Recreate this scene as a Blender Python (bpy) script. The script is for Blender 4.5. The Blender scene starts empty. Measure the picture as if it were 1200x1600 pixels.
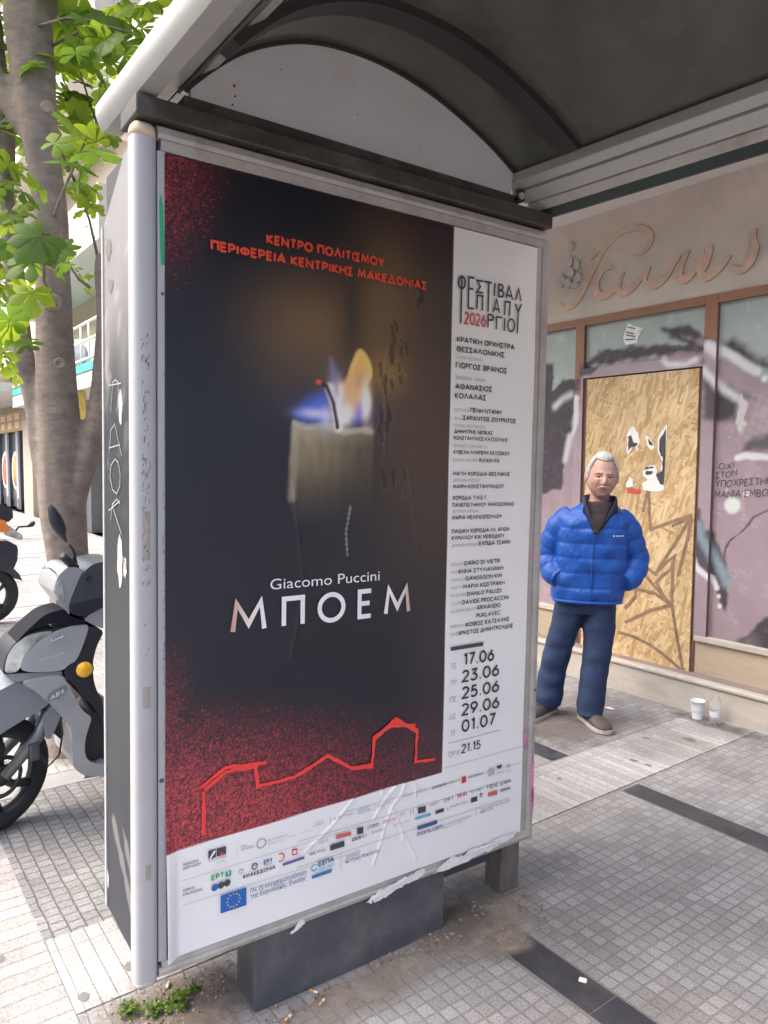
import bpy, bmesh, math, random
import numpy as np
from mathutils import Vector, Matrix, noise as mnoise
R = math.radians
random.seed(7)
RNG = np.random.default_rng(11)
S = bpy.context.scene
COL = S.collection

# ------------------------------------------------------------------ camera
cam = bpy.data.cameras.new('camera')
cam.sensor_fit = 'VERTICAL'; cam.sensor_height = 32.0; cam.lens = 23.156
cam.clip_start = 0.05; cam.clip_end = 2000
cam_o = bpy.data.objects.new('camera', cam); COL.objects.link(cam_o)
def cam_axes(yaw, pitch, roll):
    f = Vector((-math.sin(yaw)*math.cos(pitch), math.cos(yaw)*math.cos(pitch), math.sin(pitch)))
    r = f.cross(Vector((0, 0, 1))).normalized(); u = r.cross(f)
    return r*math.cos(roll)+u*math.sin(roll), u*math.cos(roll)-r*math.sin(roll), f
cr, cu, cf = cam_axes(R(53.4456), R(-3.9218), R(0.4335))
cam_o.matrix_world = Matrix(((cr.x, cu.x, -cf.x, 0), (cr.y, cu.y, -cf.y, 0), (cr.z, cu.z, -cf.z, 1.55), (0, 0, 0, 1)))
S.camera = cam_o

# ------------------------------------------------------------------ light
SUN_EL, SUN_AZ = R(52), R(-118)          # direction the sun stands in, measured from +X
sun_dir = Vector((math.cos(SUN_EL)*math.cos(SUN_AZ), math.cos(SUN_EL)*math.sin(SUN_AZ), math.sin(SUN_EL)))
w = bpy.data.worlds.new('World'); S.world = w; w.use_nodes = True
nt = w.node_tree; bg = nt.nodes['Background']
sky = nt.nodes.new('ShaderNodeTexSky'); sky.sky_type = 'NISHITA'; sky.sun_disc = False
sky.sun_elevation = SUN_EL; sky.sun_rotation = math.atan2(sun_dir.x, sun_dir.y)
sky.air_density = 0.8; sky.dust_density = 5.5; sky.ozone_density = 0.35
nt.links.new(sky.outputs[0], bg.inputs[0]); bg.inputs[1].default_value = 0.15
sl = bpy.data.lights.new('sun', 'SUN'); sl.energy = 0.5; sl.angle = R(60); sl.color = (1.0, 0.96, 0.9)
so = bpy.data.objects.new('sun', sl); COL.objects.link(so)
so.rotation_euler = sun_dir.to_track_quat('Z', 'Y').to_euler(); so.location = (0, 0, 30)
S.view_settings.view_transform = 'Standard'; S.view_settings.look = 'None'
S.view_settings.gamma = 1.0; S.view_settings.exposure = 2.32
S.view_settings.use_curve_mapping = False

# ------------------------------------------------------------------ helpers
def tag(o, label=None, cat=None, group=None, kind=None):
    if label: o['label'] = label
    if cat: o['category'] = cat
    if group: o['group'] = group
    if kind: o['kind'] = kind
    return o
def empty(name, loc=(0, 0, 0), rz=0.0, label=None, cat=None, group=None):
    o = bpy.data.objects.new(name, None); COL.objects.link(o)
    o.location = loc; o.rotation_euler = (0, 0, rz); o.empty_display_size = .1
    return tag(o, label, cat, group)

def srgb(r, g, b):
    f = lambda c: c/12.92 if c <= .04045 else ((c+.055)/1.055)**2.4
    return (f(r/255), f(g/255), f(b/255))

class MB:
    def __init__(s): s.v = []; s.f = []; s.m = []; s.sm = []
    def add(s, vs, fs, m=0, smooth=False):
        k = len(s.v); s.v += [tuple(p) for p in vs]
        for f in fs: s.f.append([i+k for i in f]); s.m.append(m); s.sm.append(smooth)
        return s
    def box(s, x0, x1, y0, y1, z0, z1, m=0):
        vs = [(x, y, z) for x in (x0, x1) for y in (y0, y1) for z in (z0, z1)]
        return s.add(vs, [(0, 1, 3, 2), (4, 6, 7, 5), (0, 4, 5, 1), (2, 3, 7, 6), (0, 2, 6, 4), (1, 5, 7, 3)], m)
    def poly(s, pts, m=0): return s.add(pts, [list(range(len(pts)))], m)
    def prism(s, prof, fn, c0, c1, m=0, smooth=False, caps=True):
        """prof: closed 2-D outline, fn(a,b,c) -> 3-D, from c0 to c1"""
        n = len(prof); vs = [fn(a, b, c0) for a, b in prof]+[fn(a, b, c1) for a, b in prof]
        fs = [(i, (i+1) % n, n+(i+1) % n, n+i) for i in range(n)]
        s.add(vs, fs, m, smooth)
        if caps: s.add(vs, [list(range(n))[::-1], list(range(n, 2*n))], m)
        return s
    def loft(s, rings, m=0, caps=True, smooth=True):
        n = len(rings[0]); vs = [p for r in rings for p in r]; fs = []
        for j in range(len(rings)-1):
            for i in range(n):
                fs.append((j*n+i, j*n+(i+1) % n, (j+1)*n+(i+1) % n, (j+1)*n+i))
        if caps: fs += [list(range(n))[::-1], [(len(rings)-1)*n+i for i in range(n)]]
        return s.add(vs, fs, m, smooth)
    def tube(s, path, rad, n=10, m=0, caps=True, flat=1.0, smooth=True):
        P = [Vector(p) for p in path]
        if not hasattr(rad, '__len__'): rad = [rad]*len(P)
        rings = []; up = None
        for i, p in enumerate(P):
            t = (P[min(i+1, len(P)-1)]-P[max(i-1, 0)]).normalized()
            if up is None:
                up = Vector((0, 0, 1)) if abs(t.z) < .9 else Vector((1, 0, 0))
            a = t.cross(up).normalized(); up = a.cross(t).normalized()
            rings.append([p+(a*math.cos(2*math.pi*k/n)+up*math.sin(2*math.pi*k/n)*flat)*rad[i] for k in range(n)])
        return s.loft(rings, m, caps, smooth)
    def lathe(s, prof, o=(0, 0, 0), ax=(0, 0, 1), n=20, m=0, caps=False, smooth=True):
        ax = Vector(ax).normalized(); a = ax.orthogonal().normalized(); b = ax.cross(a); o = Vector(o)
        rings = [[o+ax*z+(a*math.cos(2*math.pi*k/n)+b*math.sin(2*math.pi*k/n))*r for k in range(n)] for r, z in prof]
        return s.loft(rings, m, caps, smooth)
    def ribbon(s, pts, wd, fn, m=0, closed=False, smooth=False):
        """flat stroke along 2-D points; fn(a,b)->3-D"""
        P = [Vector(p) for p in pts]; n = len(P)
        if not hasattr(wd, '__len__'): wd = [wd]*n
        L, Rr = [], []
        for i, p in enumerate(P):
            a = P[i-1] if i > 0 else (P[-2] if closed else None); b = P[i+1] if i < n-1 else (P[1] if closed else None)
            d1 = (p-a).normalized() if a is not None and (p-a).length > 1e-9 else None
            d2 = (b-p).normalized() if b is not None and (b-p).length > 1e-9 else None
            if d1 is None and d2 is None: d1 = Vector((1, 0))
            if d1 is None: d1 = d2
            if d2 is None: d2 = d1
            n1 = Vector((-d1.y, d1.x)); n2 = Vector((-d2.y, d2.x)); mm = n1+n2
            if mm.length < 1e-6: mm = n1
            mm.normalize(); k = 1/max(.45, mm.dot(n1))
            L.append(p+mm*k*wd[i]/2); Rr.append(p-mm*k*wd[i]/2)
        vs = [fn(*q) for q in L]+[fn(*q) for q in Rr]
        return s.add(vs, [(i, n+i, n+i+1, i+1) for i in range(n-1)], m, smooth)
    def build(s, name, mats, parent=None, bevel=0, seg=2, sharp=None, loc=None):
        me = bpy.data.meshes.new(name); me.from_pydata(s.v, [], s.f)
        if not isinstance(mats, (list, tuple)): mats = [mats]
        for m in mats: me.materials.append(m)
        me.polygons.foreach_set('material_index', s.m); me.polygons.foreach_set('use_smooth', s.sm)
        if sharp: me.set_sharp_from_angle(angle=R(sharp))
        me.update()
        o = bpy.data.objects.new(name, me); COL.objects.link(o)
        if parent: o.parent = parent
        if loc: o.location = loc
        if bevel:
            b = o.modifiers.new('bevel', 'BEVEL'); b.width = bevel; b.segments = seg; b.limit_method = 'ANGLE'; b.angle_limit = R(40)
            b.harden_normals = False
        return o
def recalc(o):
    bm = bmesh.new(); bm.from_mesh(o.data); bmesh.ops.recalc_face_normals(bm, faces=bm.faces); bm.to_mesh(o.data); bm.free(); return o
def weld_smooth(o, voxel, smooth_it=4, fac=.5):
    r = o.modifiers.new('fuse', 'REMESH'); r.mode = 'VOXEL'; r.voxel_size = voxel; r.use_smooth_shade = True
    if smooth_it:
        q = o.modifiers.new('soften', 'SMOOTH'); q.iterations = smooth_it; q.factor = fac
    return o

# ------------------------------------------------------------------ materials
def mat(name, col, rough=.6, metal=0., var=.12, vscale=6., bump=0., bscale=40., coat=0., spec=.5, dirt=None, dscale=2.5, damt=.5, stretch=None):
    m = bpy.data.materials.new(name); m.use_nodes = True; t = m.node_tree; N = t.nodes; Lk = t.links
    b = N['Principled BSDF']; b.inputs['Roughness'].default_value = rough; b.inputs['Metallic'].default_value = metal
    b.inputs['Specular IOR Level'].default_value = spec
    if coat: b.inputs['Coat Weight'].default_value = coat; b.inputs['Coat Roughness'].default_value = .08
    tc = N.new('ShaderNodeTexCoord'); src = tc.outputs['Object']
    if stretch:
        mp = N.new('ShaderNodeMapping'); mp.inputs['Scale'].default_value = stretch; Lk.new(src, mp.inputs[0]); src = mp.outputs[0]
    n = N.new('ShaderNodeTexNoise'); n.inputs['Scale'].default_value = vscale; n.inputs['Detail'].default_value = 6; n.inputs['Roughness'].default_value = .65
    Lk.new(src, n.inputs['Vector'])
    rp = N.new('ShaderNodeValToRGB'); rp.color_ramp.elements[0].position = .3; rp.color_ramp.elements[1].position = .7
    rp.color_ramp.elements[0].color = (*[c*(1-var) for c in col], 1); rp.color_ramp.elements[1].color = (*[min(1, c*(1+var)) for c in col], 1)
    Lk.new(n.outputs['Fac'], rp.inputs[0]); out = rp.outputs[0]
    if dirt is not None:
        n2 = N.new('ShaderNodeTexNoise'); n2.inputs['Scale'].default_value = dscale; n2.inputs['Detail'].default_value = 8; n2.inputs['Roughness'].default_value = .7
        Lk.new(src, n2.inputs['Vector'])
        r2 = N.new('ShaderNodeValToRGB'); r2.color_ramp.elements[0].position = .48; r2.color_ramp.elements[1].position = .68
        r2.color_ramp.elements[0].color = (0, 0, 0, 1); r2.color_ramp.elements[1].color = (damt, damt, damt, 1)
        Lk.new(n2.outputs['Fac'], r2.inputs[0])
        mx = N.new('ShaderNodeMixRGB'); mx.inputs[2].default_value = (*dirt, 1); Lk.new(r2.outputs[0], mx.inputs[0]); Lk.new(out, mx.inputs[1]); out = mx.outputs[0]
    Lk.new(out, b.inputs['Base Color'])
    rn = N.new('ShaderNodeMapRange'); rn.inputs['To Min'].default_value = max(0, rough-.08); rn.inputs['To Max'].default_value = min(1, rough+.1)
    Lk.new(n.outputs['Fac'], rn.inputs[0]); Lk.new(rn.outputs[0], b.inputs['Roughness'])
    if bump:
        n3 = N.new('ShaderNodeTexNoise'); n3.inputs['Scale'].default_value = bscale; n3.inputs['Detail'].default_value = 5; Lk.new(src, n3.inputs['Vector'])
        bp = N.new('ShaderNodeBump'); bp.inputs['Strength'].default_value = bump; bp.inputs['Distance'].default_value = .01
        Lk.new(n3.outputs['Fac'], bp.inputs['Height']); Lk.new(bp.outputs[0], b.inputs['Normal'])
    return m
def ink(name, col, rough=.55, spec=.4):
    return mat(name, col, rough, var=.05, vscale=30, spec=spec)
def attr_mat(name, rough=.5, spec=.5, bump=0., bscale=30., var=.1, vscale=8., coat=0.):
    m = mat(name, (1, 1, 1), rough, var=var, vscale=vscale, bump=bump, bscale=bscale, spec=spec, coat=coat)
    t = m.node_tree; b = t.nodes['Principled BSDF']
    a = t.nodes.new('ShaderNodeAttribute'); a.attribute_name = 'Col'
    src = b.inputs['Base Color'].links[0].from_socket
    mx = t.nodes.new('ShaderNodeMixRGB'); mx.blend_type = 'MULTIPLY'; mx.inputs[0].default_value = 1
    t.links.new(a.outputs['Color'], mx.inputs[1]); t.links.new(src, mx.inputs[2]); t.links.new(mx.outputs[0], b.inputs['Base Color'])
    return m
def grid_sheet(name, us, vs, fn3, colfn, material, parent=None, off=None):
    """painted sheet: us, vs 1-D arrays; fn3(U,V)->X,Y,Z arrays; colfn(U,V)->(n,3) linear"""
    U, V = np.meshgrid(us, vs); U = U.ravel(); V = V.ravel()
    X, Y, Z = fn3(U, V); nx, ny = len(us), len(vs)
    me = bpy.data.meshes.new(name); nv = nx*ny; me.vertices.add(nv)
    me.vertices.foreach_set('co', np.stack([X, Y, Z], 1).astype(np.float32).ravel())
    i = np.arange((nx-1)*(ny-1)); r, c = i//(nx-1), i % (nx-1); a = r*nx+c
    q = np.stack([a, a+1, a+nx+1, a+nx], 1).astype(np.int32).ravel(); nf = len(i)
    me.loops.add(nf*4); me.loops.foreach_set('vertex_index', q)
    me.polygons.add(nf); me.polygons.foreach_set('loop_start', np.arange(nf, dtype=np.int32)*4)
    me.polygons.foreach_set('use_smooth', np.ones(nf, dtype=bool))
    me.update(calc_edges=True)
    ca = me.color_attributes.new('Col', 'FLOAT_COLOR', 'POINT')
    cc = np.ones((nv, 4), np.float32); cc[:, :3] = colfn(U, V); ca.data.foreach_set('color', cc.ravel())
    me.materials.append(material)
    o = bpy.data.objects.new(name, me); COL.objects.link(o)
    if parent: o.parent = parent
    return o
def lin(r, g, b): return np.array(srgb(r, g, b))
def sstep(x, a, b):
    t = np.clip((x-a)/(b-a), 0, 1); return t*t*(3-2*t)
def poly_sd(U, V, pts):
    """signed distance, negative inside"""
    d = np.full(U.shape, 1e9); ins = np.zeros(U.shape, bool); n = len(pts)
    for i in range(n):
        x0, y0 = pts[i]; x1, y1 = pts[(i+1) % n]; dx, dy = x1-x0, y1-y0; L2 = dx*dx+dy*dy+1e-12
        t = np.clip(((U-x0)*dx+(V-y0)*dy)/L2, 0, 1); d = np.minimum(d, np.hypot(U-x0-t*dx, V-y0-t*dy))
        cnd = ((y0 > V) != (y1 > V)) & (U < (x1-x0)*(V-y0)/((y1-y0) if abs(y1-y0) > 1e-12 else 1e-12)+x0)
        ins ^= cnd
    return np.where(ins, -d, d)
def line_d(U, V, pts):
    d = np.full(U.shape, 1e9)
    for (x0, y0), (x1, y1) in zip(pts[:-1], pts[1:]):
        dx, dy = x1-x0, y1-y0; t = np.clip(((U-x0)*dx+(V-y0)*dy)/(dx*dx+dy*dy+1e-12), 0, 1)
        d = np.minimum(d, np.hypot(U-x0-t*dx, V-y0-t*dy))
    return d

# ------------------------------------------------------------------ block capitals drawn as strokes
def _arc(cx, cy, rx, ry, a0, a1, n=12):
    return [(cx+rx*math.cos(R(a0+(a1-a0)*i/n)), cy+ry*math.sin(R(a0+(a1-a0)*i/n))) for i in range(n+1)]
_O = _arc(.42, .5, .42, .5, 90, 450, 24)
GLY = {
 'A': (.8, [[(0, 0), (.4, 1), (.8, 0)], [(.14, .3), (.66, .3)]]),
 'B': (.58, [[(.3, .53), (0, .53)], [(.3, .53)]+_arc(.3, .765, .24, .235, -90, 90)+[(0, 1), (0, 0), (.3, 0)]+_arc(.3, .265, .28, .265, -90, 90)]),
 'C': (.78, [_arc(.44, .5, .44, .5, 48, 312, 20)]),
 'D': (.72, [[(0, 0), (0, 1), (.28, 1)]+_arc(.28, .5, .44, .5, 90, -90, 16)+[(0, 0)]]),
 'E': (.5, [[(.5, 1), (0, 1), (0, 0), (.5, 0)], [(0, .52), (.44, .52)]]),
 'F': (.48, [[(.48, 1), (0, 1), (0, 0)], [(0, .5), (.42, .5)]]),
 'G': (.82, [_arc(.44, .5, .44, .5, 48, 360, 22)+[(.5, .5)]]),
 'H': (.68, [[(0, 0), (0, 1)], [(.68, 0), (.68, 1)], [(0, .52), (.68, .52)]]),
 'I': (.06, [[(.03, 0), (.03, 1)]]),
 'J': (.36, [[(.36, 1), (.36, .25)]+_arc(.16, .22, .2, .22, 0, -110, 8)]),
 'K': (.6, [[(0, 0), (0, 1)], [(.58, 1), (.06, .5), (.6, 0)]]),
 'L': (.46, [[(0, 1), (0, 0), (.46, 0)]]),
 'M': (.86, [[(0, 0), (.1, 1), (.43, .22), (.76, 1), (.86, 0)]]),
 'N': (.7, [[(0, 0), (0, 1), (.7, 0), (.7, 1)]]),
 'O': (.84, [_O]),
 'P': (.54, [[(0, 0), (0, 1), (.28, 1)]+_arc(.28, .73, .26, .27, 90, -90)+[(0, .46)]]),
 'R': (.58, [[(0, 0), (0, 1), (.28, 1)]+_arc(.28, .73, .26, .27, 90, -90)+[(0, .46)], [(.26, .46), (.58, 0)]]),
 'S': (.52, [_arc(.27, .76, .23, .24, 50, 250, 12)+_arc(.25, .26, .27, .26, 80, -140, 14)]),
 'T': (.6, [[(0, 1), (.6, 1)], [(.3, 1), (.3, 0)]]),
 'U': (.66, [[(0, 1), (0, .32)]+_arc(.33, .32, .33, .32, 180, 360, 12)+[(.66, 1)]]),
 'V': (.74, [[(0, 1), (.37, 0), (.74, 1)]]),
 'X': (.66, [[(0, 0), (.66, 1)], [(0, 1), (.66, 0)]]),
 'Y': (.66, [[(0, 1), (.33, .48), (.66, 1)], [(.33, .48), (.33, 0)]]),
 'Z': (.56, [[(0, 1), (.56, 1), (0, 0), (.56, 0)]]),
 'Γ': (.46, [[(0, 0), (0, 1), (.46, 1)]]),
 'Δ': (.8, [[(.4, 1), (.8, 0), (0, 0), (.4, 1)]]),
 'Θ': (.84, [_O, [(.2, .5), (.64, .5)]]),
 'Λ': (.76, [[(0, 0), (.38, 1), (.76, 0)]]),
 'Ξ': (.54, [[(0, 1), (.54, 1)], [(.05, .5), (.49, .5)], [(0, 0), (.54, 0)]]),
 'Π': (.66, [[(0, 0), (0, 1), (.66, 1), (.66, 0)]]),
 'Σ': (.56, [[(.56, 1), (0, 1), (.32, .5), (0, 0), (.56, 0)]]),
 'Φ': (.84, [_arc(.42, .5, .42, .34, 90, 450, 22), [(.42, 0), (.42, 1)]]),
 'Ψ': (.76, [[(0, 1), (0, .6)]+_arc(.38, .6, .38, .3, 180, 360, 10)+[(.76, 1)], [(.38, 0), (.38, 1)]]),
 'Ω': (.8, [[(0, 0), (.26, 0)]+_arc(.4, .56, .4, .44, 240, -60, 20)+[(.54, 0), (.8, 0)]]),
 '0': (.62, [_arc(.31, .5, .31, .5, 90, 450, 22)]),
 '1': (.26, [[(0, .86), (.22, 1), (.22, 0)]]),
 '2': (.54, [_arc(.27, .72, .26, .28, 165, -35, 12)+[(0, 0), (.54, 0)]]),
 '3': (.52, [[(.02, 1), (.48, 1), (.2, .6)]+_arc(.22, .3, .3, .3, 80, -150, 14)]),
 '4': (.6, [[(.44, 0), (.44, 1), (0, .28), (.6, .28)]]),
 '5': (.52, [[(.46, 1), (.1, 1), (.05, .56)]+_arc(.22, .32, .3, .32, 105, -145, 14)]),
 '6': (.56, [_arc(.28, .31, .28, .31, 90, 450, 20), [(.42, 1), (.05, .46)]]),
 '7': (.5, [[(0, 1), (.5, 1), (.14, 0)]]),
 '8': (.54, [_arc(.27, .77, .22, .23, 90, 450, 16), _arc(.27, .27, .27, .27, 90, 450, 18)]),
 '9': (.56, [_arc(.28, .69, .28, .31, 90, 450, 20), [(.14, 0), (.51, .54)]]),
 '.': (.08, [[(0, .05), (.1, .05)]]), '-': (.3, [[(0, .45), (.3, .45)]]), '/': (.36, [[(0, -.05), (.36, 1.05)]]),
 '#': (.6, [[(.14, 0), (.26, 1)], [(.38, 0), (.5, 1)], [(0, .34), (.6, .34)], [(.02, .68), (.6, .68)]]),
 ' ': (.30, []),
}
for a, b in zip('ΑΒΕΖΗΙΚΜΝΟΡΤΥΧ', 'ABEZHIKMNOPTYX'): GLY[a] = GLY[b]
def caps_text(mb, text, u0, u1, v, h, wt, fn, m=0, lift=0.0001):
    """fn(u,v,k) -> 3-D with k a small lift"""
    gap = .2+wt*.5; x = 0; items = []
    for ch in text:
        wd, st = GLY[ch]; items.append((x, wd, st)); x += wd+(gap if ch != ' ' else .16)
    tot = x-gap; sx = (u1-u0)/tot; t = wt*h
    for j, (x, wd, st) in enumerate(items):
        for i, p in enumerate(st):
            pts = [(u0+(x+a)*sx, v+t/2+b*(h-t)) for a, b in p]
            cl = (abs(p[0][0]-p[-1][0])+abs(p[0][1]-p[-1][1])) < 1e-6
            mb.ribbon(pts, t, lambda a, b, i=i: fn(a, b, i*lift), m, closed=cl)
def soft_text(text, u0, u1, v, h, offset=0.0):
    """lower-case lettering from the built-in font: list of (verts2d, faces)"""
    c = bpy.data.curves.new('tmp_lettering', 'FONT'); c.body = text; c.resolution_u = 3; c.offset = offset
    o = bpy.data.objects.new('tmp_lettering', c); COL.objects.link(o)
    dg = bpy.context.evaluated_depsgraph_get(); me = bpy.data.meshes.new_from_object(o.evaluated_get(dg))
    vs = [(p.co.x, p.co.y) for p in me.vertices]; fs = [list(p.vertices) for p in me.polygons]
    bpy.data.objects.remove(o); bpy.data.curves.remove(c); bpy.data.meshes.remove(me)
    x0 = min(p[0] for p in vs); x1 = max(p[0] for p in vs); sx = (u1-u0)/(x1-x0); sy = h/.7
    return [(u0+(x-x0)*sx, v+y*sy) for x, y in vs], fs
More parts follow.
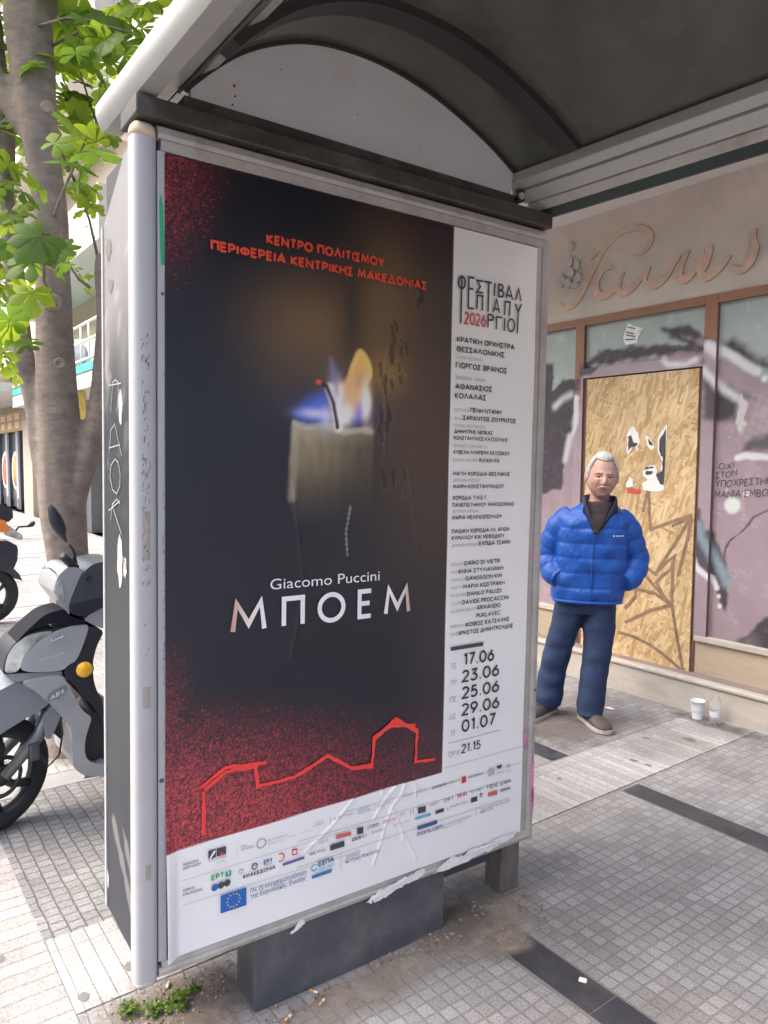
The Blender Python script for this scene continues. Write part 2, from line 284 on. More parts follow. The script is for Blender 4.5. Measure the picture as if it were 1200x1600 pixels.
# ---- measured tables: poster print positions in metres on the poster plane ----
POSTER_TEXT=[
('ΚΕΝΤΡΟ ΠΟΛΙΤΙΣΜΟΥ', 0.0169, 0.3858, 2.1173, 0.0264, 'r', 0.2),
('ΠΕΡΙΦΕΡΕΙΑ ΚΕΝΤΡΙΚΗΣ ΜΑΚΕΔΟΝΙΑΣ', -0.1359, 0.5438, 2.0737, 0.0264, 'r', 0.2),
('ΚΡΑΤΙΚΗ ΟΡΧΗΣΤΡΑ', 0.6699, 0.9165, 1.9331, 0.0179, 'k', 0.15),
('ΘΕΣΣΑΛΟΝΙΚΗΣ', 0.6697, 0.8726, 1.9034, 0.018, 'k', 0.15),
('ΜΟΥΣΙΚΗ ΔΙΕΥΘΥΝΣΗ', 0.6676, 0.7771, 1.8813, 0.0098, 'g', 0.1),
('ΓΙΩΡΓΟΣ ΒΡΑΝΟΣ', 0.6684, 0.8853, 1.8527, 0.0179, 'k', 0.15),
('ΣΚΗΝΟΘΕΣΙΑ - ΣΚΗΝΙΚΑ', 0.6676, 0.7921, 1.8173, 0.0114, 'g', 0.1),
('ΑΘΑΝΑΣΙΟΣ', 0.6684, 0.8213, 1.787, 0.018, 'k', 0.15),
('ΚΟΛΑΛΑΣ', 0.6673, 0.7962, 1.7578, 0.018, 'k', 0.15),
('ΚΟΣΤΟΥΜΙΑ', 0.6654, 0.7264, 1.717, 0.009, 'g', 0.1),
('ΠΕΝΗ ΝΤΑΝΗ', 0.7325, 0.8644, 1.7163, 0.0153, 'k', 0.15),
('ΦΩΤΑ', 0.6662, 0.6971, 1.6904, 0.0097, 'g', 0.1),
('ΣΑΡΑΝΤΟΣ ΖΟΥΡΝΤΟΣ', 0.7031, 0.9333, 1.6907, 0.0152, 'k', 0.15),
('ΜΟΥΣΙΚΗ ΠΡΟΕΤΟΙΜΑΣΙΑ', 0.6669, 0.7959, 1.6677, 0.0097, 'g', 0.1),
('ΔΗΜΗΤΡΗΣ ΝΕΠΚΑΣ', 0.6674, 0.8283, 1.648, 0.0128, 'k', 0.15),
('ΚΩΝΣΤΑΝΤΙΝΟΣ ΚΑΤΣΟΥΛΗΣ', 0.6665, 0.8968, 1.6277, 0.0121, 'k', 0.15),
('ΒΟΗΘΟΣ ΣΚΗΝΟΘΕΤΗ', 0.666, 0.8057, 1.604, 0.01, 'g', 0.1),
('ΚΥΒΕΛΗ ΛΥΜΠΕΡΗ ΧΑΤΖΩΚΟΥ', 0.6666, 0.9086, 1.5825, 0.0127, 'k', 0.15),
('ΒΟΗΘΟΣ ΜΑΕΣΤΡΟΥ', 0.6653, 0.7696, 1.5586, 0.0101, 'g', 0.1),
('RUIJUN MA', 0.7755, 0.8627, 1.5578, 0.0131, 'k', 0.15),
('ΜΙΚΤΗ ΧΟΡΩΔΙΑ ΘΕΣ/ΝΙΚΗΣ', 0.6667, 0.9112, 1.5141, 0.0128, 'k', 0.15),
('ΔΙΕΥΘΥΝΣΗ ΧΟΡΩΔΙΑΣ', 0.6665, 0.7796, 1.4943, 0.0101, 'g', 0.1),
('ΜΑΙΡΗ ΚΩΝΣΤΑΝΤΙΝΙΔΟΥ', 0.6679, 0.8863, 1.4733, 0.0128, 'k', 0.15),
('ΧΟΡΩΔΙΑ Τ.Μ.Ε.Τ.', 0.6678, 0.8122, 1.4363, 0.0135, 'k', 0.15),
('ΠΑΝΕΠΙΣΤΗΜΙΟΥ ΜΑΚΕΔΟΝΙΑΣ', 0.6664, 0.935, 1.4139, 0.0129, 'k', 0.15),
('ΔΙΕΥΘΥΝΣΗ ΧΟΡΩΔΙΑΣ', 0.6662, 0.7787, 1.3952, 0.0101, 'g', 0.1),
('ΜΑΡΙΑ ΜΕΛΙΓΚΟΠΟΥΛΟΥ', 0.6668, 0.8799, 1.3729, 0.0136, 'k', 0.15),
('ΠΑΙΔΙΚΗ ΧΟΡΩΔΙΑ Ι.Ν. ΑΓΙΩΝ', 0.6669, 0.9159, 1.3291, 0.0136, 'k', 0.15),
('ΚΥΡΙΛΛΟΥ ΚΑΙ ΜΕΘΟΔΙΟΥ', 0.6676, 0.8937, 1.3076, 0.0136, 'k', 0.15),
('ΔΙΕΥΘΥΝΣΗ ΧΟΡΩΔΙΑΣ', 0.6674, 0.7786, 1.2853, 0.0102, 'g', 0.1),
('ΕΛΠΙΔΑ ΤΣΑΜΗ', 0.7845, 0.9207, 1.2849, 0.0146, 'k', 0.15),
('RODOLFO', 0.6665, 0.7175, 1.224, 0.0103, 'g', 0.1),
('DARIO DI VIETRI', 0.7228, 0.8779, 1.2235, 0.0145, 'k', 0.15),
('MIMI', 0.666, 0.6932, 1.1991, 0.0103, 'g', 0.1),
('ΑΝΝΑ ΣΤΥΛΙΑΝΑΚΗ', 0.6968, 0.892, 1.1981, 0.0144, 'k', 0.15),
('MARCELLO', 0.6667, 0.7243, 1.1739, 0.0103, 'g', 0.1),
('GANGSOON KIM', 0.7293, 0.8872, 1.173, 0.0145, 'k', 0.15),
('MUSETTA', 0.6662, 0.717, 1.149, 0.0103, 'g', 0.1),
('ΜΑΡΙΑ ΚΩΣΤΡΑΚΗ', 0.7207, 0.9005, 1.1474, 0.0145, 'k', 0.15),
('SCHAUNARD', 0.667, 0.7317, 1.1235, 0.0104, 'g', 0.1),
('DANILO PALUDI', 0.737, 0.8882, 1.1219, 0.0146, 'k', 0.15),
('COLLINE', 0.6677, 0.7133, 1.0975, 0.0103, 'g', 0.1),
('DAVIDE PROCACCINI', 0.7182, 0.9215, 1.0959, 0.0146, 'k', 0.15),
('ALCINDORO/BENOIT', 0.6685, 0.7731, 1.0722, 0.0104, 'g', 0.1),
('ARMANDO', 0.7802, 0.8847, 1.0722, 0.0148, 'k', 0.15),
('PUKLAVEC', 0.7802, 0.8865, 1.0466, 0.0148, 'k', 0.15),
('PARPIGNOL', 0.6683, 0.7258, 1.0232, 0.0104, 'g', 0.1),
('ΦΟΙΒΟΣ ΚΑΤΣΑΛΗΣ', 0.7319, 0.9275, 1.0207, 0.0147, 'k', 0.15),
('ΝΟΤΗΣ', 0.6687, 0.7001, 0.997, 0.0104, 'g', 0.1),
('ΧΡΗΣΤΟΣ ΔΗΜΗΤΡΟΥΔΗΣ', 0.7041, 0.9456, 0.9957, 0.0146, 'k', 0.15),
('17.06', 0.7319, 0.8604, 0.8924, 0.0417, 'k', 0.125),
('23.06', 0.7265, 0.8852, 0.837, 0.0418, 'k', 0.125),
('25.06', 0.7282, 0.8872, 0.7814, 0.042, 'k', 0.125),
('29.06', 0.7287, 0.8893, 0.7251, 0.0421, 'k', 0.125),
('01.07', 0.7304, 0.8736, 0.6696, 0.0423, 'k', 0.125),
('ΤΕ', 0.675, 0.6972, 0.8904, 0.0175, 'g', 0.1),
('ΤΡ', 0.6758, 0.6989, 0.8344, 0.0175, 'g', 0.1),
('ΠΕ', 0.6742, 0.7005, 0.7794, 0.0176, 'g', 0.1),
('ΔΕ', 0.6738, 0.701, 0.723, 0.0177, 'g', 0.1),
('ΤΕ', 0.6786, 0.7006, 0.6679, 0.0177, 'g', 0.1),
('ΩΡΑ', 0.6742, 0.7191, 0.5984, 0.0178, 'g', 0.1),
('21.15', 0.7297, 0.8094, 0.5996, 0.0311, 'k', 0.14),
('ΠΑΡΑΓΩΓΗ-', -0.209, -0.1668, 0.4983, 0.0073, 'k', 0.13),
('ΔΙΟΡΓΑΝΩΣΗ', -0.209, -0.1624, 0.4884, 0.0074, 'k', 0.13),
('ΥΠΟ', -0.0497, -0.0333, 0.5004, 0.0072, 'g', 0.13),
('ΤΗΝ ΑΙΓΙΔΑ', -0.0497, -0.012, 0.4923, 0.0072, 'g', 0.14),
('ΧΟΡΗΓΟΙ', -0.209, -0.1797, 0.4288, 0.0073, 'k', 0.13),
('ΕΠΙΚΟΙΝΩΝΙΑΣ', -0.2089, -0.157, 0.4176, 0.0073, 'k', 0.13),
('EPT', -0.1305, -0.0977, 0.435, 0.015, 'green', 0.24),
('EPT', 0.0206, 0.045, 0.4345, 0.012, 'navy', 0.22),
('#ΜΑΚΕΔΟΝΙΑ', -0.0422, 0.054, 0.4124, 0.0109, 'k', 0.2),
('ΕΣΠΑ', 0.194, 0.2442, 0.3768, 0.0155, 'navy', 0.22),
('2021-2027', 0.1942, 0.2456, 0.363, 0.0097, 'cyan', 0.14),
('EUROBANK', 0.6098, 0.6676, 0.5074, 0.0088, 'k', 0.16),
('CONNECTS', 0.6727, 0.7245, 0.5085, 0.0075, 'g', 0.14),
('AEGEAN', 0.7614, 0.8263, 0.5077, 0.0091, 'navy', 0.16),
('SKAI', 0.7148, 0.7543, 0.4524, 0.0153, 'red', 0.2),
]
POSTER_SOFT=[
('Giacomo Puccini', 0.0327, 0.391, 1.1999, 0.0295, 'white'),
('Με τη συγχρηματοδότηση', -0.0198, 0.1536, 0.367, 0.0128, 'navy'),
('της Ευρωпαϊκής Ένωσης', -0.0196, 0.1527, 0.3493, 0.0128, 'navy'),
('Πρόγραμμα', 0.2874, 0.3367, 0.3731, 0.0094, 'g'),
('Κεντρική Μακεδονία', 0.2869, 0.4058, 0.3586, 0.0113, 'navy'),
('more.com', 0.5512, 0.6555, 0.3677, 0.0188, 'purple'),
]
TITLE=[('M', -0.081, 1.0865, 0.0221, 1.1679), ('Π', 0.0686, 1.0874, 0.1389, 1.1782), ('O', 0.181, 1.0913, 0.272, 1.1766), ('E', 0.3153, 1.0904, 0.3673, 1.1798), ('M', 0.4094, 1.0912, 0.5069, 1.1752)]
LOGO=[[(0.6973, 2.1206), (0.6969, 2.1148), (0.6951, 2.1094), (0.6923, 2.1049), (0.6886, 2.1017), (0.6845, 2.1002), (0.6804, 2.1005), (0.6766, 2.1026), (0.6735, 2.1062), (0.6715, 2.111), (0.6707, 2.1165), (0.6712, 2.1223), (0.6729, 2.1277), (0.6757, 2.1322), (0.6793, 2.1353), (0.6834, 2.1369), (0.6876, 2.1366), (0.6914, 2.1346), (0.6944, 2.131), (0.6965, 2.1262), (0.6973, 2.1206)], [(0.6833, 2.1407), (0.6831, 1.9923)], [(0.7343, 2.1397), (0.7118, 2.1395), (0.7121, 2.044), (0.735, 2.0443)], [(0.7122, 2.1043), (0.7306, 2.1051)], [(0.7718, 2.1358), (0.7466, 2.1343), (0.7602, 2.1179), (0.7462, 2.0981), (0.7731, 2.0989)], [(0.7743, 2.1361), (0.8091, 2.1365)], [(0.7966, 2.1356), (0.7956, 2.0428)], [(0.8224, 2.1379), (0.8214, 2.0966)], [(0.8393, 2.138), (0.8391, 2.0954)], [(0.8393, 2.1368), (0.8547, 2.1354), (0.8592, 2.1295), (0.8552, 2.1218), (0.8392, 2.1176)], [(0.8392, 2.117), (0.8571, 2.1165), (0.8625, 2.1092), (0.8577, 2.0992), (0.8391, 2.0972)], [(0.872, 2.0957), (0.8847, 2.1364), (0.9024, 2.0952)], [(0.8764, 2.1062), (0.8972, 2.106)], [(0.9146, 2.0959), (0.9285, 2.1344), (0.9407, 2.0957)], [(0.7471, 2.0444), (0.7481, 2.0881), (0.7709, 2.0889), (0.77, 2.0428)], [(0.8173, 2.0443), (0.8306, 2.0868), (0.846, 2.0449)], [(0.8215, 2.0563), (0.8414, 2.0555)], [(0.8676, 2.0415), (0.8685, 2.0852), (0.891, 2.0855), (0.8891, 2.0423)], [(0.9137, 2.0848), (0.9288, 2.0587), (0.9428, 2.0872)], [(0.9288, 2.0594), (0.9271, 1.9889)], [(0.7953, 1.9924), (0.7959, 2.0354)], [(0.7959, 2.0342), (0.8127, 2.0339), (0.8188, 2.0273), (0.8132, 2.0179), (0.7957, 2.017)], [(0.8314, 1.9904), (0.833, 2.0315), (0.8559, 2.0313)], [(0.8673, 1.9896), (0.8679, 2.0312)], [(0.9125, 2.0138), (0.912, 2.0075), (0.9101, 2.0016), (0.907, 1.9968), (0.903, 1.9935), (0.8984, 1.992), (0.8938, 1.9924), (0.8896, 1.9948), (0.8862, 1.9988), (0.8839, 2.0042), (0.883, 2.0102), (0.8834, 2.0165), (0.8853, 2.0223), (0.8884, 2.0271), (0.8924, 2.0305), (0.8969, 2.032), (0.9015, 2.0316), (0.9057, 2.0293), (0.9092, 2.0252), (0.9115, 2.0199), (0.9125, 2.0138)]]
LOGO_YEAR=[('2026', 0.699, 0.7857, 1.9918, 0.0404, 'red', 0.12)]
FILLS=[
([(0.6721, 0.9623), (0.8122, 0.9624), (0.8126, 0.949), (0.6725, 0.9497)], 'k2'),
([(0.6712, 0.6462), (0.9009, 0.6474), (0.901, 0.6454), (0.6713, 0.6443)], 'g'),
([(0.6582, 0.5676), (1.0115, 0.5681), (1.0116, 0.5663), (0.6583, 0.5657)], 'lg'),
([(-0.209, 0.4602), (0.338, 0.4594), (0.3381, 0.4579), (-0.209, 0.4589)], 'lg'),
([(-0.2089, 0.3937), (0.3394, 0.3832), (0.3394, 0.3817), (-0.2089, 0.3924)], 'lg'),
([(0.2815, 0.5175), (1.0099, 0.5101), (1.01, 0.5086), (0.2815, 0.5156)], 'lg'),
([(0.1214, 0.4708), (0.953, 0.4615), (0.9531, 0.4593), (0.1214, 0.469)], 'lg'),
([(0.1222, 0.3952), (0.9554, 0.397), (0.9555, 0.3948), (0.1222, 0.3934)], 'lg'),
([(-0.1405, 0.5189), (-0.1196, 0.5195), (-0.1196, 0.4961), (-0.1405, 0.4947)], 'k2'),
([(-0.1174, 0.5189), (-0.0912, 0.5185), (-0.0911, 0.4972), (-0.1173, 0.4963)], 'k2'),
([(-0.1396, 0.4954), (-0.125, 0.5166), (-0.1196, 0.5129), (-0.1343, 0.4956)], 'w'),
([(-0.1101, 0.4965), (-0.1048, 0.5055), (-0.0993, 0.5031), (-0.0948, 0.4965)], 'red'),
([(-0.059, 0.5081), (-0.0581, 0.5083), (-0.058, 0.4796), (-0.0589, 0.4794)], 'lg'),
([(0.2308, 0.5159), (0.2318, 0.5161), (0.2322, 0.4894), (0.2312, 0.4892)], 'lg'),
([(0.2681, 0.3986), (0.2698, 0.3986), (0.2707, 0.3423), (0.269, 0.3423)], 'lg'),
([(-0.0923, 0.4468), (-0.0763, 0.4478), (-0.0762, 0.4325), (-0.0922, 0.4321)], 'green'),
([(0.1073, 0.4522), (0.1231, 0.452), (0.1233, 0.434), (0.1075, 0.4339)], 'red'),
([(0.1109, 0.447), (0.1201, 0.4472), (0.1202, 0.4382), (0.111, 0.4375)], 'w'),
([(-0.1057, 0.3855), (-0.0317, 0.3858), (-0.0314, 0.3351), (-0.1055, 0.3359)], 'eu'),
([(0.172, 0.3557), (0.2402, 0.3559), (0.2365, 0.3453), (0.1722, 0.3456)], 'eu2'),
([(0.0779, 0.4196), (0.1467, 0.4211), (0.1467, 0.4134), (0.0779, 0.4121)], 'purple'),
([(0.0206, 0.4329), (0.045, 0.4325), (0.045, 0.4307), (0.0206, 0.431)], 'cyan'),
([(0.2524, 0.4547), (0.3038, 0.4519), (0.304, 0.4393), (0.2526, 0.4416)], 'red2'),
([(0.3245, 0.4557), (0.347, 0.4548), (0.3474, 0.4344), (0.3249, 0.4355)], 'k2'),
([(0.232, 0.4289), (0.2808, 0.4295), (0.281, 0.412), (0.2323, 0.4122)], 'k2'),
([(0.553, 0.461), (0.5839, 0.4599), (0.5844, 0.4397), (0.5535, 0.441)], 'k2'),
([(0.5416, 0.4321), (0.6052, 0.4304), (0.6054, 0.4216), (0.5419, 0.4234)], 'cyan'),
([(0.6242, 0.433), (0.6587, 0.4338), (0.659, 0.4214), (0.6246, 0.4207)], 'k2'),
([(0.5529, 0.4006), (0.6326, 0.4004), (0.633, 0.3874), (0.5532, 0.3878)], 'navy'),
([(0.732, 0.5203), (0.7504, 0.5203), (0.7511, 0.498), (0.7326, 0.4981)], 'red'),
([(0.8526, 0.4376), (0.8947, 0.4376), (0.8952, 0.4217), (0.8531, 0.4233)], 'red2'),
([(0.7752, 0.438), (0.8031, 0.4382), (0.8037, 0.4212), (0.7758, 0.4211)], 'k2'),
([(0.9089, 0.4356), (0.956, 0.4347), (0.9563, 0.4259), (0.9093, 0.4262)], 'g'),
([(0.908, 0.4603), (0.9204, 0.4603), (0.9208, 0.4487), (0.9085, 0.4487)], 'greeng'),
([(0.9243, 0.4594), (0.9579, 0.4604), (0.9582, 0.4516), (0.9245, 0.4514)], 'g'),
([(0.8869, 0.5223), (0.9143, 0.5235), (0.9108, 0.5142), (0.9015, 0.5105), (0.891, 0.5142)], 'k2'),
([(0.8516, 0.5201), (0.8767, 0.5209), (0.8776, 0.4958), (0.8524, 0.4958)], 'lg'),
([(0.9365, 0.5158), (0.9529, 0.5165), (0.9533, 0.5063), (0.9369, 0.5056)], 'lg'),
([(0.3863, 0.5131), (0.3878, 0.5133), (0.3882, 0.4916), (0.3867, 0.4913)], 'lg'),
([(0.5475, 0.5193), (0.5491, 0.5195), (0.5498, 0.4943), (0.5482, 0.494)], 'lg'),
([(0.7989, 0.4013), (0.8007, 0.4015), (0.8017, 0.371), (0.7999, 0.3708)], 'lg'),
([(0.2315, 0.5149), (0.2328, 0.5152), (0.2332, 0.493), (0.2318, 0.4928)], 'lg'),
([(0.3279, 0.5088), (0.362, 0.5122), (0.377, 0.4983), (0.3259, 0.4968)], 'pblue'),
]
SQUIGGLE=[
(0.0298, 0.0931, 0.498, 0.0042, 'g'),
(0.0299, 0.1186, 0.4907, 0.0037, 'lg'),
(0.0313, 0.0807, 0.4859, 0.0032, 'lg'),
(-0.1404, -0.0911, 0.4902, 0.0043, 'k'),
(-0.1182, -0.0933, 0.4801, 0.0031, 'lg'),
(-0.1181, -0.0933, 0.4757, 0.0031, 'lg'),
(0.179, 0.2088, 0.5103, 0.0033, 'lg'),
(0.1791, 0.2088, 0.5055, 0.0034, 'lg'),
(0.1792, 0.2089, 0.5008, 0.0034, 'lg'),
(0.1365, 0.173, 0.4913, 0.0038, 'lg'),
(0.2413, 0.31, 0.5029, 0.0073, 'g'),
(0.1268, 0.1815, 0.443, 0.0043, 'lg'),
(0.1947, 0.2302, 0.4441, 0.0096, 'g'),
(0.1634, 0.2165, 0.418, 0.0076, 'k'),
(0.3074, 0.3387, 0.4204, 0.009, 'k'),
(0.3611, 0.4079, 0.4423, 0.0115, 'k'),
(0.4207, 0.4704, 0.4441, 0.0103, 'red'),
(0.3093, 0.3637, 0.421, 0.01, 'k'),
(0.3799, 0.4309, 0.4242, 0.0077, 'navy'),
(0.46, 0.5203, 0.4245, 0.0078, 'pnavy'),
(0.3969, 0.456, 0.5048, 0.0057, 'g'),
(0.397, 0.4294, 0.499, 0.0052, 'g'),
(0.5542, 0.5867, 0.5092, 0.0066, 'g'),
(0.6005, 0.6421, 0.4529, 0.0081, 'g'),
(0.6607, 0.6974, 0.4529, 0.011, 'k'),
(0.7738, 0.8262, 0.4558, 0.0077, 'k'),
(0.8447, 0.896, 0.4526, 0.0143, 'k'),
(0.6854, 0.764, 0.4266, 0.0083, 'g'),
(0.8161, 0.8335, 0.4305, 0.017, 'k'),
(0.4827, 0.5038, 0.4522, 0.0092, 'g'),
(0.5205, 0.5381, 0.4468, 0.0132, 'g'),
(0.6726, 0.6794, 0.4235, 0.0083, 'g'),
(0.6613, 0.7773, 0.3735, 0.0062, 'g'),
(0.6615, 0.7526, 0.3644, 0.0062, 'lg'),
(0.8177, 0.954, 0.3833, 0.0065, 'g'),
(0.818, 0.88, 0.3739, 0.0071, 'k'),
(0.8899, 0.923, 0.4937, 0.0072, 'g'),
(0.9326, 0.9567, 0.4923, 0.0066, 'lg'),
(0.8479, 0.8618, 0.4939, 0.0064, 'lg'),
(0.1736, 0.2071, 0.4998, 0.0049, 'lg'),
(0.4908, 0.5342, 0.508, 0.0091, 'lg'),
]
DOTS=[((-0.1224, 0.4135), 0.0095625, 'eu'), ((-0.1044, 0.4145), 0.0095625, 'k2'), ((-0.0871, 0.4153), 0.0095625, 'k2')]
RINGS=[((0.0119, 0.4968), 0.0129375, 0.0028125, 0, 360, 'g'), ((0.0712, 0.4397), 0.01125, 0.0033749999999999995, -120, 120, 'red'), ((-0.047, 0.4358), 0.006187499999999999, 0.00225, 0, 360, 'greeng'), ((-0.0078, 0.4377), 0.007875, 0.0028125, 0, 360, 'k'), ((0.1797, 0.3769), 0.009, 0.0039375, 40, 330, 'cyan'), ((-0.0471, 0.4439), 0.005062499999999999, 0.0016874999999999998, 200, 340, 'greeng'), ((-0.0079, 0.4477), 0.007875, 0.0016874999999999998, 200, 340, 'k')]
STARS=[(-0.0504, 0.3616), (-0.0528, 0.3525), (-0.0596, 0.3458), (-0.0689, 0.3434), (-0.0781, 0.3459), (-0.0849, 0.3524), (-0.0874, 0.3614), (-0.0849, 0.3704), (-0.0782, 0.3771), (-0.069, 0.3795), (-0.0598, 0.3772), (-0.0529, 0.3706)]
SKYLINE=[[(-0.1538, 0.5649), (-0.1541, 0.6828)], [(-0.1611, 0.6948), (-0.0957, 0.7337), (0.0256, 0.7216)], [(-0.1523, 0.6858), (-0.0921, 0.7224), (0.0007, 0.718)], [(0.0256, 0.7234), (-0.007, 0.7232), (-0.0008, 0.6607), (0.1112, 0.6605), (0.219, 0.6991), (0.3053, 0.6438), (0.374, 0.6327)], [(0.3741, 0.6287), (0.3817, 0.7165), (0.4543, 0.7587), (0.544, 0.7155), (0.539, 0.6132), (0.6189, 0.6045)], [(0.3747, 0.7199), (0.4401, 0.7472), (0.5361, 0.7314)], [(0.391, 0.7206), (0.4589, 0.7659), (0.5494, 0.7042)], [(0.3009, 0.6428), (0.3692, 0.6417)]]
CREASES=[[(0.3249, 0.5565), (0.2759, 0.5127), (0.2347, 0.4804), (0.1545, 0.4326)], [(0.4704, 0.5473), (0.4365, 0.5231), (0.3996, 0.481), (0.3888, 0.4647)], [(0.5054, 0.5521), (0.4906, 0.5165), (0.4601, 0.4915), (0.4307, 0.4344), (0.4166, 0.3866), (0.3878, 0.3241)], [(0.533, 0.5589), (0.5473, 0.5292), (0.5463, 0.503)], [(0.4605, 0.4719), (0.4931, 0.4047), (0.5262, 0.3428), (0.5514, 0.2956)], [(0.4974, 0.3904), (0.4994, 0.3701)], [(0.4206, 0.559), (0.4173, 0.5342)]]
TAGS=[[(-2.971, 1.401), (-3.006, 1.215)], [(-2.971, 1.401), (-2.958, 1.211), (-2.942, 1.102), (-2.769, 1.173), (-2.645, 1.219)], [(-2.648, 1.213), (-2.722, 1.169), (-2.787, 1.136)], [(-2.651, 1.205), (-2.748, 1.039), (-2.838, 0.9), (-2.896, 0.802), (-2.985, 0.851)], [(-2.897, 0.805), (-2.814, 0.895), (-2.757, 0.941), (-2.779, 0.849), (-2.835, 0.806), (-2.885, 0.748), (-2.83, 0.668), (-2.772, 0.612)], [(-3.004, 0.814), (-2.897, 0.717), (-2.772, 0.612), (-2.924, 0.55), (-3.126, 0.431)], [(-2.771, 0.9), (-2.767, 0.612), (-2.706, 0.341), (-2.669, 0.188)], [(-2.648, 1.202), (-2.666, 1.089), (-2.692, 0.973), (-2.732, 0.809)], [(-3.177, 0.352), (-3.052, 0.345), (-2.915, 0.313), (-2.782, 0.252), (-2.669, 0.188)], [(-3.034, 0.712), (-3.053, 0.619), (-3.129, 0.531)], [(-2.772, 0.612), (-2.895, 0.673), (-3.038, 0.682)]]
TORN=[([(-3.151, 1.755), (-3.123, 1.799), (-3.097, 1.801), (-3.061, 1.746), (-3.049, 1.694), (-3.063, 1.672), (-3.07, 1.628), (-3.093, 1.695), (-3.112, 1.636), (-3.146, 1.609)], 'w'), ([(-3.143, 1.733), (-3.115, 1.742), (-3.1, 1.695), (-3.062, 1.679), (-3.089, 1.662), (-3.118, 1.658), (-3.138, 1.633)], 'k'), ([(-3.006, 1.737), (-2.979, 1.725), (-2.942, 1.685), (-2.933, 1.663), (-2.948, 1.634), (-2.977, 1.652), (-2.995, 1.693)], 'w'), ([(-2.989, 1.719), (-2.958, 1.692), (-2.944, 1.669), (-2.971, 1.675)], 'k'), ([(-2.91, 1.72), (-2.88, 1.77), (-2.853, 1.804), (-2.845, 1.801), (-2.854, 1.373), (-2.913, 1.359), (-3.013, 1.368), (-3.018, 1.415), (-2.95, 1.449), (-2.885, 1.476), (-2.872, 1.562), (-2.911, 1.634)], 'w'), ([(-2.897, 1.706), (-2.852, 1.783), (-2.855, 1.405), (-2.883, 1.411), (-2.918, 1.475), (-2.873, 1.498), (-2.866, 1.577), (-2.898, 1.634)], 'k'), ([(-3.013, 1.496), (-2.977, 1.53), (-2.92, 1.536), (-2.906, 1.497), (-2.925, 1.449), (-2.974, 1.438), (-3.01, 1.459)], 'w'), ([(-2.999, 1.521), (-2.936, 1.53), (-2.939, 1.516), (-2.998, 1.509)], 'k'), ([(-2.998, 1.491), (-2.938, 1.498), (-2.944, 1.475), (-2.987, 1.47)], 'k'), ([(-3.149, 1.403), (-3.119, 1.454), (-3.096, 1.439), (-3.091, 1.39), (-3.143, 1.378)], 'w'), ([(-3.138, 1.378), (-3.027, 1.37), (-3.026, 1.341), (-3.136, 1.342)], 'r')]
NOTICE=[([(-3.187, 2.517), (-3.145, 2.493), (-3.065, 2.467), (-3.069, 2.452), (-3.092, 2.431), (-3.109, 2.395), (-3.111, 2.373), (-3.206, 2.371), (-3.225, 2.425)], 'w'), ([(-3.096, 2.469), (-3.067, 2.462), (-3.092, 2.438), (-3.107, 2.445)], 'y')]
NOTICE_LINES=[[(-3.189, 2.492), (-3.126, 2.47), 0.0121], [(-3.2, 2.458), (-3.134, 2.437), 0.0121], [(-3.201, 2.439), (-3.124, 2.417), 0.0104], [(-3.205, 2.407), (-3.123, 2.399), 0.0104]]
WALL_TEXT=[('ΟΧΙ', -2.492, -2.396, 1.51, 1.522, 0.041), ('ΣΤΟΝ', -2.508, -2.377, 1.453, 1.477, 0.041), ('ΥΠΟΧΡΕΣΤΗΗΣ', -2.509, -2.128, 1.399, 1.433, 0.046), ('ΜΑΝΙΑ ΕΜΒΟΛ', -2.511, -2.143, 1.333, 1.362, 0.046)]
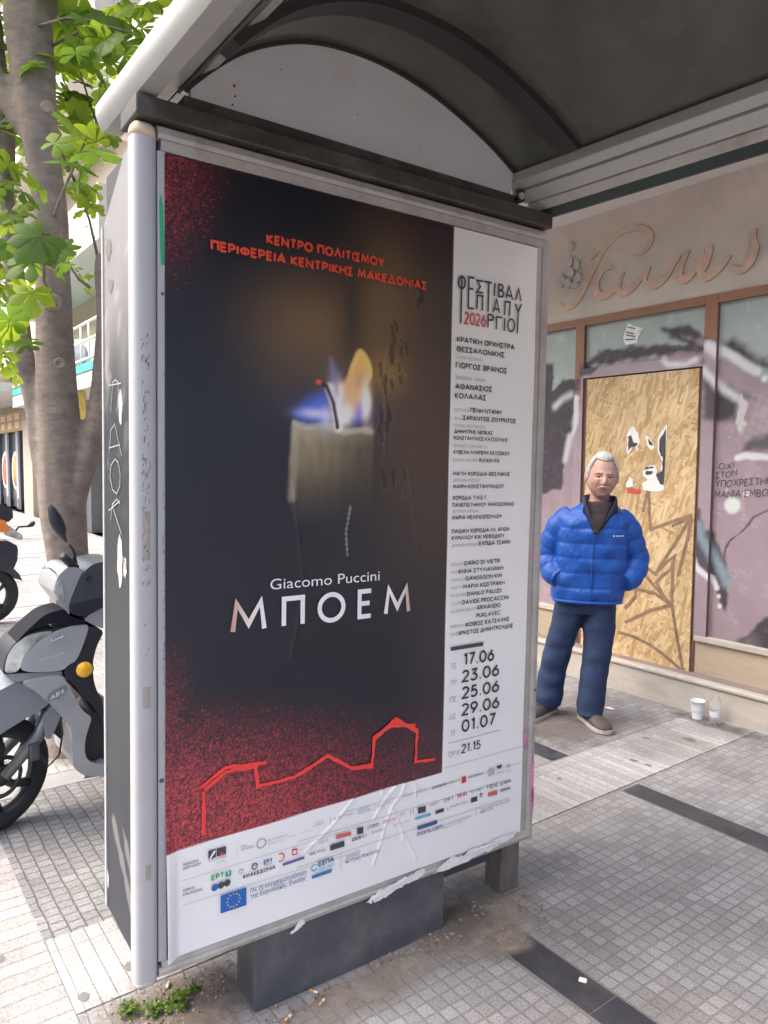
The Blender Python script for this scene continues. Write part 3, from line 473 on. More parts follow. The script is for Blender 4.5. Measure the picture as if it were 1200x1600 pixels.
GRAFFITI=[
('p', [(-4.998, -0.469), (-5.054, 2.325), (-3.996, 2.209), (-3.924, 1.811), (-3.712, 1.636), (-3.666, 1.736), (-3.566, 1.877), (-3.562, 2.172), (-3.405, 2.244), (-3.132, 2.258), (-2.882, 2.276), (-2.723, 2.32), (-2.724, 2.358), (-2.551, 2.327), (-2.431, 2.203), (-2.242, 2.06), (-1.68, 1.942), (-1.336, 0.441)], 'pur', 0.01),
('p', [(-5.057, 2.471), (-3.954, 2.349), (-3.848, 2.298), (-3.839, 2.241), (-3.85, 2.106), (-3.757, 2.166), (-3.63, 2.172), (-3.562, 2.172), (-3.565, 2.074), (-3.648, 2.069), (-3.653, 1.769), (-3.71, 1.568), (-3.747, 1.352), (-5.028, 1.038)], 'dk', 0.012),
('p', [(-3.565, 2.259), (-3.434, 2.348), (-3.282, 2.357), (-3.019, 2.346), (-2.723, 2.32), (-2.669, 2.267), (-2.838, 2.271), (-3.133, 2.268), (-3.405, 2.249), (-3.565, 2.27)], 'dk', 0.02),
('p', [(-2.932, 2.448), (-2.738, 2.441), (-2.632, 2.365), (-2.532, 2.325), (-2.601, 2.333), (-2.767, 2.373), (-2.619, 2.28), (-2.629, 2.267), (-2.841, 2.363), (-2.898, 2.41)], 'dk', 0.02),
('p', [(-3.585, 2.25), (-3.405, 2.244), (-3.41, 2.207), (-3.576, 2.186)], 'dk', 0.008),
('l', [(-2.902, 2.244), (-2.857, 2.2), (-2.728, 2.187), (-2.657, 2.209)], 'wh', 0.02, 0.03),
('l', [(-2.579, 2.284), (-2.528, 2.232)], 'wh', 0.04, 0.04),
('l', [(-3.824, 1.979), (-3.753, 2.031), (-3.676, 2.06)], 'wh', 0.025, 0.05),
('l', [(-3.601, 2.022), (-3.603, 1.846), (-3.632, 1.769)], 'wh', 0.05, 0.02),
('l', [(-3.673, 1.748), (-3.698, 1.647), (-3.717, 1.568)], 'wh', 0.03, 0.04),
('p', [(-2.497, 2.289), (-2.433, 2.312), (-2.351, 2.256), (-2.302, 2.205), (-2.209, 2.172), (-1.99, 2.077), (-1.988, 2.034), (-2.237, 2.108), (-2.363, 2.181), (-2.445, 2.228)], 'dk', 0.04),
('l', [(-2.572, 2.29), (-2.512, 2.259), (-2.42, 2.202), (-2.338, 2.14), (-2.275, 2.103)], 'wh', 0.045, 0.025),
('l', [(-2.231, 2.058), (-2.23, 2.057)], 'wh', 0.035, 0.015),
('p', [(-2.611, 2.183), (-2.531, 2.095), (-2.495, 2.045), (-2.437, 2.033), (-2.387, 1.99), (-2.307, 1.961), (-2.291, 1.938), (-2.386, 1.959), (-2.405, 1.835), (-2.528, 1.801), (-2.598, 1.844)], 'dk', 0.03),
('l', [(-2.605, 2.142), (-2.538, 2.072), (-2.478, 2.012), (-2.402, 1.96)], 'wh', 0.035, 0.04),
('p', [(-2.39, 1.959), (-2.367, 1.981), (-2.33, 1.94), (-2.32, 1.893), (-2.341, 1.833), (-2.324, 1.793), (-2.369, 1.733), (-2.382, 1.772)], 'wh2', 0.006),
('p', [(-2.323, 1.97), (-1.918, 2.0), (-1.835, 1.621), (-2.372, 1.624), (-2.38, 1.725), (-2.317, 1.816), (-2.297, 1.915)], 'lpur', 0.02),
('p', [(-2.342, 1.654), (-2.281, 1.708), (-2.221, 1.729), (-2.177, 1.758), (-2.156, 1.622), (-2.341, 1.631)], 'gr', 0.03),
('l', [(-2.379, 1.588), (-2.324, 1.6), (-2.185, 1.592), (-2.038, 1.578)], 'wh', 0.035, 0.015),
('l', [(-2.399, 1.292), (-2.398, 1.291)], 'mint', 0.095, 0.02),
('l', [(-2.31, 1.367), (-2.309, 1.366)], 'wh', 0.035, 0.008),
('l', [(-2.437, 1.386), (-2.437, 1.385)], 'pink', 0.018, 0.008),
('p', [(-2.627, 1.264), (-2.601, 1.265), (-2.552, 1.129), (-2.527, 1.139), (-2.48, 1.038), (-2.426, 0.946), (-2.397, 0.837), (-2.401, 0.724), (-2.414, 0.633), (-2.449, 0.684), (-2.498, 0.84), (-2.541, 0.843), (-2.595, 0.886), (-2.629, 0.957), (-2.627, 1.156)], 'dk', 0.012),
('l', [(-2.597, 1.158), (-2.576, 1.078), (-2.494, 0.955), (-2.44, 0.864), (-2.412, 0.803)], 'blu', 0.05, 0.04),
('l', [(-2.623, 0.932), (-2.594, 0.877), (-2.55, 0.85), (-2.506, 0.823), (-2.478, 0.769)], 'wh', 0.03, 0.015),
('l', [(-2.46, 0.715), (-2.46, 0.714)], 'wh', 0.022, 0.006),
('l', [(-2.455, 0.654), (-2.454, 0.654)], 'wh', 0.026, 0.006),
('l', [(-2.098, 1.308), (-2.201, 1.264), (-2.261, 1.23), (-2.298, 1.173), (-2.336, 1.13), (-2.399, 1.077), (-2.428, 1.026), (-2.439, 0.961)], 'dk2', 0.01, 0.005),
('p', [(-2.072, 0.705), (-2.144, 0.639), (-2.218, 0.564), (-2.293, 0.478), (-2.332, 0.454), (-2.06, 0.425)], 'dk', 0.012),
('p', [(-2.332, 0.454), (-2.232, 0.53), (-2.192, 0.506), (-2.189, 0.444), (-2.275, 0.442)], 'gr', 0.02),
]
SCRIPT=[([(-3.784, 2.746), (-3.723, 2.703), (-3.656, 2.719), (-3.597, 2.78), (-3.543, 2.863), (-3.477, 2.961), (-3.411, 3.041), (-3.319, 3.113)], 0.05), ([(-3.508, 3.015), (-3.412, 3.073), (-3.319, 3.116), (-3.238, 3.15), (-3.131, 3.144), (-3.048, 3.106), (-3.015, 3.05), (-3.039, 2.997), (-3.098, 2.966), (-3.155, 2.974)], 0.035), ([(-3.313, 2.92), (-3.398, 2.914), (-3.453, 2.838), (-3.437, 2.752), (-3.363, 2.736), (-3.28, 2.783), (-3.228, 2.865)], 0.045), ([(-3.223, 2.872), (-3.267, 2.789), (-3.251, 2.735), (-3.178, 2.738), (-3.109, 2.782), (-3.042, 2.851)], 0.045), ([(-3.017, 2.868), (-3.057, 2.787), (-3.03, 2.747), (-2.97, 2.739), (-2.897, 2.779), (-2.843, 2.847), (-2.796, 2.887)], 0.045), ([(-2.738, 2.912), (-2.786, 2.821), (-2.799, 2.756), (-2.751, 2.732), (-2.687, 2.787), (-2.645, 2.875)], 0.045), ([(-2.635, 2.887), (-2.67, 2.811), (-2.629, 2.727), (-2.584, 2.725), (-2.513, 2.766), (-2.458, 2.821)], 0.045), ([(-2.584, 2.91), (-2.618, 2.828), (-2.63, 2.762)], 0.05), ([(-2.448, 2.753), (-2.388, 2.714), (-2.336, 2.756), (-2.312, 2.829), (-2.323, 2.884), (-2.313, 2.946)], 0.045)]
WHEAT=[[(-3.692, 3.191), (-3.661, 3.147), (-3.681, 3.106), (-3.715, 3.132), (-3.716, 3.164)], [(-3.734, 3.062), (-3.688, 3.077), (-3.66, 3.031), (-3.686, 2.995), (-3.728, 3.02)], [(-3.64, 3.043), (-3.608, 3.02), (-3.603, 2.971), (-3.631, 2.96), (-3.653, 2.997)], [(-3.715, 2.985), (-3.669, 2.987), (-3.643, 2.946), (-3.671, 2.916), (-3.709, 2.943)], [(-3.626, 2.943), (-3.589, 2.928), (-3.584, 2.884), (-3.616, 2.874), (-3.637, 2.905)], [(-3.805, 2.953), (-3.752, 2.951), (-3.733, 2.899), (-3.766, 2.855), (-3.81, 2.896)], [(-3.729, 2.914), (-3.683, 2.906), (-3.669, 2.862), (-3.706, 2.841), (-3.737, 2.875)], [(-3.67, 2.879), (-3.624, 2.882), (-3.607, 2.851), (-3.643, 2.83), (-3.673, 2.845)]]
SCRATCH=[[(0.303, 1.675), (0.281, 1.756), (0.252, 1.761), (0.223, 1.75), (0.234, 1.68)], [(0.322, 1.751), (0.197, 1.747)], [(0.319, 1.564), (0.304, 1.626), (0.262, 1.642), (0.192, 1.555)], [(0.319, 1.578), (0.207, 1.585)], [(0.309, 1.376), (0.288, 1.422), (0.242, 1.438), (0.21, 1.426)], [(0.288, 1.418), (0.196, 1.346)], [(0.326, 1.402), (0.21, 1.435)], [(0.181, 1.287), (0.151, 1.256)], [(0.256, 1.547), (0.298, 1.529), (0.31, 1.497), (0.282, 1.463), (0.241, 1.453), (0.209, 1.474), (0.205, 1.508), (0.224, 1.538), (0.256, 1.547)]]
LEAVES= [(-4.3, 0.81, 3.751, 0.2, 0), (-4.3, 0.745, 3.527, 0.2, 0), (-4.5, 0.829, 3.749, 0.2, 0), (-4.3, 1.058, 3.835, 0.16, 1), (-4.0, 1.06, 3.732, 0.22, 0), (-3.9, 1.002, 3.572, 0.22, 0), (-3.8, 1.08, 3.604, 0.24, 0), (-3.9, 1.155, 3.735, 0.2, 0), (-4.2, 1.312, 3.943, 0.2, 1), (-3.9, 1.281, 3.732, 0.2, 0), (-3.9, 1.232, 3.623, 0.2, 0), (-4.1, 1.427, 3.977, 0.2, 1), (-4.1, 1.505, 4.024, 0.2, 0), (-4.4, 1.483, 4.113, 0.2, 1), (-4.4, 1.231, 3.82, 0.2, 1), (-4.6, 1.38, 4.043, 0.2, 1), (-4.6, 1.15, 4.088, 0.2, 1), (-4.6, 1.494, 4.246, 0.2, 1), (-4.7, 1.301, 4.206, 0.2, 1), (-4.4, 1.546, 4.089, 0.16, 1), (-3.8, 1.215, 3.53, 0.18, 0), (-3.7, 1.079, 3.502, 0.22, 0), (-3.8, 0.984, 3.456, 0.18, 0), (-4.4, 1.102, 3.55, 0.12, 1), (-4.4, 1.073, 3.468, 0.12, 1), (-4.3, 1.107, 3.424, 0.13, 1), (-4.4, 1.166, 3.425, 0.13, 1), (-4.4, 1.089, 3.404, 0.12, 1), (-4.4, 1.208, 3.506, 0.12, 1), (-4.5, 1.249, 3.697, 0.06, 1), (-4.5, 1.216, 3.422, 0.12, 1), (-4.5, 1.164, 3.425, 0.12, 1), (-3.1, 0.848, 2.757, 0.2, 0), (-3.2, 0.813, 2.731, 0.2, 0), (-3.3, 0.862, 2.709, 0.16, 0), (-3.6, 1.014, 2.996, 0.16, 1), (-4.0, 1.174, 3.181, 0.1, 1), (-3.7, 0.785, 2.766, 0.14, 1), (-3.8, 0.738, 2.77, 0.14, 0), (-3.8, 0.682, 2.644, 0.14, 0), (-4.0, 0.789, 2.746, 0.12, 1), (-4.2, 0.751, 3.009, 0.14, 1), (-4.3, 0.807, 3.037, 0.12, 1), (-4.3, 0.872, 3.214, 0.1, 1), (-4.3, 0.784, 3.302, 0.16, 0), (-4.3, 0.757, 3.389, 0.2, 0), (-4.2, 0.836, 3.139, 0.1, 1), (-3.1, 0.658, 2.392, 0.2, 0), (-3.1, 0.629, 2.291, 0.2, 0), (-3.1, 0.71, 2.353, 0.16, 0), (-3.6, 0.643, 2.478, 0.18, 0), (-3.6, 0.627, 2.34, 0.16, 1), (-3.7, 0.735, 2.319, 0.14, 1), (-3.8, 0.824, 2.335, 0.1, 1), (-3.7, 0.682, 2.283, 0.14, 1), (-3.6, 0.836, 2.386, 0.1, 1), (-3.5, 0.617, 2.133, 0.18, 0), (-3.5, 0.628, 2.041, 0.16, 0), (-3.5, 0.59, 1.997, 0.16, 1), (-3.8, 0.717, 2.435, 0.14, 0), (-4.4, 1.132, 3.057, 0.12, 1), (-4.4, 1.181, 2.998, 0.12, 1), (-4.5, 1.26, 2.971, 0.12, 1), (-4.5, 1.172, 2.953, 0.1, 1), (-4.6, 1.278, 2.853, 0.05, 1), (-4.5, 1.165, 2.588, 0.07, 1), (-4.5, 1.216, 2.513, 0.08, 1), (-4.5, 1.141, 2.628, 0.07, 1), (-4.5, 1.262, 3.078, 0.12, 1)]
# ------------------------------------------------------------------ ground
def setts(name, sx, sy, col, mortar, off=.0, rot=0., msz=.07, bump=.6, warp=.012):
    m = bpy.data.materials.new(name); m.use_nodes = True; t = m.node_tree; N = t.nodes; Lk = t.links
    b = N['Principled BSDF']; b.inputs['Roughness'].default_value = .75
    tc = N.new('ShaderNodeTexCoord')
    nz = N.new('ShaderNodeTexNoise'); nz.inputs['Scale'].default_value = 9; nz.inputs['Detail'].default_value = 3; Lk.new(tc.outputs['Object'], nz.inputs['Vector'])
    sb = N.new('ShaderNodeVectorMath'); sb.operation = 'SUBTRACT'; sb.inputs[1].default_value = (.5, .5, .5); Lk.new(nz.outputs['Color'], sb.inputs[0])
    sc = N.new('ShaderNodeVectorMath'); sc.operation = 'SCALE'; sc.inputs['Scale'].default_value = warp*2; Lk.new(sb.outputs[0], sc.inputs[0])
    ad = N.new('ShaderNodeVectorMath'); Lk.new(tc.outputs['Object'], ad.inputs[0]); Lk.new(sc.outputs[0], ad.inputs[1])
    mp = N.new('ShaderNodeMapping'); mp.inputs['Rotation'].default_value = (0, 0, rot); Lk.new(ad.outputs[0], mp.inputs[0])
    br = N.new('ShaderNodeTexBrick'); br.offset = off; br.offset_frequency = 2; br.squash = 1
    br.inputs['Scale'].default_value = 1; br.inputs['Brick Width'].default_value = sx; br.inputs['Row Height'].default_value = sy
    br.inputs['Mortar Size'].default_value = msz*min(sx, sy); br.inputs['Mortar Smooth'].default_value = .6; br.inputs['Bias'].default_value = 0
    br.inputs['Color1'].default_value = (*[c*.82 for c in col], 1); br.inputs['Color2'].default_value = (*[c*1.14 for c in col], 1); br.inputs['Mortar'].default_value = (*mortar, 1)
    Lk.new(mp.outputs[0], br.inputs['Vector'])
    g = N.new('ShaderNodeTexNoise'); g.inputs['Scale'].default_value = 140; g.inputs['Detail'].default_value = 4; g.inputs['Roughness'].default_value = .8; Lk.new(tc.outputs['Object'], g.inputs['Vector'])
    gr = N.new('ShaderNodeMapRange'); gr.inputs['From Min'].default_value = .3; gr.inputs['From Max'].default_value = .72; gr.inputs['To Min'].default_value = .55; gr.inputs['To Max'].default_value = 1.6; Lk.new(g.outputs['Fac'], gr.inputs[0])
    mu = N.new('ShaderNodeMixRGB'); mu.blend_type = 'MULTIPLY'; mu.inputs[0].default_value = 1; Lk.new(br.outputs['Color'], mu.inputs[1]); Lk.new(gr.outputs[0], mu.inputs[2])
    # broad stains and worn warmer patches
    n2 = N.new('ShaderNodeTexNoise'); n2.inputs['Scale'].default_value = 1.6; n2.inputs['Detail'].default_value = 7; n2.inputs['Roughness'].default_value = .62; Lk.new(tc.outputs['Object'], n2.inputs['Vector'])
    r2 = N.new('ShaderNodeValToRGB'); r2.color_ramp.elements[0].position = .35; r2.color_ramp.elements[1].position = .7
    r2.color_ramp.elements[0].color = (.66, .655, .67, 1); r2.color_ramp.elements[1].color = (1.2, 1.19, 1.18, 1); Lk.new(n2.outputs['Fac'], r2.inputs[0])
    m2 = N.new('ShaderNodeMixRGB'); m2.blend_type = 'MULTIPLY'; m2.inputs[0].default_value = 1; Lk.new(mu.outputs[0], m2.inputs[1]); Lk.new(r2.outputs[0], m2.inputs[2])
    Lk.new(m2.outputs[0], b.inputs['Base Color'])
    h = N.new('ShaderNodeMath'); h.operation = 'SUBTRACT'; h.inputs[0].default_value = 1; Lk.new(br.outputs['Fac'], h.inputs[1])
    h2 = N.new('ShaderNodeMath'); h2.operation = 'MULTIPLY_ADD'; h2.inputs[1].default_value = .25; Lk.new(g.outputs['Fac'], h2.inputs[0]); Lk.new(h.outputs[0], h2.inputs[2])
    bp = N.new('ShaderNodeBump'); bp.inputs['Strength'].default_value = bump; bp.inputs['Distance'].default_value = .006; Lk.new(h2.outputs[0], bp.inputs['Height']); Lk.new(bp.outputs[0], b.inputs['Normal'])
    return m
def grooved(name, sp, col, groove, axis, cross=None):
    """pale scored paving: grooves every sp metres, running along the other axis"""
    m = setts(name, sp if axis == 0 else .8, sp if axis == 1 else .8, col, groove, 0., 0., .085, .5, .0012)
    return m
m_asphalt = mat('asphalt', (.05, .05, .052), .9, var=.2, vscale=3, bump=.4, bscale=120)
m_setts_r = setts('granite setts pinkish', .047, .047, (.242, .242, .248), (.176, .175, .178), 0., 0., .10, .42, .007)
m_setts_l = setts('granite setts grey', .046, .052, (.195, .198, .203), (.12, .12, .122), .5, 0., .10, .7, .007)
m_band = grooved('scored white paving crosswise', .047, (.335, .333, .332), (.25, .248, .247), 1)
m_bandf = grooved('far white paving', .047, (.26, .259, .258), (.19, .188, .186), 1)  # same stone in a darker colour, to hold down the sunlit far stretch
m_strip = grooved('scored white paving lengthwise', .062, (.295, .292, .288), (.21, .208, .205), 0)
m_dark = mat('black slate strip', (.032, .034, .045), .5, var=.25, vscale=14, bump=.25, bscale=60, dirt=(.16, .14, .12), dscale=5, damt=.35)
m_slab = mat('pale slab', (.23, .23, .235), .75, var=.12, vscale=4, bump=.2, bscale=80, dirt=(.2, .19, .18), dscale=3, damt=.4)
m_kerb = mat('kerb stone', (.42, .41, .4), .8, var=.15, vscale=8, bump=.3)
m_soil = mat('packed dirt', (.27, .225, .185), .95, var=.3, vscale=9, bump=.8, bscale=45, dirt=(.14, .11, .09), dscale=7, damt=.8)

def flat(name, x0, x1, y0, y1, z, m, kind='structure'):
    b = MB()
    if 0 < z < .007: b.add([(x0, y0, z), (x1, y0, z), (x1, y1, z), (x0, y1, z), (x0, y0, -.01), (x1, y0, -.01), (x1, y1, -.01), (x0, y1, -.01)], [(0, 1, 2, 3), (0, 4, 5, 1), (1, 5, 6, 2), (2, 6, 7, 3), (3, 7, 4, 0)])
    else: b.poly([(x0, y0, z), (x1, y0, z), (x1, y1, z), (x0, y1, z)])
    return tag(b.build(name, m), kind=kind)
flat('ground', -500, 500, -500, 500, -.155, m_asphalt)
pv = MB(); pv.box(-60, 25, -2.05, 4.252, -.15, 0); tag(pv.build('pavement', m_setts_r), kind='structure')
kb = MB(); kb.box(-60, 25, -2.2, -2.06, -.15, .004); tag(kb.build('kerb', m_kerb, bevel=.015), kind='structure')
XB = [(-2.47, -2.08)]
# setts on the road side of the poster case are a smaller, greyer laying
flat('pavement_setts', -3.64, -2.47, .488, 1.65, .004, m_setts_l)
flat('pavement_setts', -3.64, -2.47, -2.04, .06, .004, m_setts_l)
flat('paving_strip', -3.64, 25, .06, .488, .0045, m_strip)
flat('paving_band', -2.47, -2.085, .492, 4.25, .0045, m_band)
m_joint = mat('pale joint', (.17, .165, .16), .9)
def strip(x0, x1, y0, y1, first=.42, step=.60):
    flat('strip_bed', x0, x1, y0-.006, y1+.006, .0022, m_joint)
    b = MB(); x = x0; e = x0+first
    while x < min(x1, 6):
        a, c = x, min(e, x1); dz = .0012*math.sin(x*7); b.add([(a, y0, .0042+dz), (c-.004, y0, .0042), (c-.004, y1, .0042-dz*.4), (a, y1, .0042), (a, y0, -.01), (c-.004, y0, -.01), (c-.004, y1, -.01), (a, y1, -.01)], [(0, 1, 2, 3), (0, 4, 5, 1), (1, 5, 6, 2), (2, 6, 7, 3), (3, 7, 4, 0)])
        x = e; e += step
    tag(b.build('dark_strip', m_dark), kind='structure')
strip(-1.66, 25, 1.652, 1.775); strip(-2.06, 25, 2.946, 3.07, .55); strip(-3.6, -2.49, 2.946, 3.07, .5)
for x0, x1, m in [(-3.81, -3.645, m_slab), (-4.3, -3.815, m_band), (-6.72, -6.5, m_slab), (-7.0, -6.73, m_band), (-8.35, -7.85, m_band), (-9.2, -8.4, m_slab), (-10.6, -10.2, m_band), (-11.6, -10.7, m_slab),
                  (-13.0, -12.55, m_band), (-14.5, -13.1, m_slab), (-16.0, -15.6, m_band), (-18.4, -16.1, m_slab), (-19.5, -18.5, m_band), (-24, -20, m_slab), (-27, -25, m_band), (-36, -28, m_bandf)]:
    flat('paving_band', x0, x1, -2.04, 4.25, .0044, m if x0 > -5 or m is m_slab else m_bandf)
# bare dirt trodden round the foot of the case
def worn_mat(name, col, hole=.5, seed=0.):
    """soil that thins out towards the rim of its patch"""
    m = mat(name, col, .95, var=.3, vscale=14, bump=.8, bscale=60, dirt=tuple(c*.55 for c in col), dscale=9, damt=.7); t = m.node_tree; N = t.nodes; Lk = t.links
    b = N['Principled BSDF']; out = N['Material Output']; tc = N.new('ShaderNodeTexCoord')
    ge = N.new('ShaderNodeMapping'); ge.inputs['Location'].default_value = (-1, -1, 0); ge.inputs['Scale'].default_value = (2, 2, 0); Lk.new(tc.outputs['Generated'], ge.inputs[0])
    ln = N.new('ShaderNodeVectorMath'); ln.operation = 'LENGTH'; Lk.new(ge.outputs[0], ln.inputs[0])
    n = N.new('ShaderNodeTexNoise'); n.inputs['Scale'].default_value = 11; n.inputs['Detail'].default_value = 8; n.inputs['Roughness'].default_value = .7; Lk.new(tc.outputs['Object'], n.inputs['Vector'])
    ad = N.new('ShaderNodeMath'); ad.operation = 'MULTIPLY_ADD'; ad.inputs[1].default_value = 1.5; Lk.new(n.outputs['Fac'], ad.inputs[0]); Lk.new(ln.outputs['Value'], ad.inputs[2])
    mr = N.new('ShaderNodeMapRange'); mr.inputs['From Min'].default_value = 1.15; mr.inputs['From Max'].default_value = 1.7; mr.inputs['To Min'].default_value = .62; mr.inputs['To Max'].default_value = 0; Lk.new(ad.outputs[0], mr.inputs[0])
    tr = N.new('ShaderNodeBsdfTransparent'); mx = N.new('ShaderNodeMixShader'); Lk.new(mr.outputs[0], mx.inputs[0]); Lk.new(tr.outputs[0], mx.inputs[1]); Lk.new(b.outputs[0], mx.inputs[2]); Lk.new(mx.outputs[0], out.inputs[0]); return m
m_worn = worn_mat('thin dirt', (.30, .255, .215)); m_worn2 = worn_mat('dark dirt', (.16, .135, .12))
def patch(name, x0, x1, y0, y1, z, m): return flat(name, x0, x1, y0, y1, z, m, 'stuff')
patch('dirt', -2.14, -1.60, .40, 1.0, .008, m_worn); patch('dirt', -1.98, -1.52, 1.36, 2.0, .0082, m_worn); patch('dirt', -1.80, -1.58, .86, 1.62, .0085, m_worn)
patch('dirt', -2.09, -1.85, .50, .95, .0088, m_worn2); patch('dirt', -2.06, -1.80, .62, .95, .0092, m_worn2); patch('dirt', -1.86, -1.64, 1.50, 1.80, .0088, m_worn2); patch('dirt', -1.70, -1.5, 1.60, 1.80, .0086, m_worn)
patch('dirt', -2.6, -1.95, 4.05, 4.25, .008, m_worn2); patch('dirt', -4.3, -3.8, .75, 1.2, .008, m_worn2); patch('dirt', -3.2, -2.45, 2.98, 3.7, .006, m_worn2)  # last patch just darkens the paving around the man's feet
# crumbs of soil, leaves and grit
gr = MB(); rr = random.Random(4)
for _ in range(420):
    c = rr.random()
    if c < .55: x, y = -1.97+rr.gauss(0, .05), .74+rr.gauss(0, .12)
    elif c < .8: x, y = -1.74+rr.gauss(0, .1), 1.72+rr.gauss(0, .14)
    else: x, y = -1.735+rr.gauss(0, .02), rr.uniform(.9, 1.6)
    s = rr.uniform(.002, .008); a = rr.uniform(0, 6.28); dx, dy = math.cos(a)*s, math.sin(a)*s
    z = .0095
    gr.add([(x-dx, y-dy, z), (x+dy*.7, y-dx*.7, z), (x+dx, y+dy, z), (x-dy*.7, y+dx*.7, z), (x, y, z+s*.7)], [(0, 1, 4), (1, 2, 4), (2, 3, 4), (3, 0, 4)], rr.choice((0, 0, 1)))
tag(gr.build('grit', [m_soil, mat('dry leaf litter', (.12, .075, .045), .9)]), kind='stuff')
# ------------------------------------------------------------------ the closed shop behind
m_plaster = mat('dirty beige plaster', (.53, .46, .405), .85, var=.10, vscale=3, bump=.15, bscale=50, dirt=(.38, .33, .30), dscale=1.6, damt=.5)
m_soffit = mat('pale painted soffit', (.62, .575, .57), .8, var=.07, vscale=2, bump=.08, bscale=40, dirt=(.36, .32, .31), dscale=2, damt=.4)
m_marble = mat('worn cream marble', (.43, .395, .35), .55, var=.10, vscale=5, bump=.1, bscale=60, dirt=(.33, .28, .24), dscale=6, damt=.55, stretch=(1, 1, 3))
m_travertine = mat('travertine cladding', (.40, .325, .24), .6, var=.22, vscale=5, bump=.12, bscale=40, dirt=(.22, .17, .13), dscale=5, damt=.6, stretch=(.5, 1, 3.2))
m_ledge = mat('grimy grey ledge', (.21, .18, .17), .8, var=.2, vscale=6, bump=.2)
m_brownfr = attr_mat('brown anodised frame', .45, .5, .05, 60)
m_pane = attr_mat('painted shop glass', .25, .5, .03, 25)
m_darkfr = mat('dark door frame', (.12, .065, .055), .6)
m_wallup = mat('upper wall render', (.5, .47, .44), .85, var=.06)

PUR, DK, WH = lin(162, 144, 152)*.88, lin(86, 80, 88)*.75, lin(225, 225, 228)*.86
GC = dict(pur=PUR, dk=DK, dk2=lin(95, 70, 75)*.7, wh=WH, wh2=lin(222, 216, 218)*.75, lpur=lin(176, 158, 165)*.88, gr=lin(120, 116, 120)*.6, mint=lin(215, 225, 215)*.85, pink=lin(225, 190, 200)*.8, blu=lin(150, 172, 185)*.72)
def glass_col(U, V): 
    a = sstep(V, .6, 2.4)[:, None]
    return lin(172, 182, 178)*.92*(1-a*.1)+0*a
def frame_col(U, V): return np.repeat((lin(160, 112, 84)*.72)[None], len(U), 0)
def wob(U, V, s=9., a=.006):
    return a*(np.sin(U*s*3.1+V*s*1.7)+np.sin(U*s*7.3-V*s*5.1)*.6+np.sin(V*s*11.7+U*s*2.2)*.4)
def paint(base):
    def fn(U, V):
        c = base(U, V); W = wob(U, V)
        for g in GRAFFITI:
            col = GC[g[2]]
            if g[0] == 'p':
                d = poly_sd(U, V, g[1])+W*1.2; s = g[3]; a = 1-sstep(d, -s, s)
            else:
                d = line_d(U, V, g[1])+W*.3; a = (1-sstep(d, g[3]/2-g[4]*.5, g[3]/2+g[4]*.8))*.92
            if g[2] == 'lpur':
                a = a*(.55+.45*np.sin(U*90+V*37)*np.sin(V*71-U*23))
            c = c*(1-a[:, None])+col*a[:, None]
        # grime of its own shape
        k = 1-.10*np.clip(np.sin(U*5.3+1)*np.sin(V*4.1)+np.sin(U*17+V*13)*.4, 0, 1)
        return c*k[:, None]
    return fn
def fn_y(y): return lambda U, V: (U, np.full(U.shape, y), V)
shop = empty('shop_front', (-3.0, 4.45, 0), 0, 'closed bakery shopfront covered in purple and grey graffiti, its door boarded over', 'shop')
def shp(o): o.parent = shop; o.matrix_parent_inverse = Matrix.Translation((3.0, -4.45, 0)); return o
# step and plinth
b = MB(); b.box(-12, 6, 4.25, 4.62, -.10, .183); shp(b.build('step', m_marble, bevel=.012))
b = MB(); b.box(-12, 6, 4.235, 4.30, .1835, .215); shp(b.build('step_nosing', m_marble, bevel=.012, seg=3))
b = MB(); b.box(-12, 6, 4.301, 4.62, .1836, .195); shp(b.build('ledge', m_ledge))
b = MB(); b.box(-2.605, 6, 4.452, 4.75, .196, .405); b.box(-12, -3.56, 4.452, 4.75, .196, .405); shp(b.build('plinth_wall', m_travertine))
b = MB(); b.box(-2.605, 6, 4.43, 4.75, .4055, .445); b.box(-12, -3.56, 4.43, 4.75, .4055, .445); shp(b.build('window_sill', m_marble, bevel=.006))
# fascia and everything above
b = MB(); b.box(-12, 6, 4.45, 4.75, 2.603, 3.32); shp(b.build('fascia', m_plaster))
b = MB(); b.box(-12, 6, 3.35, 4.75, 3.3205, 3.50); shp(b.build('balcony_slab', m_soffit))
b = MB(); b.box(-12, 6, 4.5, 9.0, 3.5005, 14.0); shp(b.build('upper_wall', m_wallup))  # unseen upper storeys, added for the shading they give
b = MB()
for k in range(1, 4): b.box(-12, 6, 3.35, 4.499, 3.5+k*3.0, 3.66+k*3.0)
shp(b.build('upper_balcony', m_soffit))
b = MB()
for k in range(4): b.box(-12, 6, 3.36, 3.40, 3.502+k*3.0+(.16 if k else 0), 4.4+k*3.0)
shp(b.build('balcony_parapet', m_wallup))
# glazing
gx = lambda a, b_, st: np.linspace(a, b_, max(2, int((b_-a)/st)))
def pane(name, x0, x1, z0, z1, y=4.462, st=.0085):
    return shp(grid_sheet(name, gx(x0, x1, st), gx(z0, z1, st), fn_y(y), paint(glass_col), m_pane))
pane('window_pane', -2.522, -.95, .445, 2.548); pane('window_pane', -5.0, -3.616, .445, 2.548, st=.011); pane('transom_pane', -3.54, -2.606, 2.236, 2.548)
def bar(name, x0, x1, z0, z1, y0=4.432, y1=4.50, st=.009):
    o = shp(grid_sheet(name, gx(x0, x1, st), gx(z0, z1, st), fn_y(y0), paint(frame_col), m_brownfr))
    e = MB(); e.box(x0, x1, y0+.002, y1, z0, z1)
    e2 = e.build('frame_core', m_frcore); e2.parent = o
    return o
m_frcore = mat('frame core', (.17, .095, .06), .5)
bar('mullion', -3.616, -3.54, .446, 2.602); bar('mullion', -2.606, -2.522, .446, 2.602)
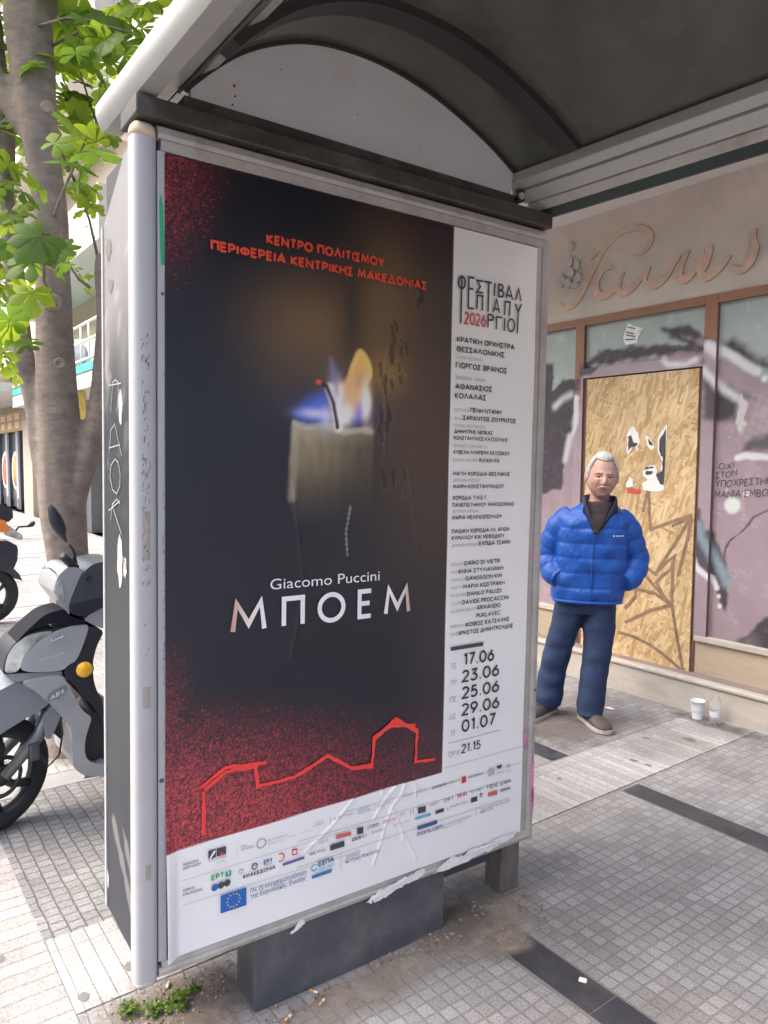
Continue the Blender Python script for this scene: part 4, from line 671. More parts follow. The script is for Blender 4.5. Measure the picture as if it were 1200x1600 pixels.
bar('frame_head', -3.538, -2.608, 2.546, 2.602); bar('frame_head', -5.06, -3.618, 2.546, 2.602); bar('frame_head', -2.52, -.9, 2.546, 2.602)
bar('door_head', -3.538, -2.608, 2.165, 2.236)
for x in (-.95, .9, 2.7, 4.5, -5.06, -7., -9., -11.):
    b = MB(); b.box(x, x+.06, 4.432, 4.50, .446, 2.602); shp(b.build('mullion', m_frcore))
m_plain = mat('plain shop glass', (.24, .22, .23), .25, var=.3, vscale=1.5)
xs = [-11., -9., -7., -5.06]+[-.95, .9, 2.7, 4.5]
for x0, x1 in ((-10.94, -9.0), (-8.94, -7.0), (-6.94, -5.06), (-.89, .9), (.96, 2.7), (2.76, 4.5)):
    b = MB(); b.box(x0+.001, x1-.001, 4.463, 4.47, .446, 2.545); shp(b.build('window_pane', m_plain))
    b = MB(); b.box(x0+.001, x1-.001, 4.433, 4.5, 2.546, 2.602); shp(b.build('frame_head', m_frcore))
# OSB boarded door
def osb():
    m = bpy.data.materials.new('strand board'); m.use_nodes = True; t = m.node_tree; N = t.nodes; Lk = t.links; b = N['Principled BSDF']; b.inputs['Roughness'].default_value = .7
    tc = N.new('ShaderNodeTexCoord'); prev = None; hts = None
    for i, (rot, sc, seed) in enumerate([(.35, (70, 1, 9), 0), (1.25, (62, 1, 8), 3.3), (2.3, (66, 1, 8), 7.1), (2.85, (58, 1, 9), 11.7)]):
        mp = N.new('ShaderNodeMapping'); mp.inputs['Rotation'].default_value = (0, rot, 0); mp.inputs['Location'].default_value = (seed, 0, seed*.7); Lk.new(tc.outputs['Object'], mp.inputs[0])
        m2 = N.new('ShaderNodeMapping'); m2.inputs['Scale'].default_value = sc; Lk.new(mp.outputs[0], m2.inputs[0])
        vo = N.new('ShaderNodeTexVoronoi'); vo.inputs['Scale'].default_value = 1; Lk.new(m2.outputs[0], vo.inputs['Vector'])
        rp = N.new('ShaderNodeValToRGB'); e = rp.color_ramp.elements
        e[0].position = .05; e[0].color = (*[c*.70 for c in srgb(200, 162, 108)], 1); e[1].position = .95; e[1].color = (*[c*.86 for c in srgb(226, 200, 158)], 1)
        k = rp.color_ramp.elements.new(.45); k.color = (*[c*.78 for c in srgb(212, 182, 136)], 1)
        sp = N.new('ShaderNodeSeparateColor'); Lk.new(vo.outputs['Color'], sp.inputs[0]); Lk.new(sp.outputs[0], rp.inputs[0])
        if prev is None: prev = rp.outputs[0]; hts = sp.outputs[1]
        else:
            mx = N.new('ShaderNodeMixRGB'); st = N.new('ShaderNodeMath'); st.operation = 'GREATER_THAN'; st.inputs[1].default_value = .52
            Lk.new(sp.outputs[2], st.inputs[0]); Lk.new(st.outputs[0], mx.inputs[0]); Lk.new(prev, mx.inputs[1]); Lk.new(rp.outputs[0], mx.inputs[2]); prev = mx.outputs[0]
    n = N.new('ShaderNodeTexNoise'); n.inputs['Scale'].default_value = 3; n.inputs['Detail'].default_value = 5; Lk.new(tc.outputs['Object'], n.inputs[0])
    r2 = N.new('ShaderNodeValToRGB'); r2.color_ramp.elements[0].position = .3; r2.color_ramp.elements[1].position = .75; r2.color_ramp.elements[0].color = (.78, .76, .74, 1); r2.color_ramp.elements[1].color = (1.1, 1.1, 1.1, 1); Lk.new(n.outputs[0], r2.inputs[0])
    mu = N.new('ShaderNodeMixRGB'); mu.blend_type = 'MULTIPLY'; mu.inputs[0].default_value = 1; Lk.new(prev, mu.inputs[1]); Lk.new(r2.outputs[0], mu.inputs[2]); Lk.new(mu.outputs[0], b.inputs['Base Color'])
    bp = N.new('ShaderNodeBump'); bp.inputs['Strength'].default_value = .25; bp.inputs['Distance'].default_value = .003; Lk.new(hts, bp.inputs['Height']); Lk.new(bp.outputs[0], b.inputs['Normal'])
    return m
b = MB(); b.box(-3.54, -3.49, 4.446, 4.52, .196, 2.165); b.box(-2.632, -2.606, 4.446, 4.52, .196, 2.165); b.box(-3.49, -2.632, 4.5, 4.52, .196, 2.165); shp(b.build('door_frame', m_darkfr))
b = MB(); b.box(-3.505, -2.63, 4.435, 4.445, .178, 2.155); door = shp(b.build('boarded_door', osb(), bevel=.002))
# spray tag on the board
m_tag = mat('thinned brown spray paint', (.22, .14, .09), .7, var=.3, vscale=20)
b = MB()
for i, l in enumerate(TAGS): b.ribbon(l, .022, lambda a, c, i=i: (a, 4.4340-i*.0002, c))
tg = b.build('spray_tag', m_tag); tg.parent = door
# hand-lettered slogan on the right-hand glass
b = MB()
for t, x0, x1, z0, z1, h in WALL_TEXT:
    caps_text(b, t, x0, x1, 0, h, .12, lambda u, v, k, x0=x0, x1=x1, z0=z0, z1=z1, h=h: (u+.10*v*.3, 4.459-k*2, z0+(z1-z0)*(u-x0)/(x1-x0)+v+.004*math.sin(u*60)))
shp(b.build('slogan', mat('dark marker', (.075, .05, .06), .6)))
# script sign in worn raised letters and the wheat ear
m_sign = mat('faded orange letter', (.56, .37, .28), .6, var=.2, vscale=12, dirt=(.43, .37, .33), dscale=9, damt=1.0)
m_signs = mat('letter side', (.36, .29, .25), .7)
def raised(b, pts, wd, y0, y1, fine=6):
    P = [Vector(p) for p in pts]; Q = []
    for i in range(len(P)-1):
        p0, p1, p2, p3 = P[max(i-1, 0)], P[i], P[i+1], P[min(i+2, len(P)-1)]
        for k in range(fine):
            t = k/fine; Q.append(.5*((2*p1)+(p2-p0)*t+(2*p0-5*p1+4*p2-p3)*t*t+(3*p1-p0-3*p2+p3)*t**3))
    Q.append(P[-1]); n = len(Q)
    ws = [wd*1.3*(.22+.72*math.sin(math.pi*min(1, max(0, (i+.6)/(n+.2))))) for i in range(n)]
    c = MB(); c.ribbon([tuple(q) for q in Q], ws, lambda a, z: (a, y0, z))
    k = len(b.v); m = len(c.v)//2
    b.add(c.v, c.f, 0); b.add([(x, y1, z) for x, y, z in c.v]+c.v, [(i, i+1, 2*m+i+1, 2*m+i) for i in range(m-1)]+[(m+i, m+i+1, 3*m+i+1, 3*m+i) for i in range(m-1)], 1)
b = MB()
for i, (l, wd) in enumerate(SCRIPT): raised(b, l, wd, 4.441-i*.0006, 4.452)
shp(b.build('sign_lettering', [m_sign, m_signs]))
b = MB()
for l in WHEAT:
    cx = sum(p[0] for p in l)/len(l); cz = sum(p[1] for p in l)/len(l)
    for _ in range(2): l = [q for i in range(len(l)) for q in ((l[i][0]*.75+l[(i+1) % len(l)][0]*.25, l[i][1]*.75+l[(i+1) % len(l)][1]*.25), (l[i][0]*.25+l[(i+1) % len(l)][0]*.75, l[i][1]*.25+l[(i+1) % len(l)][1]*.75))]
    b.prism([(cx+(x-cx)*1.1, cz+(z-cz)*1.1) for x, z in l], lambda a, c, d: (a, d, c), 4.452, 4.428)
shp(recalc(b.build('wheat_emblem', mat('chalky relief', (.46, .43, .40), .8, dirt=(.3, .25, .22), dscale=20), bevel=.006)))
# torn posters on the board, a notice on the transom
mw, mk, mr, my = mat('torn white paper', (.72, .70, .68), .8, var=.1, vscale=25), mat('torn black print', (.045, .045, .05), .6), mat('red sticker', (.55, .06, .05), .6), mat('yellowed paper', (.6, .55, .3), .8)
def ragged(pts, seed, j=.0045, n=4):
    rr = random.Random(seed); out = []
    for (x, z), (x2, z2) in zip(pts, pts[1:]+pts[:1]):
        for k in range(n): out.append((x+(x2-x)*k/n+(rr.gauss(0, j*.5) if k else 0), z+(z2-z)*k/n+(rr.gauss(0, j*.5) if k else 0)))
    return out
def paper(name, idx, label, cat, data, y=4.433):
    b = MB()
    for i in idx:
        pts, c = data[i]; b.poly([(x, y-.0012*(idx.index(i))+.0006*math.sin(x*90), z) for x, z in ragged(pts, i)], 'wkry'.index(c))
    o = b.build(name, [mw, mk, mr, my]); return tag(o, label, cat)
paper('torn_poster', [0, 1], 'torn scrap of black and white poster, the left one on the boarded door', 'torn poster', TORN)
paper('torn_poster', [2, 3], 'smallest torn scrap between two bigger poster remnants on the boarded door', 'torn poster', TORN)
paper('torn_poster', [4, 5, 6, 7, 8], 'tall torn poster remnant with a black edge on the right of the boarded door', 'torn poster', TORN)
paper('torn_poster', [9, 10], 'torn white scrap with a red strip under it, beside the man on the boarded door', 'torn poster', TORN)
nb = MB()
for i, (p, c) in enumerate(NOTICE): nb.poly([(x, 4.458-.004*i, z) for x, z in p], 0 if c == 'w' else 2)
for i, (p0, p1, h) in enumerate(NOTICE_LINES):
    n = 5
    for k in range(n):
        a = k/n; a2 = (k+.8)/n
        nb.ribbon([(p0[0]+(p1[0]-p0[0])*a, p0[1]+(p1[1]-p0[1])*a), (p0[0]+(p1[0]-p0[0])*a2, p0[1]+(p1[1]-p0[1])*a2)], .010, lambda a_, z: (a_, 4.4565, z), 1)
tag(nb.build('notice', [mw, mk, my]), 'crumpled white notice stuck on the glass above the boarded door', 'notice')
pb = MB(); pb.add([(-2.30, 4.2, 3.318), (-2.26, 4.2, 3.318), (-2.2, 4.22, 3.26), (-2.36, 4.18, 3.30)], [(0, 1, 2, 3)])
# ------------------------------------------------------------------ buildings farther along the pavement
m_white = mat('white render', (.52, .50, .475), .85, var=.06, vscale=1.5)
m_cream = mat('cream render', (.58, .52, .40), .85, var=.08, vscale=1.2)
m_shopdk = mat('dark shop joinery', (.075, .085, .105), .5)
m_grey = mat('grey cladding', (.36, .37, .39), .6, var=.1)
m_teal = mat('teal edge band', (.05, .30, .27), .6)
m_rail = mat('white railing', (.78, .78, .76), .5)
m_glassd = mat('dark far glass', (.09, .10, .105), .2)
m_beige = mat('beige pillar', (.36, .31, .26), .8, var=.1)
m_orange = mat('orange sign board', (.48, .34, .17), .6, var=.1, vscale=4)
m_yellow = mat('yellow sign', (.58, .44, .10), .55)
m_stone = mat('rough stone facing', (.33, .31, .28), .9, var=.4, vscale=9, bump=.8, bscale=12)
m_curtain = mat('sand coloured awning cloth', (.52, .44, .30), .9, var=.12, vscale=3, stretch=(8, 8, 1))
fb = empty('apartment_building', (-18, 4.6, 0), 0, 'white apartment building with teal edged balcony, seen between the tree and the poster case', 'building')
def fpart(b, name, m, **k):
    o = b.build(name, m, **k); o.parent = fb; o.matrix_parent_inverse = Matrix.Translation((18, -4.6, 0)); return o
b = MB(); b.box(-20.3, -12.01, 4.6, 14, 0, 16); fpart(b, 'wall', m_cream)
b = MB(); b.box(-20.3, -12.02, 3.6, 4.598, 2.80, 3.07); fpart(b, 'canopy_slab', m_white)
b = MB(); b.box(-20.3, -12.02, 3.58, 4.597, 3.075, 3.22); fpart(b, 'edge_band', m_teal)
for z in (4.95, 7.9, 10.9):
    b = MB(); b.box(-20.3, -12.02, 3.4, 4.598, z, z+.85); fpart(b, 'balcony', m_white, bevel=.01)
b = MB(); b.box(-20.2, -12.1, 4.50, 4.596, 3.9, 4.94); fpart(b, 'awning', m_curtain)
b = MB(); b.box(-17.3, -16.3, 4.57, 4.596, 3.3, 4.9); fpart(b, 'balcony_door', m_glassd)
b = MB()
for z in (3.30, 3.62, 3.92): b.tube([(-20.3, 3.62, z), (-12.05, 3.62, z)], .025, 8)
for k in range(16): b.tube([(-20.25+k*.52, 3.62, 3.22), (-20.25+k*.52, 3.62, 3.92)], .016, 8)
fpart(b, 'railing', m_rail)
b = MB(); b.box(-17.3, -16.55, 4.2, 4.597, 0, 2.79); fpart(b, 'pillar', m_grey)
b = MB(); b.box(-17.9, -17.31, 4.40, 4.596, 0, 2.79); fpart(b, 'stone_facing', m_stone)
b = MB(); b.box(-16.5, -16.1, 4.3, 4.596, 0, 2.2); fpart(b, 'doorway', m_shopdk)
def ac_unit(x, y, z, label):
    t = empty('air_conditioner', (x, y, z), R(38), label, 'air conditioner', 'air conditioners on the balcony')
    a = MB(); a.box(-.42, .42, -.16, .16, 0, .58); a.build('casing', m_rail, t, bevel=.02)
    g = MB(); g.lathe([(.24, 0), (.24, .02), (.2, .025), (.06, .03), (0, .03)], (-.1, -.161, .29), (0, -1, 0), 20); g.build('fan_grille', mat('fan grey', (.35, .37, .4), .5), t)
    return t
ac_unit(-15.0, 3.98, 3.24, 'white air conditioner beside the tree trunk on the teal edged balcony')
sg = empty('hanging_sign', (-14.4, 3.62, 2.25), 0, 'yellow hanging shop sign by the fork of the tree trunk', 'sign')
b = MB(); b.box(-.05, .05, -.30, .16, 0, .55); b.build('sign_panel', m_yellow, sg, bevel=.02)
b = MB(); b.tube([(0, 0, .55), (0, 0, .82)], .015, 8); b.build('bracket', m_shopdk, sg)
b = MB(); b.lathe([(.14, 0), (.14, .004), (.10, .006)], (.0505, -.07, .3), (1, 0, 0), 18); b.build('emblem', mat('pale emblem', (.75, .65, .35), .6), sg)

gb = empty('corner_shop', (-25, 4.6, 0), 0, 'shop with orange sign board, dark window frames and round window pictures at the left edge', 'shop')
def gpart(b, name, m, **k):
    o = b.build(name, m, **k); o.parent = gb; o.matrix_parent_inverse = Matrix.Translation((25, -4.6, 0)); return o
b = MB(); b.box(-46, -20.31, 4.65, 14, 0, 15); gpart(b, 'wall', m_cream)
b = MB(); b.box(-46, -20.35, 3.3, 4.6, 3.2, 3.42); gpart(b, 'canopy', m_white)
b = MB(); b.box(-46, -20.35, 3.55, 4.64, 3.85, 4.25); gpart(b, 'balcony', m_cream)
b = MB()
for z in (4.3, 4.62, 4.95, 5.25): b.tube([(-46, 3.6, z), (-20.4, 3.6, z)], .022, 6)
for k in range(50): b.tube([(-45.5+k*.5, 3.6, 4.25), (-45.5+k*.5, 3.6, 5.25)], .014, 6)
gpart(b, 'railing', m_rail)
for z in (6.9, 9.8, 12.6):
    b = MB(); b.box(-46, -20.35, 3.6, 4.64, z, z+.9); gpart(b, 'upper_balcony', m_white)
b = MB(); b.box(-46, -23.4, 4.48, 4.648, 2.38, 2.98); gpart(b, 'sign_board', m_orange)
m_cream_l = mat('cream sign letters', (.78, .62, .42), .6)
for k in range(6):
    x = -24.3-k*1.15
    for q in ((x-.75, x, 2.72, 2.9), (x-.65, x-.1, 2.46, 2.66)):
        sgn = MB(); sgn.box(q[0], q[1], 4.473, 4.4795, q[2], q[3]); gpart(sgn, 'sign_lettering', m_cream_l)
b = MB(); b.box(-46, -22.7, 4.6, 4.649, 0.02, 2.37); gpart(b, 'window_pane', m_glassd)
for x in (-24.9, -26.6, -28.3, -30.0, -31.8):
    b = MB(); b.box(x, x+.30, 4.52, 4.598, .0, 2.37); b.box(x-.12, x+.42, 4.50, 4.519, .0, .32); gpart(b, 'mullion', m_shopdk)
    b = MB(); b.box(x-.34, x-.03, 4.53, 4.598, .0, 2.37); gpart(b, 'jamb', m_grey)
for x, c in ((-25.65, (.5, .30, .10)), (-27.4, (.55, .12, .10)), (-29.1, (.2, .4, .12))):
    b = MB(); b.lathe([(.62, 0), (.62, .01), (.50, .012), (.49, .012)], (x, 4.597, 1.15), (0, -1, 0), 26, caps=False); gpart(b, 'picture_ring', m_rail)
    b = MB(); b.lathe([(.49, 0), (.49, .008), (0, .01)], (x, 4.597, 1.15), (0, -1, 0), 26); gpart(b, 'picture', mat('food picture', c, .6, var=.6, vscale=5))
b = MB(); b.box(-22.65, -21.5, 4.25, 4.64, 0, 3.19); gpart(b, 'pillar', m_beige)
# far end of the street closes with one more pale block
eb = empty('street_end_building', (-62, 0, 0), 0, 'pale block closing the far end of the pavement', 'building')
b = MB(); b.box(-6, 0, -30, 30, 0, 22); b.build('wall', m_white, eb)
# across the road: the row that the glossy poster and shelter look out on
ob = empty('opposite_building', (0, -24, 0), 0, 'long row of apartments across the road', 'building')
b = MB(); b.box(-60, 40, -10, 0, 0, 15); b.build('wall', m_cream, ob)
# ------------------------------------------------------------------ bus shelter, advertising case, poster: shared local frame
# x runs along the case towards the shops, y into the case, z up; the whole leans by a fraction of a degree
CASE_O = Vector((-1.798, .893, 0))
_A = Vector((.03739, .99923, -.0118)).normalized(); _N = Vector((.9993, -.03739, 0)).normalized(); _V = _N.cross(_A)
CASE_M = Matrix(((_A.x, -_N.x, _V.x, CASE_O.x), (_A.y, -_N.y, _V.y, CASE_O.y), (_A.z, -_N.z, _V.z, CASE_O.z), (0, 0, 0, 1)))
def framed(name, label, cat):
    o = empty(name, label=label, cat=cat); o.matrix_world = CASE_M; return o
m_alu = mat('painted aluminium', (.42, .42, .43), .48, .1, var=.06, vscale=5, bump=.03, bscale=60, dirt=(.30, .27, .24), dscale=5, damt=.35)
m_alud = mat('weathered aluminium', (.42, .395, .37), .5, .2, var=.1, vscale=6, bump=.05, dirt=(.24, .20, .17), dscale=9, damt=.55)
m_beam = mat('dark brown steel', (.060, .053, .048), .5, .2, var=.2, vscale=6, bump=.06, dirt=(.22, .21, .2), dscale=9, damt=.35)
m_roof = mat('smoked roof sheet', (.072, .072, .064), .2, var=.35, vscale=1.8, bump=.02, bscale=4, spec=.5, dirt=(.11, .115, .095), dscale=1.3, damt=.7)
m_rib = mat('dark roof rib', (.030, .026, .025), .5)
m_lun = mat('grey white gable panel', (.55, .53, .53), .6, var=.05, vscale=2.5, dirt=(.34, .31, .3), dscale=3, damt=.35)
m_green = mat('dark green gutter edge', (.018, .035, .030), .5)
m_gut = mat('gutter aluminium', (.44, .44, .42), .38, .3, var=.08, vscale=3, bump=.03, dirt=(.26, .25, .23), dscale=3, damt=.4)
sh = framed('bus_shelter', 'bus shelter with dark barrel roof and pale arched gable over the poster case', 'bus shelter')
TAP = lambda u, d: u+d*(.037 if u < .36 else .10)          # the roof opens slightly towards the front
def sx(prof, y0, y1, name, m, smooth=False, bevel=0, sharp=None):
    b = MB(); b.prism(prof, lambda a, c, d: (TAP(a, -d) if d < 0 else a, d, c), y0, y1, 0, smooth); o = b.build(name, m, sh, bevel=bevel, sharp=sharp); return recalc(o)
YF, YB = -4.2, .26
EV = lambda pr: [(-.843+1.09*(u+.843), 1.54+1.09*(v-1.54)) for u, v in pr]
# left eaves: rounded fascia and sloping soffit
fas = [(-.372, 2.334), (-.383, 2.35), (-.390, 2.372), (-.390, 2.392), (-.384, 2.402), (-.36, 2.41), (-.33, 2.41), (-.33, 2.335)]
sx(EV(fas), YF, YB, 'eaves_fascia', m_gut, sharp=35)
sx(EV([(-.329, 2.340), (-.262, 2.392), (-.262, 2.44), (-.329, 2.425)]), YF, YB-.004, 'eaves_soffit', m_gut)
sx(EV([(-.2615, 2.402), (-.25, 2.411), (-.25, 2.44), (-.2615, 2.44)]), YF, YB-.006, 'groove', m_rib)
sx(EV([(-.2495, 2.402), (-.20, 2.436), (-.184, 2.448), (-.184, 2.465), (-.2495, 2.465)]), YF, YB-.005, 'eaves_soffit', m_gut)
# right eaves: gutter section in steps
sx([(.905, 2.478), (.938, 2.462), (.938, 2.51), (.905, 2.51)], YF, .03, 'gutter_lip', m_gut, bevel=.003)
sx([(.9385, 2.470), (.947, 2.466), (.947, 2.5), (.9385, 2.5)], YF, .03, 'groove', m_rib)
sx([(.9475, 2.458), (.992, 2.436), (.992, 2.5), (.9475, 2.5)], YF, .03, 'gutter', m_gut)
sx([(.9925, 2.442), (.998, 2.44), (.998, 2.5), (.9925, 2.5)], YF, .03, 'groove', m_rib)
sx([(.9985, 2.432), (1.035, 2.416), (1.035, 2.5), (.9985, 2.5)], YF, .03, 'gutter', m_alud)
sx([(1.0355, 2.418), (1.068, 2.398), (1.078, 2.398), (1.078, 2.54), (1.0355, 2.54)], YF, .06, 'gutter_edge', m_green)
# vault
ARC = [(-.184, 2.458), (-.14, 2.506), (-.05, 2.584), (.03, 2.629), (.116, 2.665), (.20, 2.684), (.298, 2.691), (.39, 2.688), (.477, 2.676), (.58, 2.652), (.675, 2.62), (.79, 2.573), (.897, 2.515), (.906, 2.508)]
def lerp_arc(n=40):
    P = [Vector(p) for p in ARC]; L = [0]
    for a, b in zip(P[:-1], P[1:]): L.append(L[-1]+(b-a).length)
    out = []
    for k in range(n+1):
        s = L[-1]*k/n; i = max(j for j in range(len(L)) if L[j] <= s+1e-9); i = min(i, len(P)-2)
        t = (s-L[i])/(L[i+1]-L[i]); out.append(P[i].lerp(P[i+1], t))
    return out
arc = lerp_arc()
for _ in range(3): arc = [arc[0]]+[(arc[i-1]+arc[i]*2+arc[i+1])/4 for i in range(1, len(arc)-1)]+[arc[-1]]
mid = Vector((.36, 2.2))
def off(p, d): return p+(p-mid).normalized()*d
def arch(y0, y1, d0, d1, name, m):
    b = MB(); prof = [tuple(off(p, d0)) for p in arc]+[tuple(off(p, d1)) for p in reversed(arc)]
    b.prism(prof, lambda a, c, d: (TAP(a, -d) if d < 0 else a, d, c), y0, y1, 0, True); o = b.build(name, m, sh, sharp=30); return recalc(o)
arch(YF, .055, .012, .018, 'roof_sheet', m_roof)
arch(-.002, .03, .0005, .0115, 'gable_trim', m_rib)
for y in (-.20, -.92, -1.64, -2.36, -3.08, -3.8): arch(y-.055, y+.015, -.012, .0115, 'roof_rib', m_rib)
b = MB(); b.prism([tuple(p) for p in arc]+[(.897, 2.43), (-.184, 2.41)], lambda a, c, d: (a, d, c), .004, .022); recalc(b.build('gable_panel', m_lun, sh))
rr = random.Random(2)
for x, z, s in [(-.07, 2.50, .004), (-.068, 2.475, .003), (-.075, 2.452, .003), (.30, 2.53, .002), (.52, 2.50, .002), (.06, 2.58, .002)]: b = MB(); b.lathe([(s, 0), (s*.6, .001), (0, .001)], (x, .004, z), (0, -1, 0), 8); b.build('speck', m_rib, sh)
# crossbeam on top of the case, post, bolt
b = MB(); b.box(-.328, 1.064, -.03, .10, 2.3525, 2.400); b.build('crossbeam', m_beam, sh, bevel=.004)
b = MB(); b.box(-.20, .93, .0035, .09, 2.4005, 2.44); b.build('gable_rail', m_beam, sh)
b = MB(); b.box(.975, 1.066, .042, .125, 0.0, 2.352); b.build('post', mat('streaked grey brown steel', (.16, .14, .125), .55, .1, var=.25, vscale=5, bump=.05, dirt=(.06, .05, .045), dscale=4, damt=.7, stretch=(3, 3, 1)), sh, bevel=.004)
b = MB(); b.box(.918, .945, -.014, .02, 2.42, 2.458); b.build('bracket', m_rib, sh, bevel=.002)
b = MB(); b.lathe([(.011, 0), (.012, .004), (.006, .005), (.005, .001), (0, .001)], (.928, -.014, 2.436), (0, -1, 0), 16); b.build('bolt', m_alu, sh)
# far pair of posts that carry the front of the roof, behind the viewer
for u in (-.30, 1.05):
    b = MB(); b.box(TAP(u, 4.0)-.05, TAP(u, 4.0)+.05, -4.1, -4.0, 0, 2.42); b.build('post', m_beam, sh, bevel=.004)

# ------------------------------------------------------------------ advertising case
m_side = attr_mat('scuffed grey side panel', .5, .5, .04, 50, var=.12, vscale=7)
m_board = mat('case backing', (.05, .05, .055), .6)
m_plinth = mat('dark grey painted plinth', (.075, .077, .088), .55, var=.18, vscale=6, bump=.06, bscale=30, dirt=(.2, .18, .165), dscale=5, damt=.5)
m_chip = mat('bare chipped paint', (.42, .40, .39), .7, var=.2, vscale=30)
m_scr = mat('scratched white line', (.30, .33, .33), .6)
m_dir = mat('scuff marks', (.17, .155, .145), .7)
cs = framed('advertising_case', 'silver framed advertising case on a dark plinth holding the opera poster', 'advertising case')
b = MB(); b.box(-.292, 1.05, .012, .38, .225, 2.335); b.build('case_body', m_board, cs)
# corner post: rounded column with cap
b = MB()
cp = lambda z, s=1.0: [(-.3015+.0305*s*(math.copysign(abs(math.cos(a))**.62, math.cos(a))), .012+.028*s*(math.copysign(abs(math.sin(a))**.62, math.sin(a))), z) for a in [2*math.pi*k/24 for k in range(24)]]
b.loft([cp(.222), cp(.226), cp(2.312)], smooth=True); b.build('corner_post', m_alu, cs, sharp=40)
b = MB(); b.loft([cp(2.3125), cp(2.328, .99), cp(2.338, .9), cp(2.345, .7), cp(2.348, .3)], smooth=True)
b.build('post_cap', mat('yellowed plastic cap', (.60, .47, .32), .6, var=.12, vscale=15, dirt=(.4, .38, .36), dscale=18, damt=.8), cs)
b = MB(); b.loft([cp(.204, .80), cp(.212, .96), cp(.2215, .99)], smooth=True); b.build('post_foot', m_alu, cs)
# inner flanges and rails
def rail(prof, u0, u1, name, m):  # profile in (y,z)
    b = MB(); b.prism(prof, lambda y, z, u: (u, y, z), u0, u1); return recalc(b.build(name, m, cs, bevel=.0015))
rail([(-.012, 2.315), (-.016, 2.325), (-.013, 2.342), (.002, 2.350), (.03, 2.350), (.03, 2.315)], -.2705, 1.052, 'top_rail', m_alud)
rail([(-.006, 2.289), (-.010, 2.3145), (.03, 2.3145), (.03, 2.289)], -.262, 1.045, 'top_flange', m_alud)
rail([(-.008, .241), (-.014, .233), (-.012, .222), (.0, .214), (.03, .214), (.03, .241)], -.2705, 1.06, 'bottom_rail', m_alud)
rail([(-.006, .257), (-.010, .2415), (.03, .2415), (.03, .257)], -.262, 1.045, 'bottom_flange', m_alud)
b = MB(); b.box(-.2705, -.249, -.007, .03, .2575, 2.2885); b.build('inner_flange', m_alu, cs, bevel=.002)
b = MB(); b.box(1.0185, 1.042, -.006, .03, .2575, 2.2885); b.build('inner_flange', m_alud, cs, bevel=.002)
b = MB(); b.prism([(1.0425, -.008), (1.056, -.014), (1.072, -.012), (1.080, .002), (1.080, .03), (1.0425, .03)], lambda a, y, z: (a, y, z), .218, 2.314); recalc(b.build('side_rail', m_alud, cs, bevel=.002))
# shaped side panel towards the road
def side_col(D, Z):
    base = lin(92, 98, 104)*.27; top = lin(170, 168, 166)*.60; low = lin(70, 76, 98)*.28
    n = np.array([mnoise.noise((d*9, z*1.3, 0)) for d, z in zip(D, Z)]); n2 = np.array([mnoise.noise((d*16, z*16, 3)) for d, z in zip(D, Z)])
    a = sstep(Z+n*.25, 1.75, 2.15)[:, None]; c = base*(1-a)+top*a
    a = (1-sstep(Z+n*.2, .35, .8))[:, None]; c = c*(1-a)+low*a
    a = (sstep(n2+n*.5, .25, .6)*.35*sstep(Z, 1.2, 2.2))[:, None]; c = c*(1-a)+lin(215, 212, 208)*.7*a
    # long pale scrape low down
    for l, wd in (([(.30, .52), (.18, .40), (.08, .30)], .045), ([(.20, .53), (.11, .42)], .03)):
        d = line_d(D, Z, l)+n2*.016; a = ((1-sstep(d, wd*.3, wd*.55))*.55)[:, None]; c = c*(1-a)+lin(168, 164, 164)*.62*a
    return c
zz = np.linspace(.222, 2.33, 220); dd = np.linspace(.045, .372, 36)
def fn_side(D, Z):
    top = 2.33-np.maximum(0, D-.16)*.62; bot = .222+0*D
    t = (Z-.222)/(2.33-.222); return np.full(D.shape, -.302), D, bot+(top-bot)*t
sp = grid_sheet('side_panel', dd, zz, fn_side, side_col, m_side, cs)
b = MB(); b.prism([(.372, .222), (.388, .222), (.388, 2.19), (.372, 2.198)], lambda y, z, u: (u, y, z), -.306, -.292); recalc(b.build('side_trim', m_alu, cs, bevel=.002))
b = MB(); b.box(-.3005, -.293, .0405, .0448, .225, 2.33); b.build('side_gap', m_rib, cs)
for i, l in enumerate(SCRATCH): b = MB(); b.ribbon(l, .004, lambda d, z, i=i: (-.3035-i*.0002, d, z)); b.build('scratched_letter', m_scr, cs)
def chip(name, cx, cz, rx, rz, fn, m, seed, parent=cs, n=22):
    rr = random.Random(seed); b = MB()
    b.poly([fn(cx+rx*math.cos(2*math.pi*k/n)*rr.uniform(.65, 1.15), cz+rz*math.sin(2*math.pi*k/n)*rr.uniform(.75, 1.1)) for k in range(n)]); return b.build(name, m, parent)
sidef = lambda d, z: (-.3032, d, z)
chip('paint_chip', .22, 1.275, .028, .075, sidef, m_chip, 3); chip('paint_chip', .17, 1.26, .018, .03, sidef, m_chip, 4); chip('paint_chip', .205, 1.69, .02, .05, sidef, m_chip, 5)
chip('paint_chip', .37, .31, .02, .03, sidef, m_chip, 8); chip('paint_chip', .30, 2.02, .03, .02, sidef, m_dir, 9); chip('paint_chip', .32, 2.12, .03, .03, sidef, m_dir, 10)
